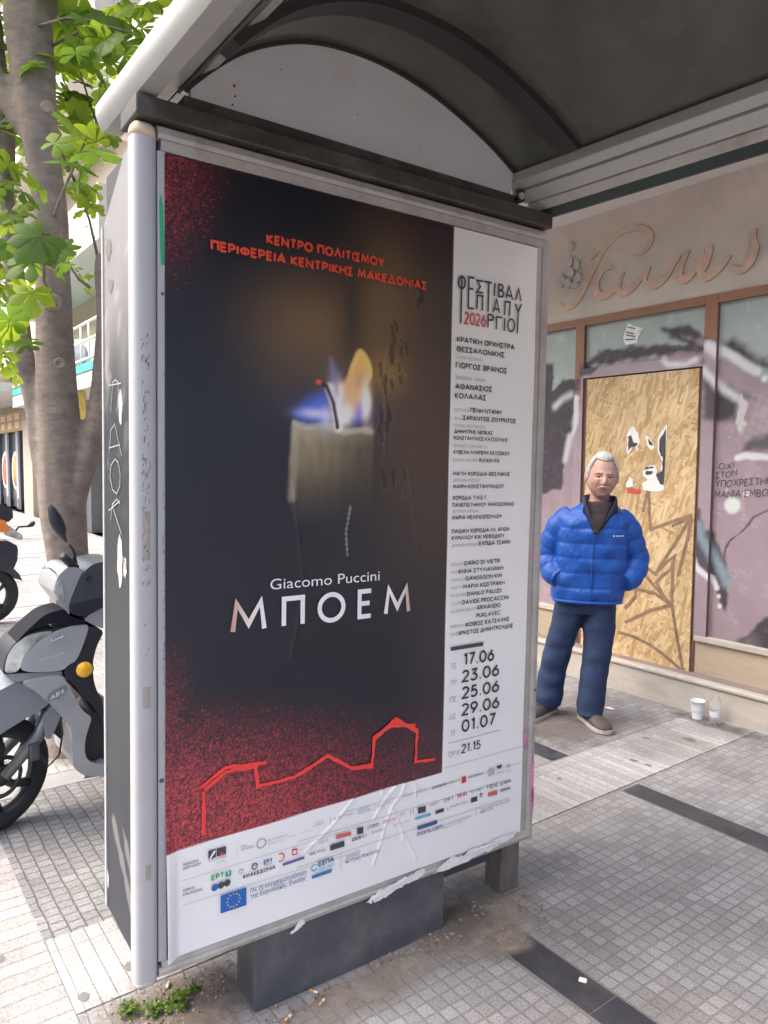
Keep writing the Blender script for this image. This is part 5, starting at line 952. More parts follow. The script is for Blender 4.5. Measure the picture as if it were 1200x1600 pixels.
# scuffs, tape ghosts and holes on the corner post and flange
def postf(a, z): 
    th = -math.pi/2+a/.03; return (-.3015+.0312*math.cos(th), .012+.0292*math.sin(th), z)
rr = random.Random(12); sc = MB()
for z0, k, wv in ((1.72, 26, .10), (1.80, 14, .06), (1.50, 60, .085), (1.30, 40, .10), (1.62, 10, .03), (1.05, 6, .1)):
    for _ in range(k):
        a = rr.uniform(-.018, .026); z = z0+rr.gauss(0, wv*.5); l = rr.uniform(.004, .016); t = rr.uniform(-.5, .5)
        p = [(a, z), (a+l*.35*t, z+l*.6), (a+l*.5*t+.002, z+l)]
        sc.ribbon(p, rr.uniform(.0008, .0022), postf)
for _ in range(40):
    a = rr.uniform(-.26, -.252); z = 1.25+rr.gauss(0, .22); sc.ribbon([(a, z), (a+.003, z+.008)], .0012, lambda u, z: (u, -.0075, z))
sc.build('scuff_marks', mat('black scuffs', (.12, .11, .11), .7), cs)
m_gh = mat('old tape residue', (.33, .30, .27), .7, var=.15, vscale=40)
for a0, a1, z0, z1 in ((-.016, .024, .93, .985), (-.012, .016, 1.30, 1.42), (-.004, .012, .49, .53)):
    gh = MB()
    for k in range(5):
        x0 = a0+(a1-a0)*k/5; x1 = a0+(a1-a0)*(k+1)/5; gh.add([postf(x0, z0), postf(x1, z0), postf(x1, z1), postf(x0, z1)], [(0, 1, 2, 3)])
    gh.build('tape_ghost', m_gh, cs)
pc = MB()
for a0, z0, w_, h_ in ((-.022, 1.78, .012, .10), (-.024, 1.60, .006, .12), (-.02, 2.22, .004, .06), (-.02, 1.86, .006, .03)):
    n = 9; pts = [postf(a0+w_*rr.uniform(.6, 1)*(1 if k % 2 else .8), z0+h_*k/n) for k in range(n+1)]+[postf(a0, z0+h_*k/n) for k in range(n, -1, -1)]; pc.poly(pts)
pc.build('peeled_paper', mat('peeled white paper', (.78, .77, .76), .8), cs)
m_hole = mat('old rivet', (.14, .11, .10), .6, .4)
for r_, p_ in ((.006, (-.262, -.0072, .735)), (.004, (-.259, -.0072, 1.95)), (.005, (1.062, -.0145, .76))):
    hl = MB(); hl.lathe([(r_, 0), (r_, .001), (0, .001)], p_, (0, -1, 0), 12); hl.build('screw_hole', m_hole, cs)
gt = MB(); gt.poly([(-.2665, -.0074, 2.165), (-.262, -.0078, 2.19), (-.2565, -.0074, 2.155), (-.2535, -.0075, 2.06), (-.2525, -.0074, 2.02), (-.262, -.0074, 2.018), (-.2645, -.0075, 2.07)])
tag(gt.build('tape_strip', mat('green tape', (.03, .35, .17), .45)), 'strip of green tape at the top of the silver case frame', 'tape'); bpy.data.objects['tape_strip'].matrix_world = CASE_M
pk = mat('pink spray', (.62, .22, .42), .6, var=.3, vscale=20)
for z0, h, u in ((1.245, .02, 1.034), (.575, .035, 1.030), (.43, .12, 1.062), (.36, .05, 1.066)): chip('pink_spray', u, z0, .009, h, lambda a, z: (a, -.0150 if a > 1.05 else -.0068, z), pk, int(z0*99))
# plinth
b = MB(); b.box(0, .68, .0, .125, 0, .30); b.build('plinth', m_plinth, cs, bevel=.006, seg=3)
b = MB(); b.box(.70, .92, .05, .25, .15, .205); b.build('underside_box', m_board, cs)

# torn white paper left on the bottom rail
def scrap(name, pts, label, y=-.0165):
    b = MB(); b.poly([(u, y-.001*math.sin(u*60), z) for u, z in ragged(pts, len(label), .006, 5)]); o = b.build(name, mw, None); o.matrix_world = CASE_M; return tag(o, label, 'paper scrap')
scrap('paper_scrap', [(.36, .213), (.40, .236), (.47, .243), (.53, .252), (.57, .262), (.585, .246), (.575, .232), (.52, .224), (.45, .213), (.40, .204)], 'long torn paper scrap along the middle of the bottom rail of the case')
scrap('paper_scrap', [(.62, .222), (.66, .25), (.70, .262), (.74, .25), (.78, .262), (.83, .258), (.90, .268), (.985, .262), (.975, .248), (.90, .238), (.80, .228), (.70, .222)], 'torn paper scrap near the right end of the bottom rail of the case')
scrap('paper_scrap', [(.10, .206), (.128, .236), (.14, .236), (.148, .22), (.13, .212)], 'small torn paper scrap, leftmost on the bottom rail of the case')

# ------------------------------------------------------------------ the poster
PW0, PW1, PV0, PV1 = -.2535, 1.0155, .2565, 2.2845
po = framed('opera_poster', 'opera poster with a burning candle on black and a white column of names', 'poster')
def gauss(U, V, c, ru, rv): return np.exp(-((U-c[0])/ru)**2-((V-c[1])/rv)**2)
SPECK = None
def poster_col(U, V):
    n = len(U); c = np.repeat((lin(21, 23, 34)*1.0)[None], n, 0)
    def mixin(a, col): 
        nonlocal c; a = np.clip(a, 0, 1)[:, None]; c = c*(1-a)+np.asarray(col)*a
    mixin(sstep(V, 1.9, 2.3)*.7, lin(16, 15, 22))
    mixin(sstep(U, .30, .62)*.75*(sstep(V, 1.0, 1.4))*(1-sstep(V, 2.05, 2.25)), lin(62, 50, 42))
    mixin(sstep(U, .40, .66)*.45*(1-sstep(V, 1.0, 1.3)), lin(58, 50, 54))
    mixin(gauss(U, V, (.16, 1.915), .17, .14)*.85, lin(108, 82, 52)); mixin(gauss(U, V, (.40, 1.98), .12, .24)*.85, lin(108, 84, 54))
    mixin(gauss(U, V, (.285, 1.97), .038, .19)*.8, lin(44, 36, 32)); mixin(gauss(U, V, (.5, 1.72), .20, .30)*.55, lin(84, 66, 50)); mixin(gauss(U, V, (.40, 1.81), .07, .06)*.7, lin(140, 108, 58))
    mixin(gauss(U, V, (.10, 1.80), .10, .12)*.35, lin(74, 66, 60))
    # candle
    nz = np.array([mnoise.noise((u*40, v*14, 1)) for u, v in zip(U, V)])
    top = 1.652+.010*np.sin(U*38)+nz*.006+.012*np.exp(-((U-.10)/.02)**2)
    side = sstep(U+nz*.006+.010*np.exp(-((V-1.545)/.025)**2)+.008*np.exp(-((V-1.44)/.03)**2), .092, .104)*(1-sstep(U+nz*.004, .352, .372)); body = side*(1-sstep(V, top-.004, top+.004))*sstep(V, 1.34, 1.62)
    sh_ = (.30+.62*np.exp(-((U-.16)/.11)**2))*(.45+.55*sstep(V, 1.40, 1.66))*(1+.25*nz); colr = (lin(152, 138, 108)[None]*sh_[:, None]); a = np.clip(body*.86, 0, 1)[:, None]; c = c*(1-a)+colr*a
    d = line_d(U, V, [(.098, 1.655), (.14, 1.645), (.2, 1.652), (.26, 1.636), (.33, 1.645), (.362, 1.64)])+nz*.004; mixin((1-sstep(d, .004, .014))*.55*side, lin(205, 196, 165))
    mixin(body*sstep(V, 1.585, 1.66)*.55*(1-sstep(U, .2, .36)*.6), lin(176, 166, 138))
    d = line_d(U, V, [(.105, 1.64), (.104, 1.58), (.098, 1.45)]); mixin((1-sstep(d, .004, .02))*.4, lin(165, 155, 130))
    # flame
    def smooth(P, n=3):
        for _ in range(n): P = [q for i in range(len(P)) for q in ((P[i][0]*.75+P[(i+1) % len(P)][0]*.25, P[i][1]*.75+P[(i+1) % len(P)][1]*.25), (P[i][0]*.25+P[(i+1) % len(P)][0]*.75, P[i][1]*.25+P[(i+1) % len(P)][1]*.75))]
        return P
    fl = nz*.004
    mixin(gauss(U, V, (.24, 1.69), .13, .05)*.45, lin(60, 76, 140)); mixin(gauss(U, V, (.23, 1.77), .05, .07)*.3, lin(120, 108, 116))
    tongue = smooth([(.212, 1.785), (.245, 1.768), (.270, 1.790), (.284, 1.825), (.302, 1.868), (.322, 1.872), (.348, 1.842), (.358, 1.80), (.332, 1.765), (.356, 1.725), (.345, 1.68), (.29, 1.668), (.262, 1.705), (.246, 1.745)], 2)
    sd = poly_sd(U, V, tongue)+fl; up = sstep(V, 1.70, 1.86)[:, None]; tc = lin(214, 172, 132)[None]*(1-up)+lin(240, 178, 88)[None]*up
    a = ((1-sstep(sd, -.014, .008))*.95)[:, None]; c = c*(1-a)+tc*a
    a = np.clip((1-sstep(np.abs(sd+.004), .002, .012))*.55*sstep(V, 1.76, 1.82), 0, 1); mixin(a, lin(255, 205, 120))
    mixin(gauss(U, V, (.312, 1.79), .022, .032)*.55, lin(160, 128, 110))
    bl = smooth([(.085, 1.672), (.125, 1.715), (.165, 1.742), (.205, 1.752), (.222, 1.70), (.212, 1.648), (.15, 1.650)]); mixin((1-sstep(poly_sd(U, V, bl)+fl, -.035, .016))*.9, lin(72, 100, 200))
    mixin(gauss(U, V, (.165, 1.683), .045, .013)*.8, lin(200, 200, 228)); mixin(gauss(U, V, (.205, 1.675), .02, .03)*.55, lin(220, 214, 235))
    bt = smooth([(.205, 1.76), (.214, 1.80), (.212, 1.85), (.228, 1.81), (.25, 1.775), (.232, 1.75)]); mixin((1-sstep(poly_sd(U, V, bt)+fl, -.014, .014))*.7, lin(130, 130, 165))
    br_ = smooth([(.283, 1.682), (.300, 1.71), (.322, 1.742), (.352, 1.735), (.345, 1.68), (.30, 1.652)]); mixin((1-sstep(poly_sd(U, V, br_)+fl, -.025, .012))*.85, lin(62, 92, 210))
    mixin(gauss(U, V, (.335, 1.725), .016, .05)*1.0, lin(252, 240, 218)); mixin(gauss(U, V, (.262, 1.685), .026, .030)*1.05, lin(255, 246, 232)); mixin(gauss(U, V, (.248, 1.735), .012, .04)*.8, lin(240, 226, 222))
    d = line_d(U, V, [(.215, 1.755), (.235, 1.70), (.243, 1.65)]); mixin((1-sstep(d, .008, .024))*.6, lin(240, 230, 232))
    d = line_d(U, V, [(.1811, 1.7696), (.2039, 1.7607), (.2254, 1.7155), (.239, 1.648)]); mixin(1-sstep(d+fl, .002, .009), lin(48, 34, 30)); mixin((1-sstep(np.hypot((U-.178)*.7, V-1.770), .004, .010))*.85, lin(205, 84, 56))
    d = line_d(U, V, [(.2877, 1.4241), (.2737, 1.35), (.2793, 1.275)])+nz*.004; mixin((1-sstep(d+.0012*np.sin(V*420), .0006, .0034))*.5, lin(160, 160, 160))
    # red printed grain
    r = RNG.random(n); den = np.zeros(n)
    red = sstep(-V-.05*np.sin(U*5)-.08*sstep(U, .2, .65), -.95, -.56)*(.80-.40*sstep(U, 0, .65)); den = np.maximum(den, red*.9)
    den = np.maximum(den, (1-sstep(U+.2535+(2.28-V)*.30, .0, .22))*sstep(V, 1.85, 2.2)*.34); den = np.maximum(den, (1-sstep(U+.2535, .0, .10))*(1-sstep(V, .85, 1.15))*.30)
    den = np.maximum(den, .12*sstep(V, 2.1, 2.28)*sstep(U, .35, .65))
    r2 = RNG.random(n); lv = np.clip(den*(.08+1.25*r**2.1)+.35*(r2 > 1-.30*den)*(den > .03), 0, 1); hot = (1-sstep(U, -.1, .7))[:, None]
    c = np.clip(c*1.28, 0, .84); rc = lin(222, 78, 84)*1.1*hot+lin(160, 64, 72)*1.1*(1-hot); a = np.clip(lv*(.9 if True else 1), 0, 1)[:, None]; c = c*(1-a)+rc*a
    # short wrinkle strokes right of the flame: crease shade and pale highlights painted in
    rk = random.Random(31); dk = np.full(n, 1e9)
    for cx_, cy_, sp_ in ((.52, 2.06, 5), (.43, 1.93, 6), (.445, 1.86, 4), (.395, 1.80, 6), (.41, 1.70, 5), (.46, 1.84, 3), (.40, 1.62, 4), (.42, 1.52, 4), (.47, 1.50, 3)):
        for _ in range(sp_):
            x_, y_ = cx_+rk.gauss(0, .016), cy_+rk.gauss(0, .028); l_ = rk.uniform(.012, .038); t_ = rk.uniform(-.15, .35); w_ = rk.uniform(.002, .0045)
            dk = np.minimum(dk, line_d(U, V, [(x_, y_), (x_+l_*t_*.5+.002, y_-l_*.5), (x_+l_*t_, y_-l_)])+nz*.004-w_)
    mixin((1-sstep(dk, -.001, .004))*.6, lin(20, 17, 18)); mixin((1-sstep(np.abs(dk-.006), .0, .0035))*.08*(nz > 0), lin(190, 165, 120))
    # white column and foot of the sheet
    edge_r = .6497+(.652-.6497)*(2.27-V)/1.7
    white = np.maximum(sstep(U-edge_r, -.0008, .0008), (1-sstep(V-(.542+(.5527-.542)*(U+.244)/.896), -.0008, .0008)))
    mixin(white, np.array((.83, .82, .81)))
    return c
gu = np.linspace(PW0, PW1, 372); gv = np.linspace(PV0, PV1, 596)
def fn_poster(U, V):
    w_ = .0009*np.sin(U*9+V*3)+.0007*np.sin(V*13-U*4)
    curl = .022*sstep(-U, .215, .2535)*(1-sstep(V, .26, .75))
    crease = np.zeros(U.shape)
    for l in CREASES: crease += .0028*np.exp(-(line_d(U, V, l)/.0045)**2)
    for l in [[(.4235, 1.9538), (.4025, 1.858), (.3972, 1.7826), (.4061, 1.6889), (.4042, 1.556)], [(.4488, 1.8624), (.4782, 1.8174)], [(.2877, 1.4241), (.2737, 1.35), (.2793, 1.275)], [(.1, 1.5), (.14, 1.2), (.10, 1.0)], [(.5, 1.5), (.55, 1.2)]]: crease += .0022*np.exp(-(line_d(U, V, l)/.005)**2)
    return U, -.0095-w_-curl-crease, V
m_print = attr_mat('printed poster paper', .34, .5, .05, 12, var=.03, vscale=6)
sheet = grid_sheet('printed_sheet', gu, gv, fn_poster, poster_col, m_print, po)
INK = dict(k=ink('black ink', (.035, .033, .036)), k2=ink('grey black ink', (.06, .058, .068)), g=ink('grey ink', (.30, .29, .29)), lg=ink('light grey ink', (.46, .46, .46)), r=ink('orange red ink', (.72, .075, .035)),
           red=ink('red ink', (.60, .05, .05)), red2=ink('soft red ink', (.60, .14, .10)), green=ink('green ink', (.05, .38, .14)), greeng=ink('pale green ink', (.30, .52, .36)), navy=ink('navy ink', (.07, .10, .24)), pnavy=ink('pale navy ink', (.30, .36, .52)), cyan=ink('cyan ink', (.12, .42, .56)),
           purple=ink('violet ink', (.14, .09, .32)), eu=ink('flag blue', (.02, .12, .42)), eu2=ink('banner blue', (.03, .20, .42)), pblue=ink('pale blue ink', (.52, .58, .70)), w=ink('white ink', (.80, .80, .80)), white=ink('white ink', (.82, .82, .82)), yel=ink('star yellow', (.80, .62, .05)), pch=ink('peach ink', (.70, .42, .30)))
KEYS = list(INK); KI = {k: i for i, k in enumerate(KEYS)}; INKS = [INK[k] for k in KEYS]
PY = -.0136
pf = lambda dy=0.: (lambda u, v, k=0: (u, PY-dy-k, v))
b = MB()
for t, u0, u1, v, h, c, wt in POSTER_TEXT:
    if c == 'r': caps_text(b, t, u0, u1, v, h, wt+.045, pf(), KI[c])
b.build('red_heading', INKS, po)
b = MB()
for t, u0, u1, v, h, c, wt in POSTER_TEXT:
    if u0 > .64 and v > .60 and c != 'r': caps_text(b, t, u0, u1, v, h, wt if c == 'g' else wt+.035, pf(), KI[c])
b.build('credits_lettering', INKS, po)
b = MB()
for t, u0, u1, v, h, c, wt in POSTER_TEXT:
    if not (u0 > .64 and v > .60) and c != 'r': caps_text(b, t, u0, u1, v, h, wt, pf(.0012), KI[c])
for t, u0, u1, v, h, c in POSTER_SOFT[1:]:
    vs, fs = soft_text(t, u0, u1, v, h, .006); b.add([(x, PY-.0012, y) for x, y in vs], fs, KI[c])
rr = random.Random(5)
for u0, u1, v, h, c in SQUIGGLE:      # sponsors' names too small to read: broken hair strokes
    x = u0; step = h*.75
    while x < u1-step*.4:
        k = rr.choice((0, 1, 2, 3))
        P = [[(0, 0), (0, 1), (.6, 1), (.6, 0)], [(.6, 1), (0, 1), (0, 0), (.6, 0)], [(0, 0), (.3, 1), (.6, 0)], [(0, 1), (.6, 1), (.3, 1), (.3, 0)]][k]
        b.ribbon([(x+a*step, v+q*h*.8) for a, q in P], h*.16, pf(.0012), KI[c]); x += step*(1.0 if rr.random() > .12 else 1.6)
for i, (p, c) in enumerate(FILLS): b.poly([(u, PY-.0004-(.0004 if c in ('w', 'red') and i > 8 else 0)-i*1e-6, v) for u, v in p], KI[c])
for (u, v), r_, c in DOTS: b.poly([(u+r_*math.cos(a), PY-.0006, v+r_*math.sin(a)) for a in [2*math.pi*k/18 for k in range(18)]], KI[c])
for (u, v), r_, w_, a0, a1, c in RINGS: b.ribbon([(u+r_*math.cos(R(a0+(a1-a0)*k/20)), v+r_*math.sin(R(a0+(a1-a0)*k/20))) for k in range(21)], w_, pf(.0006), KI[c])
for u, v in STARS: b.poly([(u+.0032*(1 if k % 2 == 0 else .42)*math.sin(k*math.pi/5), PY-.0008, v+.0032*(1 if k % 2 == 0 else .42)*math.cos(k*math.pi/5)) for k in range(10)], KI['yel'])
fl = POSTER_TEXT[0]
t_ = [f for f, c in FILLS if c == 'green'][0]; caps_text(b, '3', min(p[0] for p in t_)+.008, max(p[0] for p in t_)-.008, min(p[1] for p in t_)+.006, .014, .22, pf(.0012), KI['w'])
b.build('sponsor_logos', INKS, po)
b = MB()
for i, l in enumerate(LOGO):
    cl = abs(l[0][0]-l[-1][0])+abs(l[0][1]-l[-1][1]) < 1e-4
    b.ribbon(l, .0063, lambda u, v, i=i: (u, PY-i*.0001, v), KI['k2'], closed=cl)
for t, u0, u1, v, h, c, wt in LOGO_YEAR: caps_text(b, t, u0, u1, v, h, .13, pf(), KI['red'])
b.build('festival_logo', INKS, po)
b = MB(); t, u0, u1, v, h, c = POSTER_SOFT[0]; vs, fs = soft_text(t, u0, u1, v, h); b.add([(x, PY, y) for x, y in vs], fs, KI['white']); b.build('composer_name', INKS, po)
# title: outer strokes fade to peach as printed
m_title = bpy.data.materials.new('title ink'); m_title.use_nodes = True; _t = m_title.node_tree; _b = _t.nodes['Principled BSDF']; _b.inputs['Roughness'].default_value = .5
_g = _t.nodes.new('ShaderNodeTexCoord'); _s = _t.nodes.new('ShaderNodeSeparateXYZ'); _r = _t.nodes.new('ShaderNodeValToRGB'); _m = _t.nodes.new('ShaderNodeMapRange')
_m.inputs['From Min'].default_value = -.085; _m.inputs['From Max'].default_value = .51
_t.links.new(_g.outputs['Object'], _s.inputs[0]); _t.links.new(_s.outputs['X'], _m.inputs[0]); _t.links.new(_m.outputs[0], _r.inputs[0]); _t.links.new(_r.outputs[0], _b.inputs['Base Color'])
e = _r.color_ramp.elements; e[0].color = (.50, .28, .20, 1); e[1].color = (.50, .30, .23, 1)
for p, c in ((.09, (.78, .68, .62, 1)), (.17, (.82, .81, .81, 1)), (.88, (.82, .81, .81, 1)), (.95, (.74, .62, .56, 1))): k = e.new(p); k.color = c
b = MB()
for ch, u0, v0, u1, v1 in TITLE:
    caps_text(b, ch, u0+.006, u1-.006, 1.0893, .0885, .155, pf())
b.build('title_lettering', m_title, po)
b = MB()
for i, l in enumerate(SKYLINE):
    rr = random.Random(i); Q = []
    for (a, c), (a2, c2) in zip(l[:-1], l[1:]):
        n = max(2, int(math.hypot(a2-a, c2-c)/.012))
        for k in range(n): Q.append((a+(a2-a)*k/n+rr.uniform(-.0012, .0012), c+(c2-c)*k/n+rr.uniform(-.0012, .0012)))
    Q.append(l[-1]); b.ribbon(Q, [rr.uniform(.007, .0125) for _ in Q], lambda u, v, i=i: (u, PY-i*.0001, v))
b.build('red_skyline', ink('brushed red', (.80, .055, .045)), po)
# ------------------------------------------------------------------ street tree
m_bark = mat('smooth grey brown bark', (.225, .185, .16), .85, var=.25, vscale=7, bump=.4, bscale=30, dirt=(.09, .075, .065), dscale=13, damt=.5, stretch=(1, 1, 2.2))
def leaf_mat(name, col, trans):
    m = mat(name, col, .5, var=.42, vscale=5, spec=.3); t = m.node_tree; b = t.nodes['Principled BSDF']; out = t.nodes['Material Output']
    tr = t.nodes.new('ShaderNodeBsdfTranslucent'); tr.inputs[0].default_value = (*trans, 1); mx = t.nodes.new('ShaderNodeMixShader'); mx.inputs[0].default_value = .48
    t.links.new(b.outputs[0], mx.inputs[1]); t.links.new(tr.outputs[0], mx.inputs[2]); t.links.new(mx.outputs[0], out.inputs[0]); return m
m_leafd = leaf_mat('leaf green', (.065, .135, .018), (.20, .34, .04)); m_leafb = leaf_mat('sunlit leaf green', (.11, .22, .02), (.42, .55, .05))  # brighter tone puts the sun on the farther leaves into the colour
tree = empty('street_tree', (-4.1, .95, 0), 0, 'forked grey trunked street tree with broad palm shaped leaves behind the scooter', 'tree')
def tpart(b, name, m, **k):
    o = b.build(name, m, **k); o.parent = tree; o.matrix_parent_inverse = Matrix.Translation((4.1, -.95, 0)); return o
def limb(b, pts, rad, n=20, lump=.07, seed=0):
    P = [Vector(p) for p in pts]; Q = []; rd = []
    for i in range(len(P)-1):
        p0, p1, p2, p3 = P[max(i-1, 0)], P[i], P[i+1], P[min(i+2, len(P)-1)]
        for k in range(8):
            t = k/8; Q.append(.5*((2*p1)+(p2-p0)*t+(2*p0-5*p1+4*p2-p3)*t*t+(3*p1-p0-3*p2+p3)*t**3)); rd.append(rad[i]*(1-t)+rad[i+1]*t)
    Q.append(P[-1]); rd.append(rad[-1]); rings = []
    for i, p in enumerate(Q):
        t = (Q[min(i+1, len(Q)-1)]-Q[max(i-1, 0)]).normalized(); a = t.cross(Vector((0, 1, 0))).normalized(); c = a.cross(t)
        rings.append([p+(a*math.cos(2*math.pi*k/n)+c*math.sin(2*math.pi*k/n))*rd[i]*(1+lump*mnoise.noise((math.cos(2*math.pi*k/n)*1.6+seed, math.sin(2*math.pi*k/n)*1.6, p.z*2.2))+lump*.5*mnoise.noise((math.cos(2*math.pi*k/n)*4+seed, math.sin(2*math.pi*k/n)*4, p.z*7))) for k in range(n)])
    b.loft(rings)
b = MB()
limb(b, [(-4.09, .955, -.06), (-4.1, .965, .3), (-4.1, .969, .592), (-4.1, .979, .933), (-4.1, .957, 1.272), (-4.1, .954, 1.539), (-4.1, .937, 1.803), (-4.1, .93, 2.064), (-4.1, .93, 2.322), (-4.1, .929, 2.578), (-4.1, .928, 2.8), (-4.1, .908, 2.984), (-4.1, .883, 3.196), (-4.15, .869, 3.458), (-4.2, .862, 3.724), (-4.25, .861, 4.2), (-4.3, .9, 5.0)],
     [.138, .106, .099, .098, .112, .120, .110, .094, .085, .081, .079, .080, .090, .104, .114, .10, .07], 26, .10)
limb(b, [(-4.08, .96, 1.15), (-4.05, .995, 1.341), (-4.02, 1.057, 1.557), (-4.0, 1.108, 1.773), (-4.0, 1.135, 2.005), (-4.0, 1.152, 2.268), (-4.0, 1.141, 2.494), (-4.0, 1.126, 2.604)], [.07, .066, .060, .054, .046, .040, .036, .014], 18, .12, 4)
limb(b, [(-4.14, .90, 1.40), (-4.17, .872, 1.56), (-4.2, .855, 1.804), (-4.25, .82, 2.037), (-4.3, .8, 2.337), (-4.35, .78, 2.672), (-4.4, .775, 2.947), (-4.45, .79, 3.235), (-4.5, .78, 3.479), (-4.5, .753, 3.9), (-4.5, .7, 4.6)], [.05, .055, .055, .05, .046, .046, .044, .05, .045, .04, .03], 16, .12, 9)
limb(b, [(-4.12, .86, 3.15), (-4.3, .70, 3.5), (-4.5, .55, 4.0), (-4.6, .4, 4.8)], [.06, .06, .05, .03], 14, .1, 2)
limb(b, [(-4.2, .87, 3.7), (-4.1, 1.15, 4.2), (-4.0, 1.4, 4.9)], [.06, .05, .03], 14, .1, 6)
tr_ = weld_smooth(tpart(b, 'trunk', m_bark), .014, 3)
m_scar = mat('healed branch scar', (.30, .24, .20), .9, var=.3, vscale=20)
for x, y, z, s in [(-4.02, .905, 2.33, .045), (-4.01, .90, 3.27, .03), (-4.02, .90, 2.62, .035), (-4.0, .965, 1.60, .03), (-4.01, .93, 2.03, .028)]:
    b = MB(); b.lathe([(s*1.1, -.012), (s, .002), (s*.75, .007), (s*.5, .002), (0, 0)], (x, y, z), (1, -.25, 0), 16); tpart(b, 'branch_scar', m_scar)
b = MB()
for l in [[(-4.45, 1.249, 2.706), (-4.45, 1.21, 2.895), (-4.45, 1.138, 3.09)], [(-4.45, 1.282, 3.387), (-4.45, 1.222, 3.545), (-4.45, 1.174, 3.696)], [(-4.45, 1.301, 3.673), (-4.45, 1.226, 3.761), (-4.4, .95, 3.93)], [(-4.45, 1.203, 2.52), (-4.45, 1.141, 2.565), (-4.15, .98, 2.62)], [(-4.45, 1.331, 3.751), (-4.45, 1.298, 3.88), (-4.4, 1.0, 4.1)],
          [(-4.1, .95, 2.3), (-3.7, .8, 2.36), (-3.15, .68, 2.42)], [(-4.1, .93, 2.75), (-3.7, .9, 2.8), (-3.15, .85, 2.82)], [(-4.2, .9, 3.6), (-3.9, 1.1, 3.68), (-3.75, 1.25, 3.62)], [(-4.2, .85, 3.7), (-3.9, .97, 3.66), (-3.8, 1.08, 3.64)], [(-4.45, 1.138, 3.09), (-4.3, 1.02, 3.2), (-4.12, .9, 3.3)]]:
    b.tube(l, [.009, .007, .004], 6)
tpart(b, 'twig', m_bark)
def palm_leaf(b, p, size, rr, m):
    """five to seven leaflets fanned from one stalk"""
    n = rr.choice((5, 5, 6, 7)); view = Vector((0, 0, 1.55))-Vector(p)
    nrm = (Vector((rr.gauss(0, .45), rr.gauss(0, .45), rr.uniform(.4, 1.0)))+view.normalized()*rr.uniform(.0, .55)).normalized()
    ax = nrm.orthogonal().normalized(); ax = Matrix.Rotation(rr.uniform(0, 6.28), 3, nrm) @ ax; ay = nrm.cross(ax); p = Vector(p)
    b.tube([p, p-ax*size*.35-Vector((0, 0, size*.1))], size*.012, 4, 0)
    for k in range(n):
        a = R(-125+250*k/(n-1))+rr.uniform(-.08, .08); L = size*(.95-.30*abs(k-(n-1)/2)/((n-1)/2))*rr.uniform(.9, 1.05); d = ax*math.cos(a)+ay*math.sin(a); s = d.cross(nrm); W = L*.29
        pts = []
        droop = rr.uniform(.1, .35)
        prof = [(0, .04), (.2, .35), (.42, .72), (.62, 1.0), (.78, .88), (.90, .48), (1.0, .03)]
        for t, wv in prof:
            c = p+d*L*t-nrm*L*droop*t*t
            pts.append((c-s*W*wv-nrm*W*wv*.18, c+nrm*W*.12*wv, c+s*W*wv-nrm*W*wv*.18))
        vs = [q for tr in pts for q in tr]; fs = []
        for i in range(len(prof)-1):
            fs += [(3*i, 3*i+1, 3*i+4, 3*i+3), (3*i+1, 3*i+2, 3*i+5, 3*i+4)]
        b.add(vs, fs, m, True)
rr = random.Random(21); b = MB()
for x, y, z, s, br in LEAVES: palm_leaf(b, (x, y, z), s*.74, rr, br); palm_leaf(b, (x-.12+rr.gauss(0, .05), y+rr.gauss(0, .06), z+rr.gauss(0, .06)), s*.6, rr, rr.choice((br, 1)))
for _ in range(900):  # crown mostly out of view, thickened and widened to shade the left ground
    a = rr.uniform(0, 6.28); r_ = 2.9*math.sqrt(rr.random()); z = rr.uniform(3.75, 6.4); k = 1-.35*abs(z-4.9)/1.6
    x, y = -4.3+r_*k*math.cos(a), .25+r_*k*math.sin(a)
    if x > -3.3 and z < 4.3: continue
    palm_leaf(b, (x, y, z), rr.uniform(.14, .21), rr, rr.choice((0, 1, 1)))
for _ in range(170):
    x, y, z = rr.uniform(-5.2, -4.3), rr.uniform(.35, 1.6), rr.uniform(3.3, 4.3); palm_leaf(b, (x, y, z), rr.uniform(.08, .13), rr, rr.choice((0, 1, 1)))
for _ in range(80):
    x, y, z = rr.uniform(-4.9, -4.2), rr.uniform(.5, .85), rr.uniform(2.0, 3.3); palm_leaf(b, (x, y, z), rr.uniform(.07, .11), rr, rr.choice((0, 1)))
tpart(b, 'crown', [m_leafd, m_leafb])
# ------------------------------------------------------------------ the man
# local frame: x to his left (right in the photograph), -y towards the viewer, z up
MAN = Vector((-2.865, 3.543, 0)); m_ang = math.atan2(.80, .60)
def ell(c, rx, ry, n=28, sq=.85, tilt=0.0, rot=0.0):
    out = []
    for k in range(n):
        a = 2*math.pi*k/n; x = math.copysign(abs(math.cos(a))**sq, math.cos(a))*rx; y = math.copysign(abs(math.sin(a))**sq, math.sin(a))*ry
        x, y = x*math.cos(rot)-y*math.sin(rot), x*math.sin(rot)+y*math.cos(rot)
        out.append((c[0]+x, c[1]+y, c[2]+tilt*y))
    return out
m_skin = mat('weathered skin', (.45, .262, .205), .55, var=.12, vscale=40, bump=.05, bscale=200, spec=.4)
m_jacket = mat('royal blue quilted nylon', (.010, .072, .33), .42, var=.16, vscale=7, bump=.9, bscale=26, spec=.35, stretch=(1.3, 1.3, .55))
m_navy = mat('navy lining', (.018, .018, .045), .7, var=.2)
m_jeans = mat('dark blue denim', (.013, .028, .075), .85, var=.35, vscale=7, bump=.55, bscale=12, dirt=(.035, .065, .14), dscale=5, damt=.35, stretch=(1, 1, 1.6))
m_shoe = mat('grey brown shoe', (.06, .047, .044), .7, var=.2, bump=.1)
m_sole = mat('pale rubber sole', (.38, .35, .32), .7)
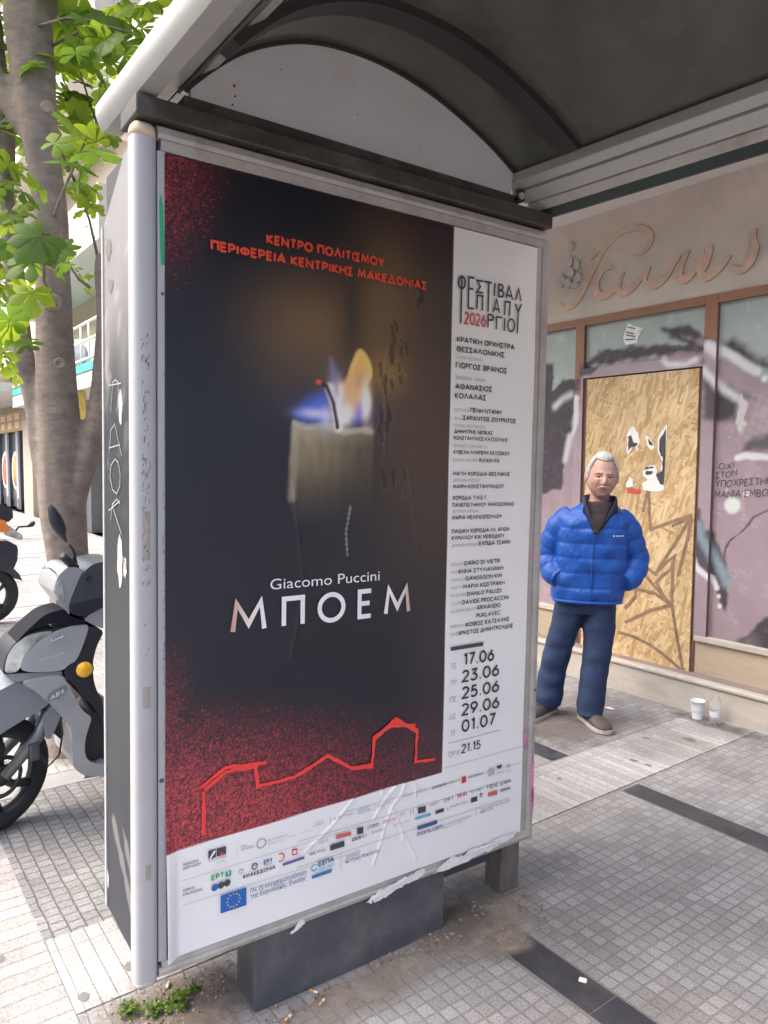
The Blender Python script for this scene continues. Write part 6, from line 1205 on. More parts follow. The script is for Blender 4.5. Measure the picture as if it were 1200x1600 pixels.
m_hair = mat('white grey hair', (.43, .42, .405), .6, var=.25, vscale=60, bump=.6, bscale=110, stretch=(1, 1, .4))
m_tache = mat('grey moustache', (.40, .30, .26), .7, var=.2, vscale=90)
m_shirt = bpy.data.materials.new('dark plaid shirt'); m_shirt.use_nodes = True
_t = m_shirt.node_tree; _b = _t.nodes['Principled BSDF']; _b.inputs['Roughness'].default_value = .8
_c = _t.nodes.new('ShaderNodeTexCoord'); _w1 = _t.nodes.new('ShaderNodeTexWave'); _w1.inputs['Scale'].default_value = 24; _w1.bands_direction = 'X'
_w2 = _t.nodes.new('ShaderNodeTexWave'); _w2.inputs['Scale'].default_value = 22; _w2.bands_direction = 'Z'; _mm = _t.nodes.new('ShaderNodeMath'); _mm.operation = 'MAXIMUM'
_p = _t.nodes.new('ShaderNodeMath'); _p.operation = 'POWER'; _p.inputs[1].default_value = 14
_x = _t.nodes.new('ShaderNodeMixRGB'); _x.inputs[1].default_value = (.018, .007, .011, 1); _x.inputs[2].default_value = (.055, .04, .034, 1)
for w_ in (_w1, _w2): _t.links.new(_c.outputs['Object'], w_.inputs['Vector'])
_t.links.new(_w1.outputs['Fac'], _mm.inputs[0]); _t.links.new(_w2.outputs['Fac'], _mm.inputs[1]); _t.links.new(_mm.outputs[0], _p.inputs[0]); _t.links.new(_p.outputs[0], _x.inputs[0]); _t.links.new(_x.outputs[0], _b.inputs['Base Color'])

# ---- head (own frame: face to -y, centre of the skull at 0)
def head_pt(u, v, grow=0.0):
    """u: 0..2pi round (0 = his left ear, -pi/2 = face), v: -1 chin .. 1 crown"""
    ph = v*math.pi/2; cz, sz = math.cos(ph), math.sin(ph)
    x, y, z = .074*cz*math.cos(u), .094*cz*math.sin(u), .122*sz
    front = max(0, -math.sin(u))
    if z < 0:                                     # jaw and cheeks
        k = -z/.122; x *= 1-.04*k**2.2; y *= 1-.12*k
        if math.sin(u) > 0: y *= 1-.35*k; 
        y -= .012*front*k
    x *= 1+.08*math.exp(-((z+.045)/.03)**2)*abs(math.cos(u))  # jowls
    G = lambda cx, cz_, sx_, sz_: math.exp(-((x-cx)/sx_)**2-((z-cz_)/sz_)**2)*front
    d = 0
    d += .026*G(0, -.022, .013, .020)+.013*G(0, -.002, .009, .022)+.010*G(.011, -.030, .008, .008)+.010*G(-.011, -.030, .008, .008)    # nose
    d += .007*G(.028, .024, .022, .009)+.007*G(-.028, .024, .022, .009)          # brow
    d -= .011*G(.029, .006, .014, .010)+.011*G(-.029, .006, .014, .010)          # eye hollows
    d += .006*G(.029, -.007, .014, .005)+.006*G(-.029, -.007, .014, .005)        # bags
    d += .008*G(.042, -.022, .020, .018)+.008*G(-.042, -.022, .020, .018)        # cheeks
    d -= .006*G(.026, -.048, .006, .02)+.006*G(-.026, -.048, .006, .02)          # folds beside the mouth
    d += .006*G(0, -.050, .022, .010)-.006*G(0, -.0625, .022, .0035)+.005*G(0, -.070, .018, .006)+.010*G(0, -.096, .022, .016)-.004*G(0, -.082, .02, .006)
    n = Vector((x/.074**2, y/.094**2, z/.122**2)).normalized()
    p = Vector((x, y-d, z))
    return p+n*grow
HEAD = Matrix.Translation((.150, -.030, 1.494)) @ Matrix.Scale(1.11, 4) @ Matrix.Rotation(R(4), 4, 'Z') @ Matrix.Rotation(R(3), 4, 'Y') @ Matrix.Rotation(R(4), 4, 'X')
def hp(u, v, grow=0.0): return HEAD @ head_pt(u, v, grow)

body = MB(); NU, NV = 72, 56
rings = [[hp(2*math.pi*i/NU, -.995+1.99*j/NV) for i in range(NU)] for j in range(NV+1)]
body.loft(rings)
# neck, trunk, arms and legs under the clothes
body.loft([ell((.145, .005, 1.43), .055, .060), ell((.14, .01, 1.36), .056, .062), ell((.13, .015, 1.29), .068, .070), ell((.115, .02, 1.24), .14, .085), ell((.10, .02, 1.10), .165, .10), ell((.085, .01, .92), .15, .105), ell((.08, .01, .80), .155, .105), ell((.078, .01, .70), .13, .09)])
def limb3(b, pts, rad, n=18): b.tube(pts, rad, n)
limb3(body, [(.19, .02, 1.22), (.265, .02, 1.17), (.330, .035, 1.06), (.352, .045, .985), (.31, -.02, .92), (.26, -.04, .89)], [.055, .050, .044, .040, .034, .028])
limb3(body, [(.03, .02, 1.22), (-.055, .02, 1.17), (-.118, .035, 1.08), (-.145, .045, 1.0), (-.11, -.02, .93), (-.065, -.04, .90)], [.055, .050, .044, .040, .034, .028])
for s, hx, hz in ((1, .245, .875), (-1, -.055, .885)):          # hands pushed into the pockets: palm, four fingers, thumb
    limb3(body, [(hx, -.04, hz+.02), (hx-.012*s, -.045, hz-.03), (hx-.02*s, -.045, hz-.055)], [.026, .036, .032], 12)
    for k in range(4):
        x = hx-.045*s+.018*k*s; limb3(body, [(x, -.046, hz-.05), (x-.003*s, -.05, hz-.08+.004*abs(k-1.4)), (x-.006*s, -.044, hz-.105+.006*abs(k-1.4))], [.0095, .009, .007], 8)
    limb3(body, [(hx-.03*s, -.045, hz-.02), (hx-.058*s, -.05, hz-.04), (hx-.064*s, -.05, hz-.06)], [.011, .010, .008], 8)
limb3(body, [(.165, 0, .78), (.155, -.03, .44), (.115, -.055, .10), (.125, -.08, .05), (.15, -.15, .035)], [.082, .055, .038, .028, .018])
limb3(body, [(-.005, 0, .78), (-.075, .03, .45), (-.14, .065, .11), (-.15, .05, .055), (-.185, -.01, .035)], [.082, .055, .038, .028, .018])
# ears
for s in (1, -1):
    e = HEAD @ Vector((.0755*s, .012, -.004)); body.loft([[HEAD @ Vector(((.070+.013*t)*s+.004*s*t, .012+.006*t+(.019-.002*abs(t-.5))*math.cos(a)*k_, -.006+.033*math.sin(a)*k_)) for a in [2*math.pi*q/14 for q in range(14)]] for t, k_ in ((0, .8), (.5, 1.0), (1, .95), (1.15, .7))])
person = body.build('person', m_skin)
weld_smooth(person, .0045, 1, .3)
person.location = MAN; person.scale = (.985, .985, .985); person.rotation_euler = (0, 0, R(42))
tag(person, 'white haired man in blue quilted jacket and jeans, hands in his pockets', 'person')
def wear(b, name, m, **k): return_o = b.build(name, m, person, **k); return return_o
# eyes, brows, moustache
b = MB()
for s in (1, -1): b.lathe([(.0001, -.0085), (.006, -.006), (.0085, 0), (.006, .006), (.0001, .0085)], HEAD @ Vector((.029*s, -.0795, .003)), HEAD.to_3x3() @ Vector((0, -1, 0)), 12)
wear(b, 'eye', mat('dark eye', (.05, .035, .03), .3))
b = MB()
for s in (1, -1):
    b.tube([HEAD @ Vector((x*s, y, z)) for x, y, z in ((.014, -.089, .0085), (.029, -.0875, .0115), (.044, -.076, .007))], [.003, .0042, .003], 8)
    b.tube([HEAD @ Vector((x*s, y, z)) for x, y, z in ((.016, -.086, -.002), (.029, -.085, -.0045), (.042, -.076, -.001))], [.002, .003, .002], 8)
wear(b, 'eyelid', m_skin)
b = MB()
for s in (1, -1): b.tube([HEAD @ Vector((x*s, y, z)) for x, y, z in ((.012, -.093, .020), (.030, -.092, .026), (.048, -.077, .019))], [.003, .0045, .0025], 8)
b.tube([HEAD @ Vector((x, y, z)) for x, y, z in ((-.036, -.083, -.060), (-.022, -.097, -.050), (0, -.104, -.046), (.022, -.097, -.050), (.036, -.083, -.060))], [.0025, .005, .0055, .005, .0025], 10, flat=1)
wear(b, 'moustache', m_tache)
b = MB(); b.tube([HEAD @ Vector((x, y, z)) for x, y, z in ((-.024, -.088, -.0665), (0, -.0985, -.063), (.024, -.088, -.0665))], [.001, .0024, .001], 8); wear(b, 'mouth_line', mat('lip shadow', (.22, .09, .075), .7))
# hair: cap that leaves the forehead free, parted back, short over the ears
b = MB(); HU, HV = 96, 44; grid = {}; 
def hairline(u):
    f = -math.sin(u)                               # 1 at the face, -1 at the nape
    return .52+.03*math.cos(3*u+1.57) if f > .55 else (.48-(.55-f)/.35*.54 if f > .2 else (-.06-.32*min(1, (.2-f)/.8)))
vs, idx = [], {}
for j in range(HV+1):
    for i in range(HU):
        u = 2*math.pi*i/HU; h0 = hairline(u); v = h0+(.998-h0)*j/HV
        g = (.003+.008*min(1, j/7))*(1+.35*mnoise.noise((math.cos(u)*3, math.sin(u)*3, v*5)))+.004*max(0, v)*(-math.sin(u))
        idx[(i, j)] = len(vs); vs.append(hp(u, v, g))
fs = [(idx[(i, j)], idx[((i+1) % HU, j)], idx[((i+1) % HU, j+1)], idx[(i, j+1)]) for i in range(HU) for j in range(HV)]
fs.append([idx[(i, HV)] for i in range(HU)]); b.add(vs, fs, 0, True)
ho = wear(b, 'hair', m_hair); q = ho.modifiers.new('thick', 'SOLIDIFY'); q.thickness = .006; q.offset = -1
# ---- jacket
def puff(s, per=.088, d=.0085):
    q = (s % per)/per; return d*(1-math.exp(-min(q, 1-q)*per/.009))*(.8+.2*math.sin(math.pi*q))
jk = MB(); N_ = 40
def torso(z):
    # centre x, half width, half depth
    T = [(.735, .082, .208, .140), (.80, .085, .212, .145), (.90, .092, .210, .148), (1.0, .100, .208, .148), (1.10, .108, .208, .145), (1.18, .112, .208, .138), (1.24, .118, .196, .125), (1.285, .125, .160, .108), (1.31, .132, .118, .095), (1.335, .138, .092, .085)]
    for a, b_ in zip(T[:-1], T[1:]):
        if z <= b_[0]:
            t = (z-a[0])/(b_[0]-a[0]); t = max(0, t); return [a[i]+(b_[i]-a[i])*t for i in range(1, 4)]
    return T[-1][1:]
rings = []; z = .735
while z < 1.336:
    cx, w_, d_ = torso(z); g = puff(z-.745)*(1 if z < 1.27 else .3)
    if z < .75: g = -.012
    rings.append([(x+.010*mnoise.noise((x*11, y*11, z*9)), y+.020*mnoise.noise((x*13+5, y*9, z*11)), zz_+.008*mnoise.noise((x*6, y*6, z))) for x, y, zz_ in ell((cx, .01, z), w_+g, d_+g, N_, .82)]); z += .008
jk.loft(rings)
def sleeve(pts, rad):
    P = [Vector(p) for p in pts]; Q = []; rd = []
    for i in range(len(P)-1):
        p0, p1, p2, p3 = P[max(i-1, 0)], P[i], P[i+1], P[min(i+2, len(P)-1)]
        for k in range(14):
            t = k/14; Q.append(.5*((2*p1)+(p2-p0)*t+(2*p0-5*p1+4*p2-p3)*t*t+(3*p1-p0-3*p2+p3)*t**3)); rd.append(rad[i]*(1-t)+rad[i+1]*t)
    L = 0; rr_ = []
    for i, q in enumerate(Q):
        if i: L += (q-Q[i-1]).length
        rr_.append(rd[i]+puff(L, .08, .009))
    jk.tube(Q, rr_, 24)
sleeve([(.235, .02, 1.245), (.300, .02, 1.185), (.345, .035, 1.07), (.368, .048, .985), (.340, -.01, .905), (.285, -.065, .862)], [.070, .076, .070, .070, .066, .054])
sleeve([(-.005, .02, 1.25), (-.075, .02, 1.195), (-.130, .035, 1.08), (-.152, .048, 1.0), (-.130, -.01, .915), (-.080, -.068, .875)], [.070, .076, .070, .070, .066, .054])
jo = wear(jk, 'jacket', m_jacket); weld_smooth(jo, .006, 1, .4)
# front: zip, hem band, cuffs, collar, shirt
def front_y(x, z, extra=0.0):
    cx, w_, d_ = torso(z); g = puff(z-.745); t = min(.98, abs(x-cx)/(w_+g)); return .01-(d_+g)*(1-t**(2/.82))**(.82/2)-extra
b = MB(); path = [(.100, z_) for z_ in np.linspace(.752, 1.165, 30)]
b.tube([(x-.004*math.sin(z_*9), front_y(x, z_, .001), z_) for x, z_ in path], .0065, 8, flat=.8); wear(b, 'zip', mat('blue zip tape', (.006, .05, .26), .5))
b = MB()
vtip = (.112, 1.160); rows_ = 16; vs = []; fs = []
for j in range(rows_+1):
    t = j/rows_; z_ = vtip[1]+t*.185; hw = .012+.066*t
    for i in range(9):
        x = .112+.028*t+hw*(i/4-1); yy = front_y(x, min(z_, 1.285), .020)*(1 if z_ < 1.285 else 1)+max(0, z_-1.285)*.45; vs.append((x, yy, z_))
for j in range(rows_):
    for i in range(8): fs.append((j*9+i, j*9+i+1, (j+1)*9+i+1, (j+1)*9+i))
b.add(vs, fs, 0, True); so_ = wear(b, 'shirt', m_shirt); q = so_.modifiers.new('thick', 'SOLIDIFY'); q.thickness = .004
# stand collar: outer blue leaf, navy inside, folded open to the zip
for s in (1, -1):
    b = MB(); L1 = []; L2 = []
    for k in range(15):
        t = k/14
        if t < .5:
            a = math.pi/2-s*(t/.5)*R(118)*-1 if False else None
            th = R(90)-s*R(125)*(t/.5); cx, cy = .140+.094*math.cos(th), .012+.082*math.sin(th); zb = 1.300-.012*(t/.5); zt = 1.385-.020*(t/.5)
            L1.append((cx, cy, zb)); L2.append((cx*1.0+(cx-.14)*.02, cy, zt))
        else:
            q_ = (t-.5)/.5; th = R(90)-s*R(125); ax_, ay_ = .140+.094*math.cos(th), .012+.082*math.sin(th)
            x = ax_+(.113+s*.006-ax_)*q_; z_ = 1.288-(1.288-1.162)*q_; L1.append((x+s*.020*(1-q_), min(ay_*(1-q_)+front_y(.112, z_, .008)*q_, front_y(x, min(z_, 1.27), .006)+.02*(1-q_)), z_-.004))
            wv = .072*(1-q_)**.8; L2.append((x+s*.012*(1-q_), L1[-1][1]-.016*(1-q_)-.004, z_+wv))
    n = len(L1); b.add(L1+L2, [(i, i+1, n+i+1, n+i) for i in range(n-1)], 0, True)
    o = wear(b, 'collar', [m_navy, m_navy]); q = o.modifiers.new('thick', 'SOLIDIFY'); q.thickness = .012; q.offset = 0; q.use_rim = True; q.material_offset = 0
    b = MB(); k_ = .0075; b.add([(x-(x-.13)*.12, y+.004 if i < 8 else y-.008, z_) for i, (x, y, z_) in enumerate(L1)]+[(x-(x-.13)*.12, y+.004 if i < 8 else y-.008, z_+.003) for i, (x, y, z_) in enumerate(L2)], [(i, i+1, n+i+1, n+i) for i in range(n-1)], 0, True); wear(b, 'collar_lining', m_navy)
b = MB()
for s, x0, x1, z0, z1 in ((1, .165, .185, 1.27, 1.325),):
    b.tube([(x0, front_y(.16, 1.26, .02)+.02, z0), (x1, -.055, z1)], [.006, .010], 8, flat=.5)
wear(b, 'collar_tip', mat('white collar tip', (.75, .73, .72), .7))
b = MB(); b.tube([(x, front_y(x, .747, .004), .747) for x in np.linspace(-.115, .28, 26)], .010, 10); wear(b, 'hem', m_jacket)
# small chest mark on his left breast
b = MB(); x0, z0 = .212, 1.148
for k, (px, wd_) in enumerate(((0, .010), (.016, .007), (.026, .007), (.036, .007), (.046, .007), (.056, .007))):
    x = x0+px; b.poly([(x, front_y(x, z0, .010), z0-.0035*(1.3 if k == 0 else 1)), (x+wd_, front_y(x+wd_, z0, .010), z0-.0035), (x+wd_, front_y(x+wd_, z0, .010), z0+.0035), (x, front_y(x, z0, .010), z0+.0035*(1.3 if k == 0 else 1))])
wear(b, 'chest_mark', mat('pale blue stitching', (.55, .66, .85), .6))
# ---- jeans
jn = MB()
jn.loft([ell((.080, .01, .86), .165, .118), ell((.080, .01, .78), .172, .122), ell((.080, .008, .71), .168, .118), ell((.082, .005, .665), .150, .10)])
def leg(pts, rad, dep):
    rings = []; P = [Vector(p) for p in pts]
    for i in range(len(P)-1):
        for k in range(16):
            t = k/16; p = P[i].lerp(P[i+1], t); w_ = rad[i]*(1-t)+rad[i+1]*t; d_ = dep[i]*(1-t)+dep[i+1]*t
            g = .006*mnoise.noise((p.x*3, i*3.1, p.z*16))+(.004*max(0, 1-p.z/.16)*math.sin(p.z*55+1))
            rings.append([(x+.005*mnoise.noise((x*8, y*8+3, z*14)), y+.008*mnoise.noise((x*8, y*8, z*13)), z) for x, y, z in ell(p, w_+g, d_+g, 28, .95)])
    jn.loft(rings)
leg([(.163, .005, .76), (.160, -.012, .60), (.150, -.03, .44), (.128, -.046, .25), (.112, -.055, .045)], [.098, .093, .087, .083, .086], [.108, .10, .092, .09, .10])
leg([(-.003, .005, .77), (-.030, .018, .61), (-.072, .032, .45), (-.112, .050, .26), (-.138, .060, .05)], [.098, .091, .086, .083, .086], [.108, .10, .092, .09, .10])
weld_smooth(wear(jn, 'jeans', m_jeans), .0085, 2, .4)
# ---- shoes
def shoe(x, y, ang, name='shoe'):
    M = Matrix.Translation((x, y, .004)) @ Matrix.Rotation(ang, 4, 'Z') @ Matrix.Scale(1.14, 4)
    sec = [(.085, .028, .055, .085), (.07, .036, .08, .10), (.03, .038, .10, .105), (-.02, .040, .090, .085), (-.07, .046, .068, .06), (-.12, .049, .054, .045), (-.16, .042, .044, .036), (-.185, .024, .034, .028)]
    up = MB(); rings = []
    for yy, w_, h, hh in sec:
        rings.append([M @ Vector((w_*math.cos(a), yy, .022+(h-.022)*max(0, math.sin(a)) if math.sin(a) > 0 else .022)) for a in [2*math.pi*k/20 for k in range(20)]])
    up.loft(rings); o = wear(up, name, m_shoe)
    so2 = MB(); out = [(w_+.005, yy) for yy, w_, *_ in sec]; prof = [(.02, .094)]+[(a, c) for a, c in out]+[(.008, -.194), (-.008, -.194)]+[(-a, c) for a, c in reversed(out)]+[(-.02, .094)]
    so2.prism(prof, lambda a, c, z: M @ Vector((a, c, z)), .002, .020); s_ = so2.build('sole', m_sole, o, bevel=.004)
    recalc(s_)
    lc = MB()
    for k in range(3): lc.tube([M @ Vector((-.018, -.035-.02*k, .088-.010*k)), M @ Vector((.018, -.038-.02*k, .088-.010*k))], .003, 6)
    lc.build('lace', m_navy, o)
shoe(.118, -.055, R(24)); shoe(-.150, .045, R(-32))
# ------------------------------------------------------------------ scooter: silhouette given as (along, up) in its side plane, +x forward
m_sil = mat('satin silver paint', (.37, .38, .40), .38, .3, var=.07, coat=.25)
m_sild = mat('satin grey paint', (.22, .24, .265), .4, .35, var=.08, coat=.2)
m_dash = mat('slate dash plastic', (.055, .065, .075), .45, .1, var=.15, bump=.05, bscale=120)
m_blk = mat('black plastic', (.018, .020, .028), .55, var=.15, bump=.04, bscale=150)
m_tyre = mat('tyre rubber', (.028, .028, .03), .85, var=.2, bump=.1, bscale=60)
m_rim = mat('dark wheel metal', (.10, .10, .105), .4, .7)
m_lens = mat('clear lamp lens', (.42, .45, .42), .06, .3, var=.7, vscale=9, coat=1)
m_refl = mat('chrome reflector', (.85, .85, .86), .12, .9)
m_disc = mat('brushed disc steel', (.10, .10, .10), .45, .8, var=.2)
m_amber = mat('amber reflector', (.95, .48, .02), .25, var=.12, vscale=40, coat=.6)
m_decal = mat('white decal', (.62, .63, .66), .4)
scoot = empty('motor_scooter', (-3.36, 1.15, 0), 0, 'silver scooter with a round amber reflector parked behind the poster case', 'scooter')
# profile points are world (Y, Z) in the near side plane; y_near/y_far are world X
def plate(name, pts, xa, xb, m, bev=.012, seg=3, parent=None, taper=0.0):
    b = MB(); c = sum(p[0] for p in pts)/len(pts), sum(p[1] for p in pts)/len(pts)
    b.prism(pts, lambda y, z, x: (x+3.36, y-1.15, z), xa, xb)
    o = b.build(name, m, parent or scoot, bevel=bev, seg=seg); recalc(o)
    for p in o.data.polygons: p.use_smooth = True
    o.data.set_sharp_from_angle(angle=R(50)); return o
SCOOT = {'head': [(0.517, 0.694), (0.522, 0.736), (0.534, 0.775), (0.561, 0.81), (0.604, 0.837), (0.654, 0.845), (0.709, 0.842), (0.668, 0.826), (0.639, 0.806), (0.613, 0.78), (0.584, 0.754), (0.571, 0.696)], 'hood': [(0.556, 0.81), (0.59, 0.846), (0.633, 0.884), (0.677, 0.917), (0.751, 0.93), (0.76, 0.9), (0.826, 0.873), (0.834, 0.858), (0.765, 0.859), (0.728, 0.863), (0.698, 0.877), (0.658, 0.869), (0.615, 0.855), (0.575, 0.829)], 'flank': [(0.57, 0.691), (0.584, 0.752), (0.613, 0.779), (0.639, 0.804), (0.668, 0.824), (0.709, 0.841), (0.765, 0.857), (0.828, 0.857), (0.839, 0.845), (0.833, 0.826), (0.785, 0.71), (0.754, 0.699), (0.727, 0.674)], 'chin': [(0.516, 0.69), (0.727, 0.673), (0.729, 0.659), (0.653, 0.654), (0.564, 0.652), (0.533, 0.672)], 'legshield': [(0.566, 0.654), (0.654, 0.66), (0.723, 0.662), (0.741, 0.631), (0.781, 0.542), (0.803, 0.493), (0.842, 0.46), (0.825, 0.414), (0.811, 0.367), (0.808, 0.31), (0.823, 0.273), (0.854, 0.254), (0.893, 0.245), (0.975, 0.228), (0.974, 0.168), (0.892, 0.188), (0.802, 0.216), (0.775, 0.242), (0.758, 0.272), (0.76, 0.428), (0.72, 0.485), (0.691, 0.527), (0.666, 0.56), (0.627, 0.607)], 'inner': [(0.837, 0.85), (0.904, 0.823), (0.867, 0.759), (0.848, 0.68), (0.856, 0.588), (0.888, 0.515), (0.896, 0.421), (0.896, 0.409), (0.845, 0.511), (0.804, 0.548), (0.782, 0.597), (0.742, 0.644), (0.733, 0.674), (0.754, 0.697), (0.785, 0.708), (0.833, 0.822)], 'floorwell': [(0.842, 0.458), (0.897, 0.478), (0.978, 0.462), (0.975, 0.229), (0.893, 0.248), (0.854, 0.257), (0.824, 0.275), (0.81, 0.312), (0.813, 0.367), (0.827, 0.414)], 'cowl': [(0.725, 1.074), (0.755, 1.103), (0.792, 1.101), (0.823, 1.088), (0.807, 1.06), (0.787, 1.013), (0.759, 0.946), (0.764, 0.899), (0.748, 0.937), (0.712, 0.993), (0.701, 1.01), (0.713, 1.048)], 'lens': [(0.734, 1.062), (0.739, 1.01), (0.744, 0.949), (0.719, 0.988), (0.703, 1.011), (0.717, 1.042)], 'dash': [(0.811, 1.066), (0.85, 1.108), (0.909, 1.119), (0.989, 1.114), (0.986, 0.927), (0.901, 0.93), (0.819, 0.892), (0.77, 0.906), (0.76, 0.944), (0.791, 1.013)], 'under': [(0.815, 0.882), (0.905, 0.928), (0.986, 0.927), (0.984, 0.827), (0.904, 0.823), (0.838, 0.862)], 'fender': [(0.392, 0.544), (0.443, 0.599), (0.494, 0.62), (0.564, 0.649), (0.61, 0.622), (0.666, 0.56), (0.687, 0.532), (0.625, 0.504), (0.56, 0.474), (0.49, 0.439), (0.448, 0.409), (0.387, 0.362)], 'fguard': [(0.657, 0.482), (0.691, 0.527), (0.727, 0.472), (0.703, 0.42), (0.686, 0.387), (0.666, 0.39)], 'mirror': [(0.696, 1.367), (0.709, 1.368), (0.734, 1.34), (0.755, 1.301), (0.767, 1.266), (0.767, 1.247), (0.763, 1.233), (0.774, 1.194), (0.757, 1.206), (0.723, 1.245), (0.701, 1.28), (0.695, 1.328)], 'stem': [(0.774, 1.194), (0.789, 1.174), (0.798, 1.152), (0.792, 1.102)], 'grip': [(0.745, 1.149), (0.79, 1.102)], 'lever': [(0.671, 1.109), (0.696, 1.101), (0.717, 1.079), (0.732, 1.058)], 'fork': [(0.675, 0.454), (0.636, 0.382), (0.573, 0.273)], 'axle': [(0.538, 0.292)], 'refl': [(0.815, 0.668)], 'badge': [(0.704, 0.585)], 'txt': [(0.646, 0.732), (0.735, 0.748)], 'stick': [(0.691, 0.803), (0.688, 0.813), (0.732, 0.829), (0.737, 0.816)], 'cable': [(0.726, 0.419), (0.721, 0.363), (0.708, 0.301), (0.671, 0.277)], 'caliper': [(0.676, 0.337)]}

XN, XF, XC = -3.2, -3.52, -3.36
def chaikin(P): return [q for i in range(len(P)) for q in ((P[i][0]*.78+P[(i+1) % len(P)][0]*.22, P[i][1]*.78+P[(i+1) % len(P)][1]*.22), (P[i][0]*.22+P[(i+1) % len(P)][0]*.78, P[i][1]*.22+P[(i+1) % len(P)][1]*.78))]
for k_ in ('head', 'hood', 'flank', 'legshield', 'cowl', 'dash', 'fender', 'inner', 'floorwell', 'mirror', 'lens', 'under'): SCOOT[k_] = chaikin(chaikin(SCOOT[k_]))
def nose(o, pw=1.0):
    """draw the body in towards the nose so the front is rounded in plan"""
    for v in o.data.vertices:
        y = v.co.y+1.15; f = 1-.42*pw*max(0, min(1, (.80-y)/.32))**1.3; f *= 1-.45*pw*max(0, min(1, (v.co.z-.78)/.16)); v.co.x = v.co.x*f if v.co.x < 0 else v.co.x*(1-(1-f)*.45)
    return o
nose(plate('front_fairing', SCOOT['flank'], XF, XN, m_sil, .022, 4))
nose(plate('headlight', SCOOT['head'], XF+.004, XN-.004, m_lens, .016))
b = MB(); b.loft([[(-3.215+.018*q+3.36-.012*k, y-1.15, z) for y, z in ((.598+.02*q, .805), (.625, .80), (.60, .745), (.594, .70), (.580, .698), (.585, .745))] for k, q in ((0, 0), (1, 0))], smooth=False); nose(b.build('lamp_reflector', m_refl, scoot))
nose(plate('headlight_bezel', [(.587+(y-.587)*1.09, .775+(z-.775)*1.10) for y, z in SCOOT['head']], XF+.01, XN-.009, m_blk, .012))
nose(plate('nose_hood', SCOOT['hood'], XF+.07, XN+.004, mat('matt black trim', (.011, .012, .017), .75, spec=.12), .012))
nose(plate('chin_trim', SCOOT['chin'], XF+.006, XN-.006, m_sild, .008))
nose(plate('leg_shield', SCOOT['legshield'], XF-.002, XN+.002, m_sil, .024, 4), .6)
plate('inner_shield', SCOOT['inner'], XF+.01, XN-.008, m_blk, .016)
plate('floor_well', SCOOT['floorwell'], XF+.03, XN-.03, m_blk, .01)
plate('handlebar_cowl', SCOOT['cowl'], XF+.02, XN-.012, m_sil, .026, 4)
plate('indicator', SCOOT['lens'], XF+.03, XN-.006, m_lens, .008)
plate('dash', SCOOT['dash'], XF+.03, XN-.004, m_dash, .03, 4)
plate('dash_base', [(.818, .893), (.90, .931), (.99, .928), (.99, .97), (.90, .965), (.80, .955), (.763, .945), (.772, .908)], XF+.034, XN-.001, m_blk, .006)
plate('cowl_underside', SCOOT['under'], XF+.03, XN-.01, m_sil, .012)
b = MB(); b.lathe([(.012, 0), (.012, .003), (.007, .003), (.006, -.002), (0, -.002)], (XN+.001+3.36, .838-1.15, 1.052), (1, 0, 0), 14); b.build('dash_screw', m_blk, scoot)
# amber reflector
b = MB(); b.lathe([(.033, 0), (.033, .006), (.030, .012), (0, .013)], (XN-.006+3.36, .815-1.15, .668), (1, 0, 0), 24); b.build('reflector', m_amber, scoot)
b = MB(); b.lathe([(.039, 0), (.039, .004), (.033, .005)], (XN-.008+3.36, .815-1.15, .668), (1, 0, 0), 24); b.build('reflector_rim', m_blk, scoot)
# badge and stickers
b = MB(); b.poly([(XN+.0065+3.36, .704+.040*math.cos(a)-1.15, .585+.017*math.sin(a)+.018*math.cos(a)) for a in [2*math.pi*k/22 for k in range(22)]]); bd = b.build('badge', m_sild, scoot)
b = MB(); caps_text(b, 'ABS', .678, .730, 0, .018, .24, lambda y, z, k: (XN+.0068+3.36+k, y-1.15, .575+z+(y-.704)*.42)); b.build('badge_lettering', m_decal, bd)
b = MB(); vs, fs = soft_text('Symphony', .646, .712, 0, .011); b.add([(XN-.002+3.36, y-1.15, .728+z+(y-.646)*.19) for y, z in vs], fs)
caps_text(b, 'ST', .717, .735, 0, .011, .22, lambda y, z, k: (XN-.002+3.36+k, y-1.15, .728+z+(y-.646)*.19)); nose(b.build('model_lettering', m_decal, scoot), .8)
b = MB(); b.poly([(XN+.001+3.36, y-1.15, z) for y, z in SCOOT['stick']]); st_ = nose(b.build('sticker', m_decal, scoot), .85)
b = MB()
for k in range(6): b.poly([(XN+.0025+3.36, y-1.15, z) for y, z in ((.694+.0062*k, .8075+.0027*k), (.698+.0062*k, .8092+.0027*k), (.698+.0062*k, .8152+.0027*k), (.694+.0062*k, .8135+.0027*k))])
nose(b.build('sticker_print', m_blk, st_), .85)
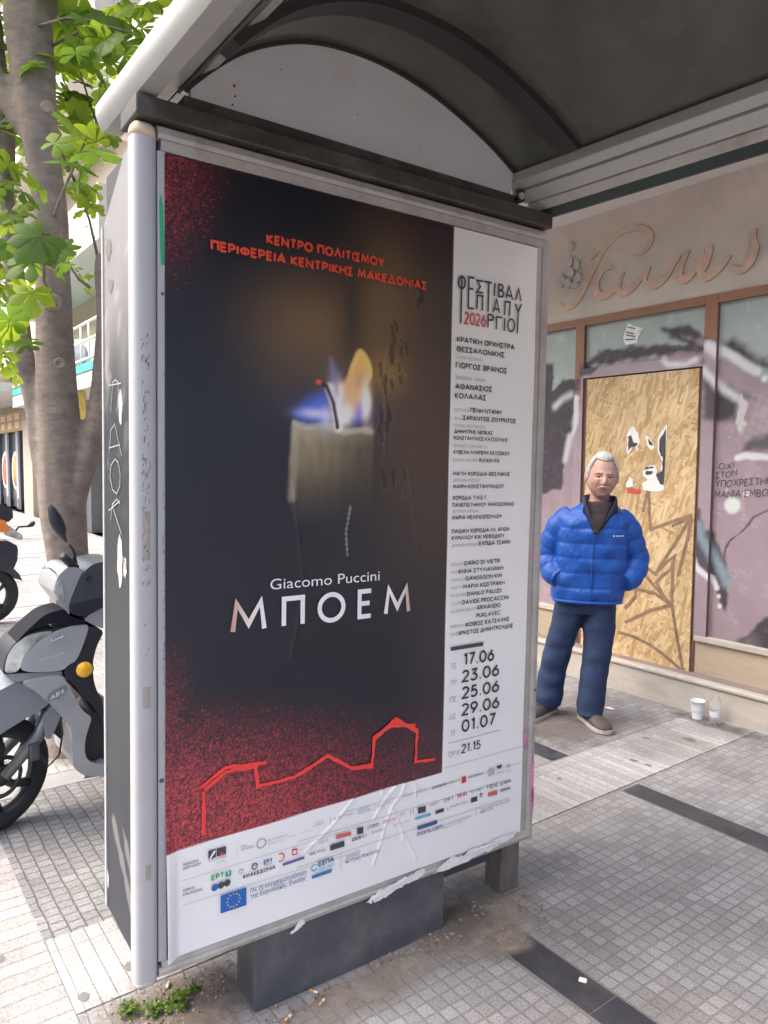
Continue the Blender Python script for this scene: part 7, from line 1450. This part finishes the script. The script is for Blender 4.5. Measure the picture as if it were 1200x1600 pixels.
# mirrors, grips, levers
def bar_side(dx, dy, far):
    X0 = -3.25 if not far else -3.66
    Q = lambda y, z, x=0: (X0+x+3.36, y+dy-1.15, z)
    b = MB(); P = SCOOT['mirror']; cy = sum(p[0] for p in P)/len(P); cz = sum(p[1] for p in P)/len(P)
    rings = []
    for x, s in ((-.012, .55), (-.010, .9), (0, 1.0), (.012, .92), (.022, .7), (.027, .35)): rings.append([Q(cy+(y-cy)*s, cz+(z-cz)*s, x) for y, z in P])
    mo = recalc(b.loft(rings).build('mirror', m_blk, scoot)); q = mo.modifiers.new('soft', 'SUBSURF'); q.levels = 1; q.render_levels = 2
    g = MB(); g.add([Q(cy+(y-cy)*.82, cz+(z-cz)*.86, -.0125) for y, z in P], [list(range(len(P)))]); g.build('mirror_glass', m_refl, mo)
    b = MB(); b.tube([Q(*p) for p in SCOOT['stem']], [.006, .006, .007, .013], 10); b.lathe([(.016, 0), (.013, .03)], Q(.792, 1.095), (0, .1, 1), 12); b.build('mirror_stem', m_blk, scoot)
    b = MB(); b.tube([Q(.742, 1.152, .03), Q(.765, 1.128, .02), Q(.800, 1.092, 0)], [.0165, .0175, .0175], 14); b.build('grip', m_blk, scoot)
    b = MB(); b.tube([Q(*p, .02) for p in SCOOT['lever']], [.0055, .0045, .005, .006], 8); b.lathe([(0, -.008), (.007, -.005), (.0085, 0), (.007, .005), (0, .008)], Q(.671, 1.109, .02), (1, 0, 0), 10); b.build('brake_lever', m_refl, scoot)
bar_side(0, 0, False); bar_side(0, .50, True)
# front mudguard, fork and wheel
WC = Vector((XC, .495, .240))
nose(plate('front_mudguard', SCOOT['fender'], XC-.075, XC+.115, m_sild, .03), .2)
plate('mudguard_brace', SCOOT['fguard'], XC-.07, XC+.118, m_sild, .01)
def torus(b, c, R0, r, ax, n=44, k=14, m=0, sq=.8):
    ax = Vector(ax).normalized(); a = Vector((0, 0, 1)).cross(ax).normalized(); u = Vector((0, 0, 1)); rings = []
    for i in range(n):
        t = 2*math.pi*i/n; d = a*math.cos(t)+u*math.sin(t)
        rings.append([Vector(c)+d*(R0+r*math.copysign(abs(math.cos(q))**sq, math.cos(q)))+ax*r*.95*math.copysign(abs(math.sin(q))**sq, math.sin(q)) for q in [2*math.pi*j/k for j in range(k)]])
    rings.append(rings[0]); b.loft(rings, m, caps=False)
def wheel(c, name, ax, parent, tyre=.042, rad=.272, nsp=6):
    w_ = empty(name, parent and (0, 0, 0)); w_.parent = parent
    b = MB(); torus(b, c, rad-tyre, tyre, ax); t = b.build('tyre', m_tyre, parent); bpy.data.objects.remove(w_)
    b = MB(); torus(b, c, rad-tyre*2.0, .013, ax, k=10); A = Vector(ax).normalized(); a = Vector((0, 0, 1)).cross(A).normalized(); u = Vector((0, 0, 1)); C = Vector(c)
    for i in range(nsp):
        t_ = 2*math.pi*i/nsp+.3; d = a*math.cos(t_)+u*math.sin(t_); d2 = a*math.cos(t_+.22)+u*math.sin(t_+.22)
        b.tube([C+d*.03, C+d*(rad-tyre*2)*.6, C+d2*(rad-tyre*2)], [.026, .022, .026], 8, flat=.8)
    b.lathe([(.04, -.045), (.04, .045)], C, A, 18, caps=True); b.build('wheel_rim', m_rim, t)
    b = MB(); b.lathe([(.088, .046), (.088, .049), (.070, .049), (.070, .046), (.088, .046)], C, A, 32); b.build('brake_disc', m_disc, t); return t
AX = (math.cos(R(24)), math.sin(R(24)), 0)
rel = lambda p: (p[0]+3.36, p[1]-1.15, p[2])
wheel(rel(WC), 'front_wheel', AX, scoot, .038, .238)
b = MB(); b.tube([rel((XC+.085, .690, .50)), rel((XC+.088, .645, .40)), rel((XC+.088, .515, .255))], [.026, .025, .022], 14); b.tube([rel((XC-.085, .690, .50)), rel((XC-.088, .645, .40)), rel((XC-.088, .49, .255))], [.026, .025, .022], 14)
b.build('fork', mat('grey fork leg', (.16, .165, .175), .4, .5), scoot)
b = MB(); b.tube([rel((XC, .70, .52)), rel((XC, .82, .86)), rel((XC, .86, 1.0))], .03, 12); b.build('steering_stem', m_blk, scoot)
b = MB(); b.box(*(v for pr in ((XC+.095+3.36, XC+.135+3.36), (.60-1.15, .64-1.15), (.31, .38)) for v in pr)); b.build('brake_caliper', m_rim, scoot, bevel=.01)
b = MB(); b.tube([rel((XC+.115, .726, .47)), rel((XC+.12, .732, .40)), rel((XC+.12, .716, .31)), rel((XC+.12, .672, .272)), rel((XC+.12, .645, .33))], .0042, 8); b.build('brake_cable', m_blk, scoot)
# inner wheel arch between fork and shield
plate('wheel_arch', [(.70, .53), (.74, .46), (.735, .36), (.70, .40), (.66, .50)], XC-.06, XC+.085, m_blk, .01)
# floor, seat and tail continue behind the case
plate('floor_board', [(.80, .20), (1.30, .17), (1.32, .245), (.86, .262)], XF-.01, XN+.0, m_sild, .02)
plate('tail_body', [(1.22, .24), (1.38, .22), (1.62, .34), (2.02, .46), (2.20, .70), (2.12, .74), (1.60, .68), (1.36, .70), (1.28, .55)], XF+.02, XN-.02, m_sil, .035)
plate('seat', [(1.30, .70), (1.40, .76), (1.62, .745), (1.72, .80), (2.02, .815), (2.16, .76), (2.10, .735), (1.60, .675)], XF+.05, XN-.05, m_blk, .035)
plate('tail_light', [(2.17, .62), (2.215, .68), (2.19, .72), (2.13, .70)], XF+.08, XN-.08, mat('red tail lens', (.45, .02, .02), .2, coat=.6), .01)
wheel(rel((XC, 1.86, .272)), 'rear_wheel', (1, 0, 0), scoot)
plate('rear_mudguard', [(1.70, .50), (1.95, .54), (2.18, .42), (2.20, .36), (2.10, .44), (1.9, .50)], XC-.07, XC+.07, m_blk, .01)
plate('engine_case', [(1.40, .22), (1.60, .20), (1.92, .24), (1.95, .31), (1.60, .36), (1.42, .34)], XC+.06, XC+.13, m_rim, .02)
b = MB(); b.tube([rel((XC+.02, 1.36, .26)), rel((XC+.20, 1.33, .10)), rel((XC+.24, 1.31, .012))], .010, 8); b.build('side_stand', m_blk, scoot)

# ------------------------------------------------------------------ second, dark motorbike at the edge of the picture
bike = empty('dark_motorbike', (-7.7, .9, 0), 0, 'dark motorbike with an orange lamp, only its front in view at the left edge', 'motorbike')
m_dkb = mat('dark blue black paint', (.03, .034, .055), .2, .3, coat=.8, var=.1)
def bp(name, pts, xa, xb, m, bev=.02, parent=None):
    b = MB(); b.prism(pts, lambda y, z, x: (x+7.7, y-.9, z), xa, xb); o = recalc(b.build(name, m, parent or bike, bevel=bev, seg=3))
    for p in o.data.polygons: p.use_smooth = True
    o.data.set_sharp_from_angle(angle=R(50)); return o
relb = lambda y, z, x=0: (x, y-.9, z)
BIKE = {'dome': [(1.179, 1.138), (1.273, 1.109), (1.324, 1.071), (1.327, 0.997), (1.288, 0.961), (1.175, 0.961)], 'orange': [(1.194, 0.991), (1.25, 0.979), (1.287, 0.914), (1.276, 0.861), (1.191, 0.876)], 'tan': [(1.239, 0.895), (1.287, 0.929), (1.401, 0.833), (1.404, 0.79), (1.37, 0.787), (1.247, 0.841)], 'mirror': [(1.446, 0.901), (1.492, 0.953), (1.526, 0.951), (1.531, 0.929), (1.505, 0.898), (1.461, 0.895)], 'stem': [(1.358, 0.873), (1.383, 0.904), (1.456, 0.906)], 'body': [(1.152, 0.794), (1.274, 0.787), (1.345, 0.74), (1.354, 0.697), (1.346, 0.601), (1.316, 0.529), (1.258, 0.512), (1.146, 0.584)], 'fender': [(1.147, 0.626), (1.241, 0.582), (1.316, 0.529), (1.372, 0.46), (1.398, 0.393), (1.332, 0.42), (1.276, 0.478), (1.145, 0.542)], 'tyre': [(1.365, 0.256), (1.207, -0.006), (1.275, 0.436)], 'hub': [(1.184, 0.221)]}
wheel(relb(1.10, .275), 'front_wheel', (1, .05, 0), bike, .05, .275, 5)
wheel(relb(-.20, .275), 'rear_wheel', (1, 0, 0), bike, .06, .275, 5)
bp('front_fairing', BIKE['body'], -7.80, -7.56, m_dkb, .03)
bp('front_mudguard', BIKE['fender'], -7.75, -7.63, m_dkb, .015)
bp('screen', BIKE['dome'], -7.82, -7.6, m_blk, .03)
bp('orange_lamp', BIKE['orange'], -7.82, -7.57, mat('orange lamp', (.75, .22, .04), .3, coat=.5), .02)
bp('headlight', BIKE['tan'], -7.78, -7.60, m_lens, .02)
b = MB(); cy, cz = 1.3, 1.08; P = BIKE['mirror']; cy = sum(p[0] for p in P)/6; cz = sum(p[1] for p in P)/6
b.loft([[relb(cy+(y-cy)*s, cz+(z-cz)*s, x) for y, z in P] for x, s in ((.02, .5), (.03, 1), (.05, .9), (.06, .5))]); recalc(b.build('mirror', m_blk, bike))
b = MB(); b.tube([relb(*p, .04) for p in BIKE['stem']], .009, 8); b.build('mirror_stem', m_blk, bike)
b = MB(); b.tube([relb(1.0, .78, .08), relb(1.08, .275, .085)], .025, 10); b.tube([relb(1.0, .78, -.08), relb(1.08, .275, -.085)], .025, 10); b.build('fork', m_rim, bike)
bp('tank_and_body', [(.88, .78), (.80, .92), (.5, .95), (.25, .80), (-.35, .92), (-.42, .80), (-.1, .55), (.2, .32), (.7, .32)], -7.80, -7.6, m_dkb, .04)
bp('seat', [(.42, .86), (.1, .84), (-.38, .96), (-.36, .90), (.1, .78)], -7.82, -7.58, m_blk, .03)
# ------------------------------------------------------------------ litter and weeds
m_cup = mat('white plastic cup', (.74, .73, .72), .4, var=.05)
cup = empty('plastic_cup', (-2.40, 4.16, .0045), 0, 'white plastic cup standing by the shop step next to a bottle', 'cup')
b = MB(); b.lathe([(.030, 0), (.0335, .05), (.0405, .108), (.043, .110), (.0435, .114), (.041, .113), (.036, .06), (.028, .004), (0, .004)], n=28); b.build('cup_wall', m_cup, cup)
b = MB(); b.lathe([(.0338, .040), (.0392, .092)], n=28); b.build('printed_band', mat('lilac band', (.60, .60, .68), .5), cup)
pet = bpy.data.materials.new('clear plastic'); pet.use_nodes = True; pb_ = pet.node_tree.nodes['Principled BSDF']; pb_.inputs['Transmission Weight'].default_value = .92; pb_.inputs['Roughness'].default_value = .06; pb_.inputs['IOR'].default_value = 1.2; pb_.inputs['Base Color'].default_value = (.92, .94, .95, 1)
bot = empty('plastic_bottle', (-2.285, 4.155, .0045), 0, 'clear plastic water bottle standing by the shop step right of the cup', 'bottle')
b = MB(); b.lathe([(.001, .004), (.022, .0), (.030, .008), (.031, .03), (.029, .036), (.031, .042), (.031, .085), (.029, .09), (.031, .096), (.031, .125), (.026, .148), (.014, .166), (.012, .172), (.0135, .174), (.0125, .19)], n=28); b.build('bottle_body', pet, bot)
b = MB(); b.lathe([(.0314, .05), (.0314, .082)], n=28); b.build('bottle_label', mat('pale label', (.6, .62, .68), .5), bot)
def butt(x, y, a, label, z=.0105):
    o = MB(); d = Vector((math.cos(a), math.sin(a), 0)); o.tube([Vector((0, 0, .004))-d*.012, Vector((0, 0, .004))+d*.001], .004, 8, 0); o.tube([Vector((0, 0, .004))+d*.001, Vector((0, 0, .004))+d*.014], .0039, 8, 1)
    r_ = empty('cigarette_butt', (x, y, z), 0, label, 'cigarette butt', 'cigarette butts on the pavement')
    f = MB(); f.tube([Vector((0, 0, .004))-d*.012, Vector((0, 0, .004))+d*.001], .004, 8); f.build('filter', m_filter, r_)
    f = MB(); f.tube([Vector((0, 0, .004))+d*.0012, Vector((0, 0, .004))+d*.014], .0039, 8); f.build('paper', m_cig, r_)
m_filter = mat('orange filter', (.58, .30, .10), .8); m_cig = mat('cigarette paper', (.72, .69, .63), .8)
butt(-1.762, 1.065, .5, 'orange cigarette butt by the middle of the case plinth'); butt(-1.711, 1.062, 2.0, 'pale cigarette butt on the dirt in front of the case plinth'); butt(-2.036, .735, -.6, 'white cigarette end in the dirt under the corner post')
butt(-1.715, .955, 1.9, 'cigarette butt lying nearest the left end of the case plinth')
b = MB(); b.box(-.012, .012, -.009, .009, 0, .006); o = b.build('gum_wrapper', m_cup, None, bevel=.003, loc=(-1.338, 1.745, .0045)); o.rotation_euler = (0, 0, .5); tag(o, 'tiny white wrapper on the black strip in the pavement', 'litter')
b = MB(); b.poly([(-.035, -.012, .002), (.02, -.02, .004), (.04, .008, .002), (-.01, .018, .006)]); o = b.build('paper_scrap', m_cup, None, loc=(-2.83, 3.88, .003)); tag(o, 'flat white scrap on the setts behind the man, near the step', 'litter')
def stain(x, y, s, seed, sx_=1.):
    rr = random.Random(seed); b = MB(); b.poly([(s*sx_*rr.uniform(.7, 1.1)*math.cos(a), s*rr.uniform(.6, 1.1)*math.sin(a), 0) for a in [2*math.pi*k/14 for k in range(14)]]); o = b.build('gum_spot', m_gum, None, loc=(x, y, .0062)); return tag(o, kind='stuff')
m_gum = mat('trodden gum', (.14, .135, .13), .8)
m_gum2 = mat('faint gum', (.26, .25, .245), .85)
for x, y, s, k in [(-2.24, 3.29, .022, 1), (-2.236, 3.80, .032, 2), (-2.388, 3.62, .018, 3), (-2.191, .672, .022, 5), (-2.46, .36, .018, 7), (-2.75, .33, .022, 8), (-2.14, .525, .018, 9), (-2.16, 3.3, .016, 11), (-2.32, 2.8, .014, 12)]: stain(x, y, s, k, 1.3)
# weeds at the foot of the corner post
m_weed = leaf_mat('weed green', (.14, .24, .02), (.25, .38, .04)); m_weedd = leaf_mat('weed dark green', (.06, .14, .02), (.12, .24, .03))
def weed(x, y, s, seed, label, mats):
    rr = random.Random(seed); t = empty('weed', (x, y, .0085), 0, label, 'weed', 'weeds at the foot of the case')
    b = MB(); st = MB()
    for k in range(26):
        a = rr.uniform(0, 6.28); r_ = s*math.sqrt(rr.random()); h = s*rr.uniform(.35, 1.1)*(1.15-r_/s*.6); p = Vector((r_*math.cos(a), r_*math.sin(a), h))
        st.tube([(0, 0, 0), (p.x*.5, p.y*.5, h*.75), p], .0009, 4)
        n = Vector((rr.gauss(0, .4), rr.gauss(0, .4), 1)).normalized(); ax = n.orthogonal().normalized(); ay = n.cross(ax)
        for q in range(3):
            th = rr.uniform(0, .5)+2*math.pi*q/3; d = ax*math.cos(th)+ay*math.sin(th); e = ay*math.cos(th)-ax*math.sin(th); L = s*rr.uniform(.24, .36)
            pts = [p+d*L*u+e*L*wv+n*L*.12*(u > .4) for u, wv in ((.05, 0), (.45, .42), (.85, .46), (1.0, .18), (.9, 0), (1.0, -.18), (.85, -.46), (.45, -.42))]
            b.add(pts, [list(range(8))], rr.choice((0, 0, 1)))
    st.build('stalks', mats[1], t); b.build('leaves', mats, t)
weed(-1.993, .604, .032, 1, 'brightest yellow green weed, leftmost of the clump in front of the case', [m_weed, m_weedd])
weed(-1.963, .666, .030, 2, 'darker green weed in the middle of the clump by the dirt', [m_weedd, m_weed])
weed(-1.95, .722, .036, 3, 'bushiest weed of the clump, nearest the plinth', [m_weed, m_weedd])
weed(-1.975, .785, .018, 4, 'tiny yellowish weed sprout between the clump and the plinth', [m_weed, m_weedd])
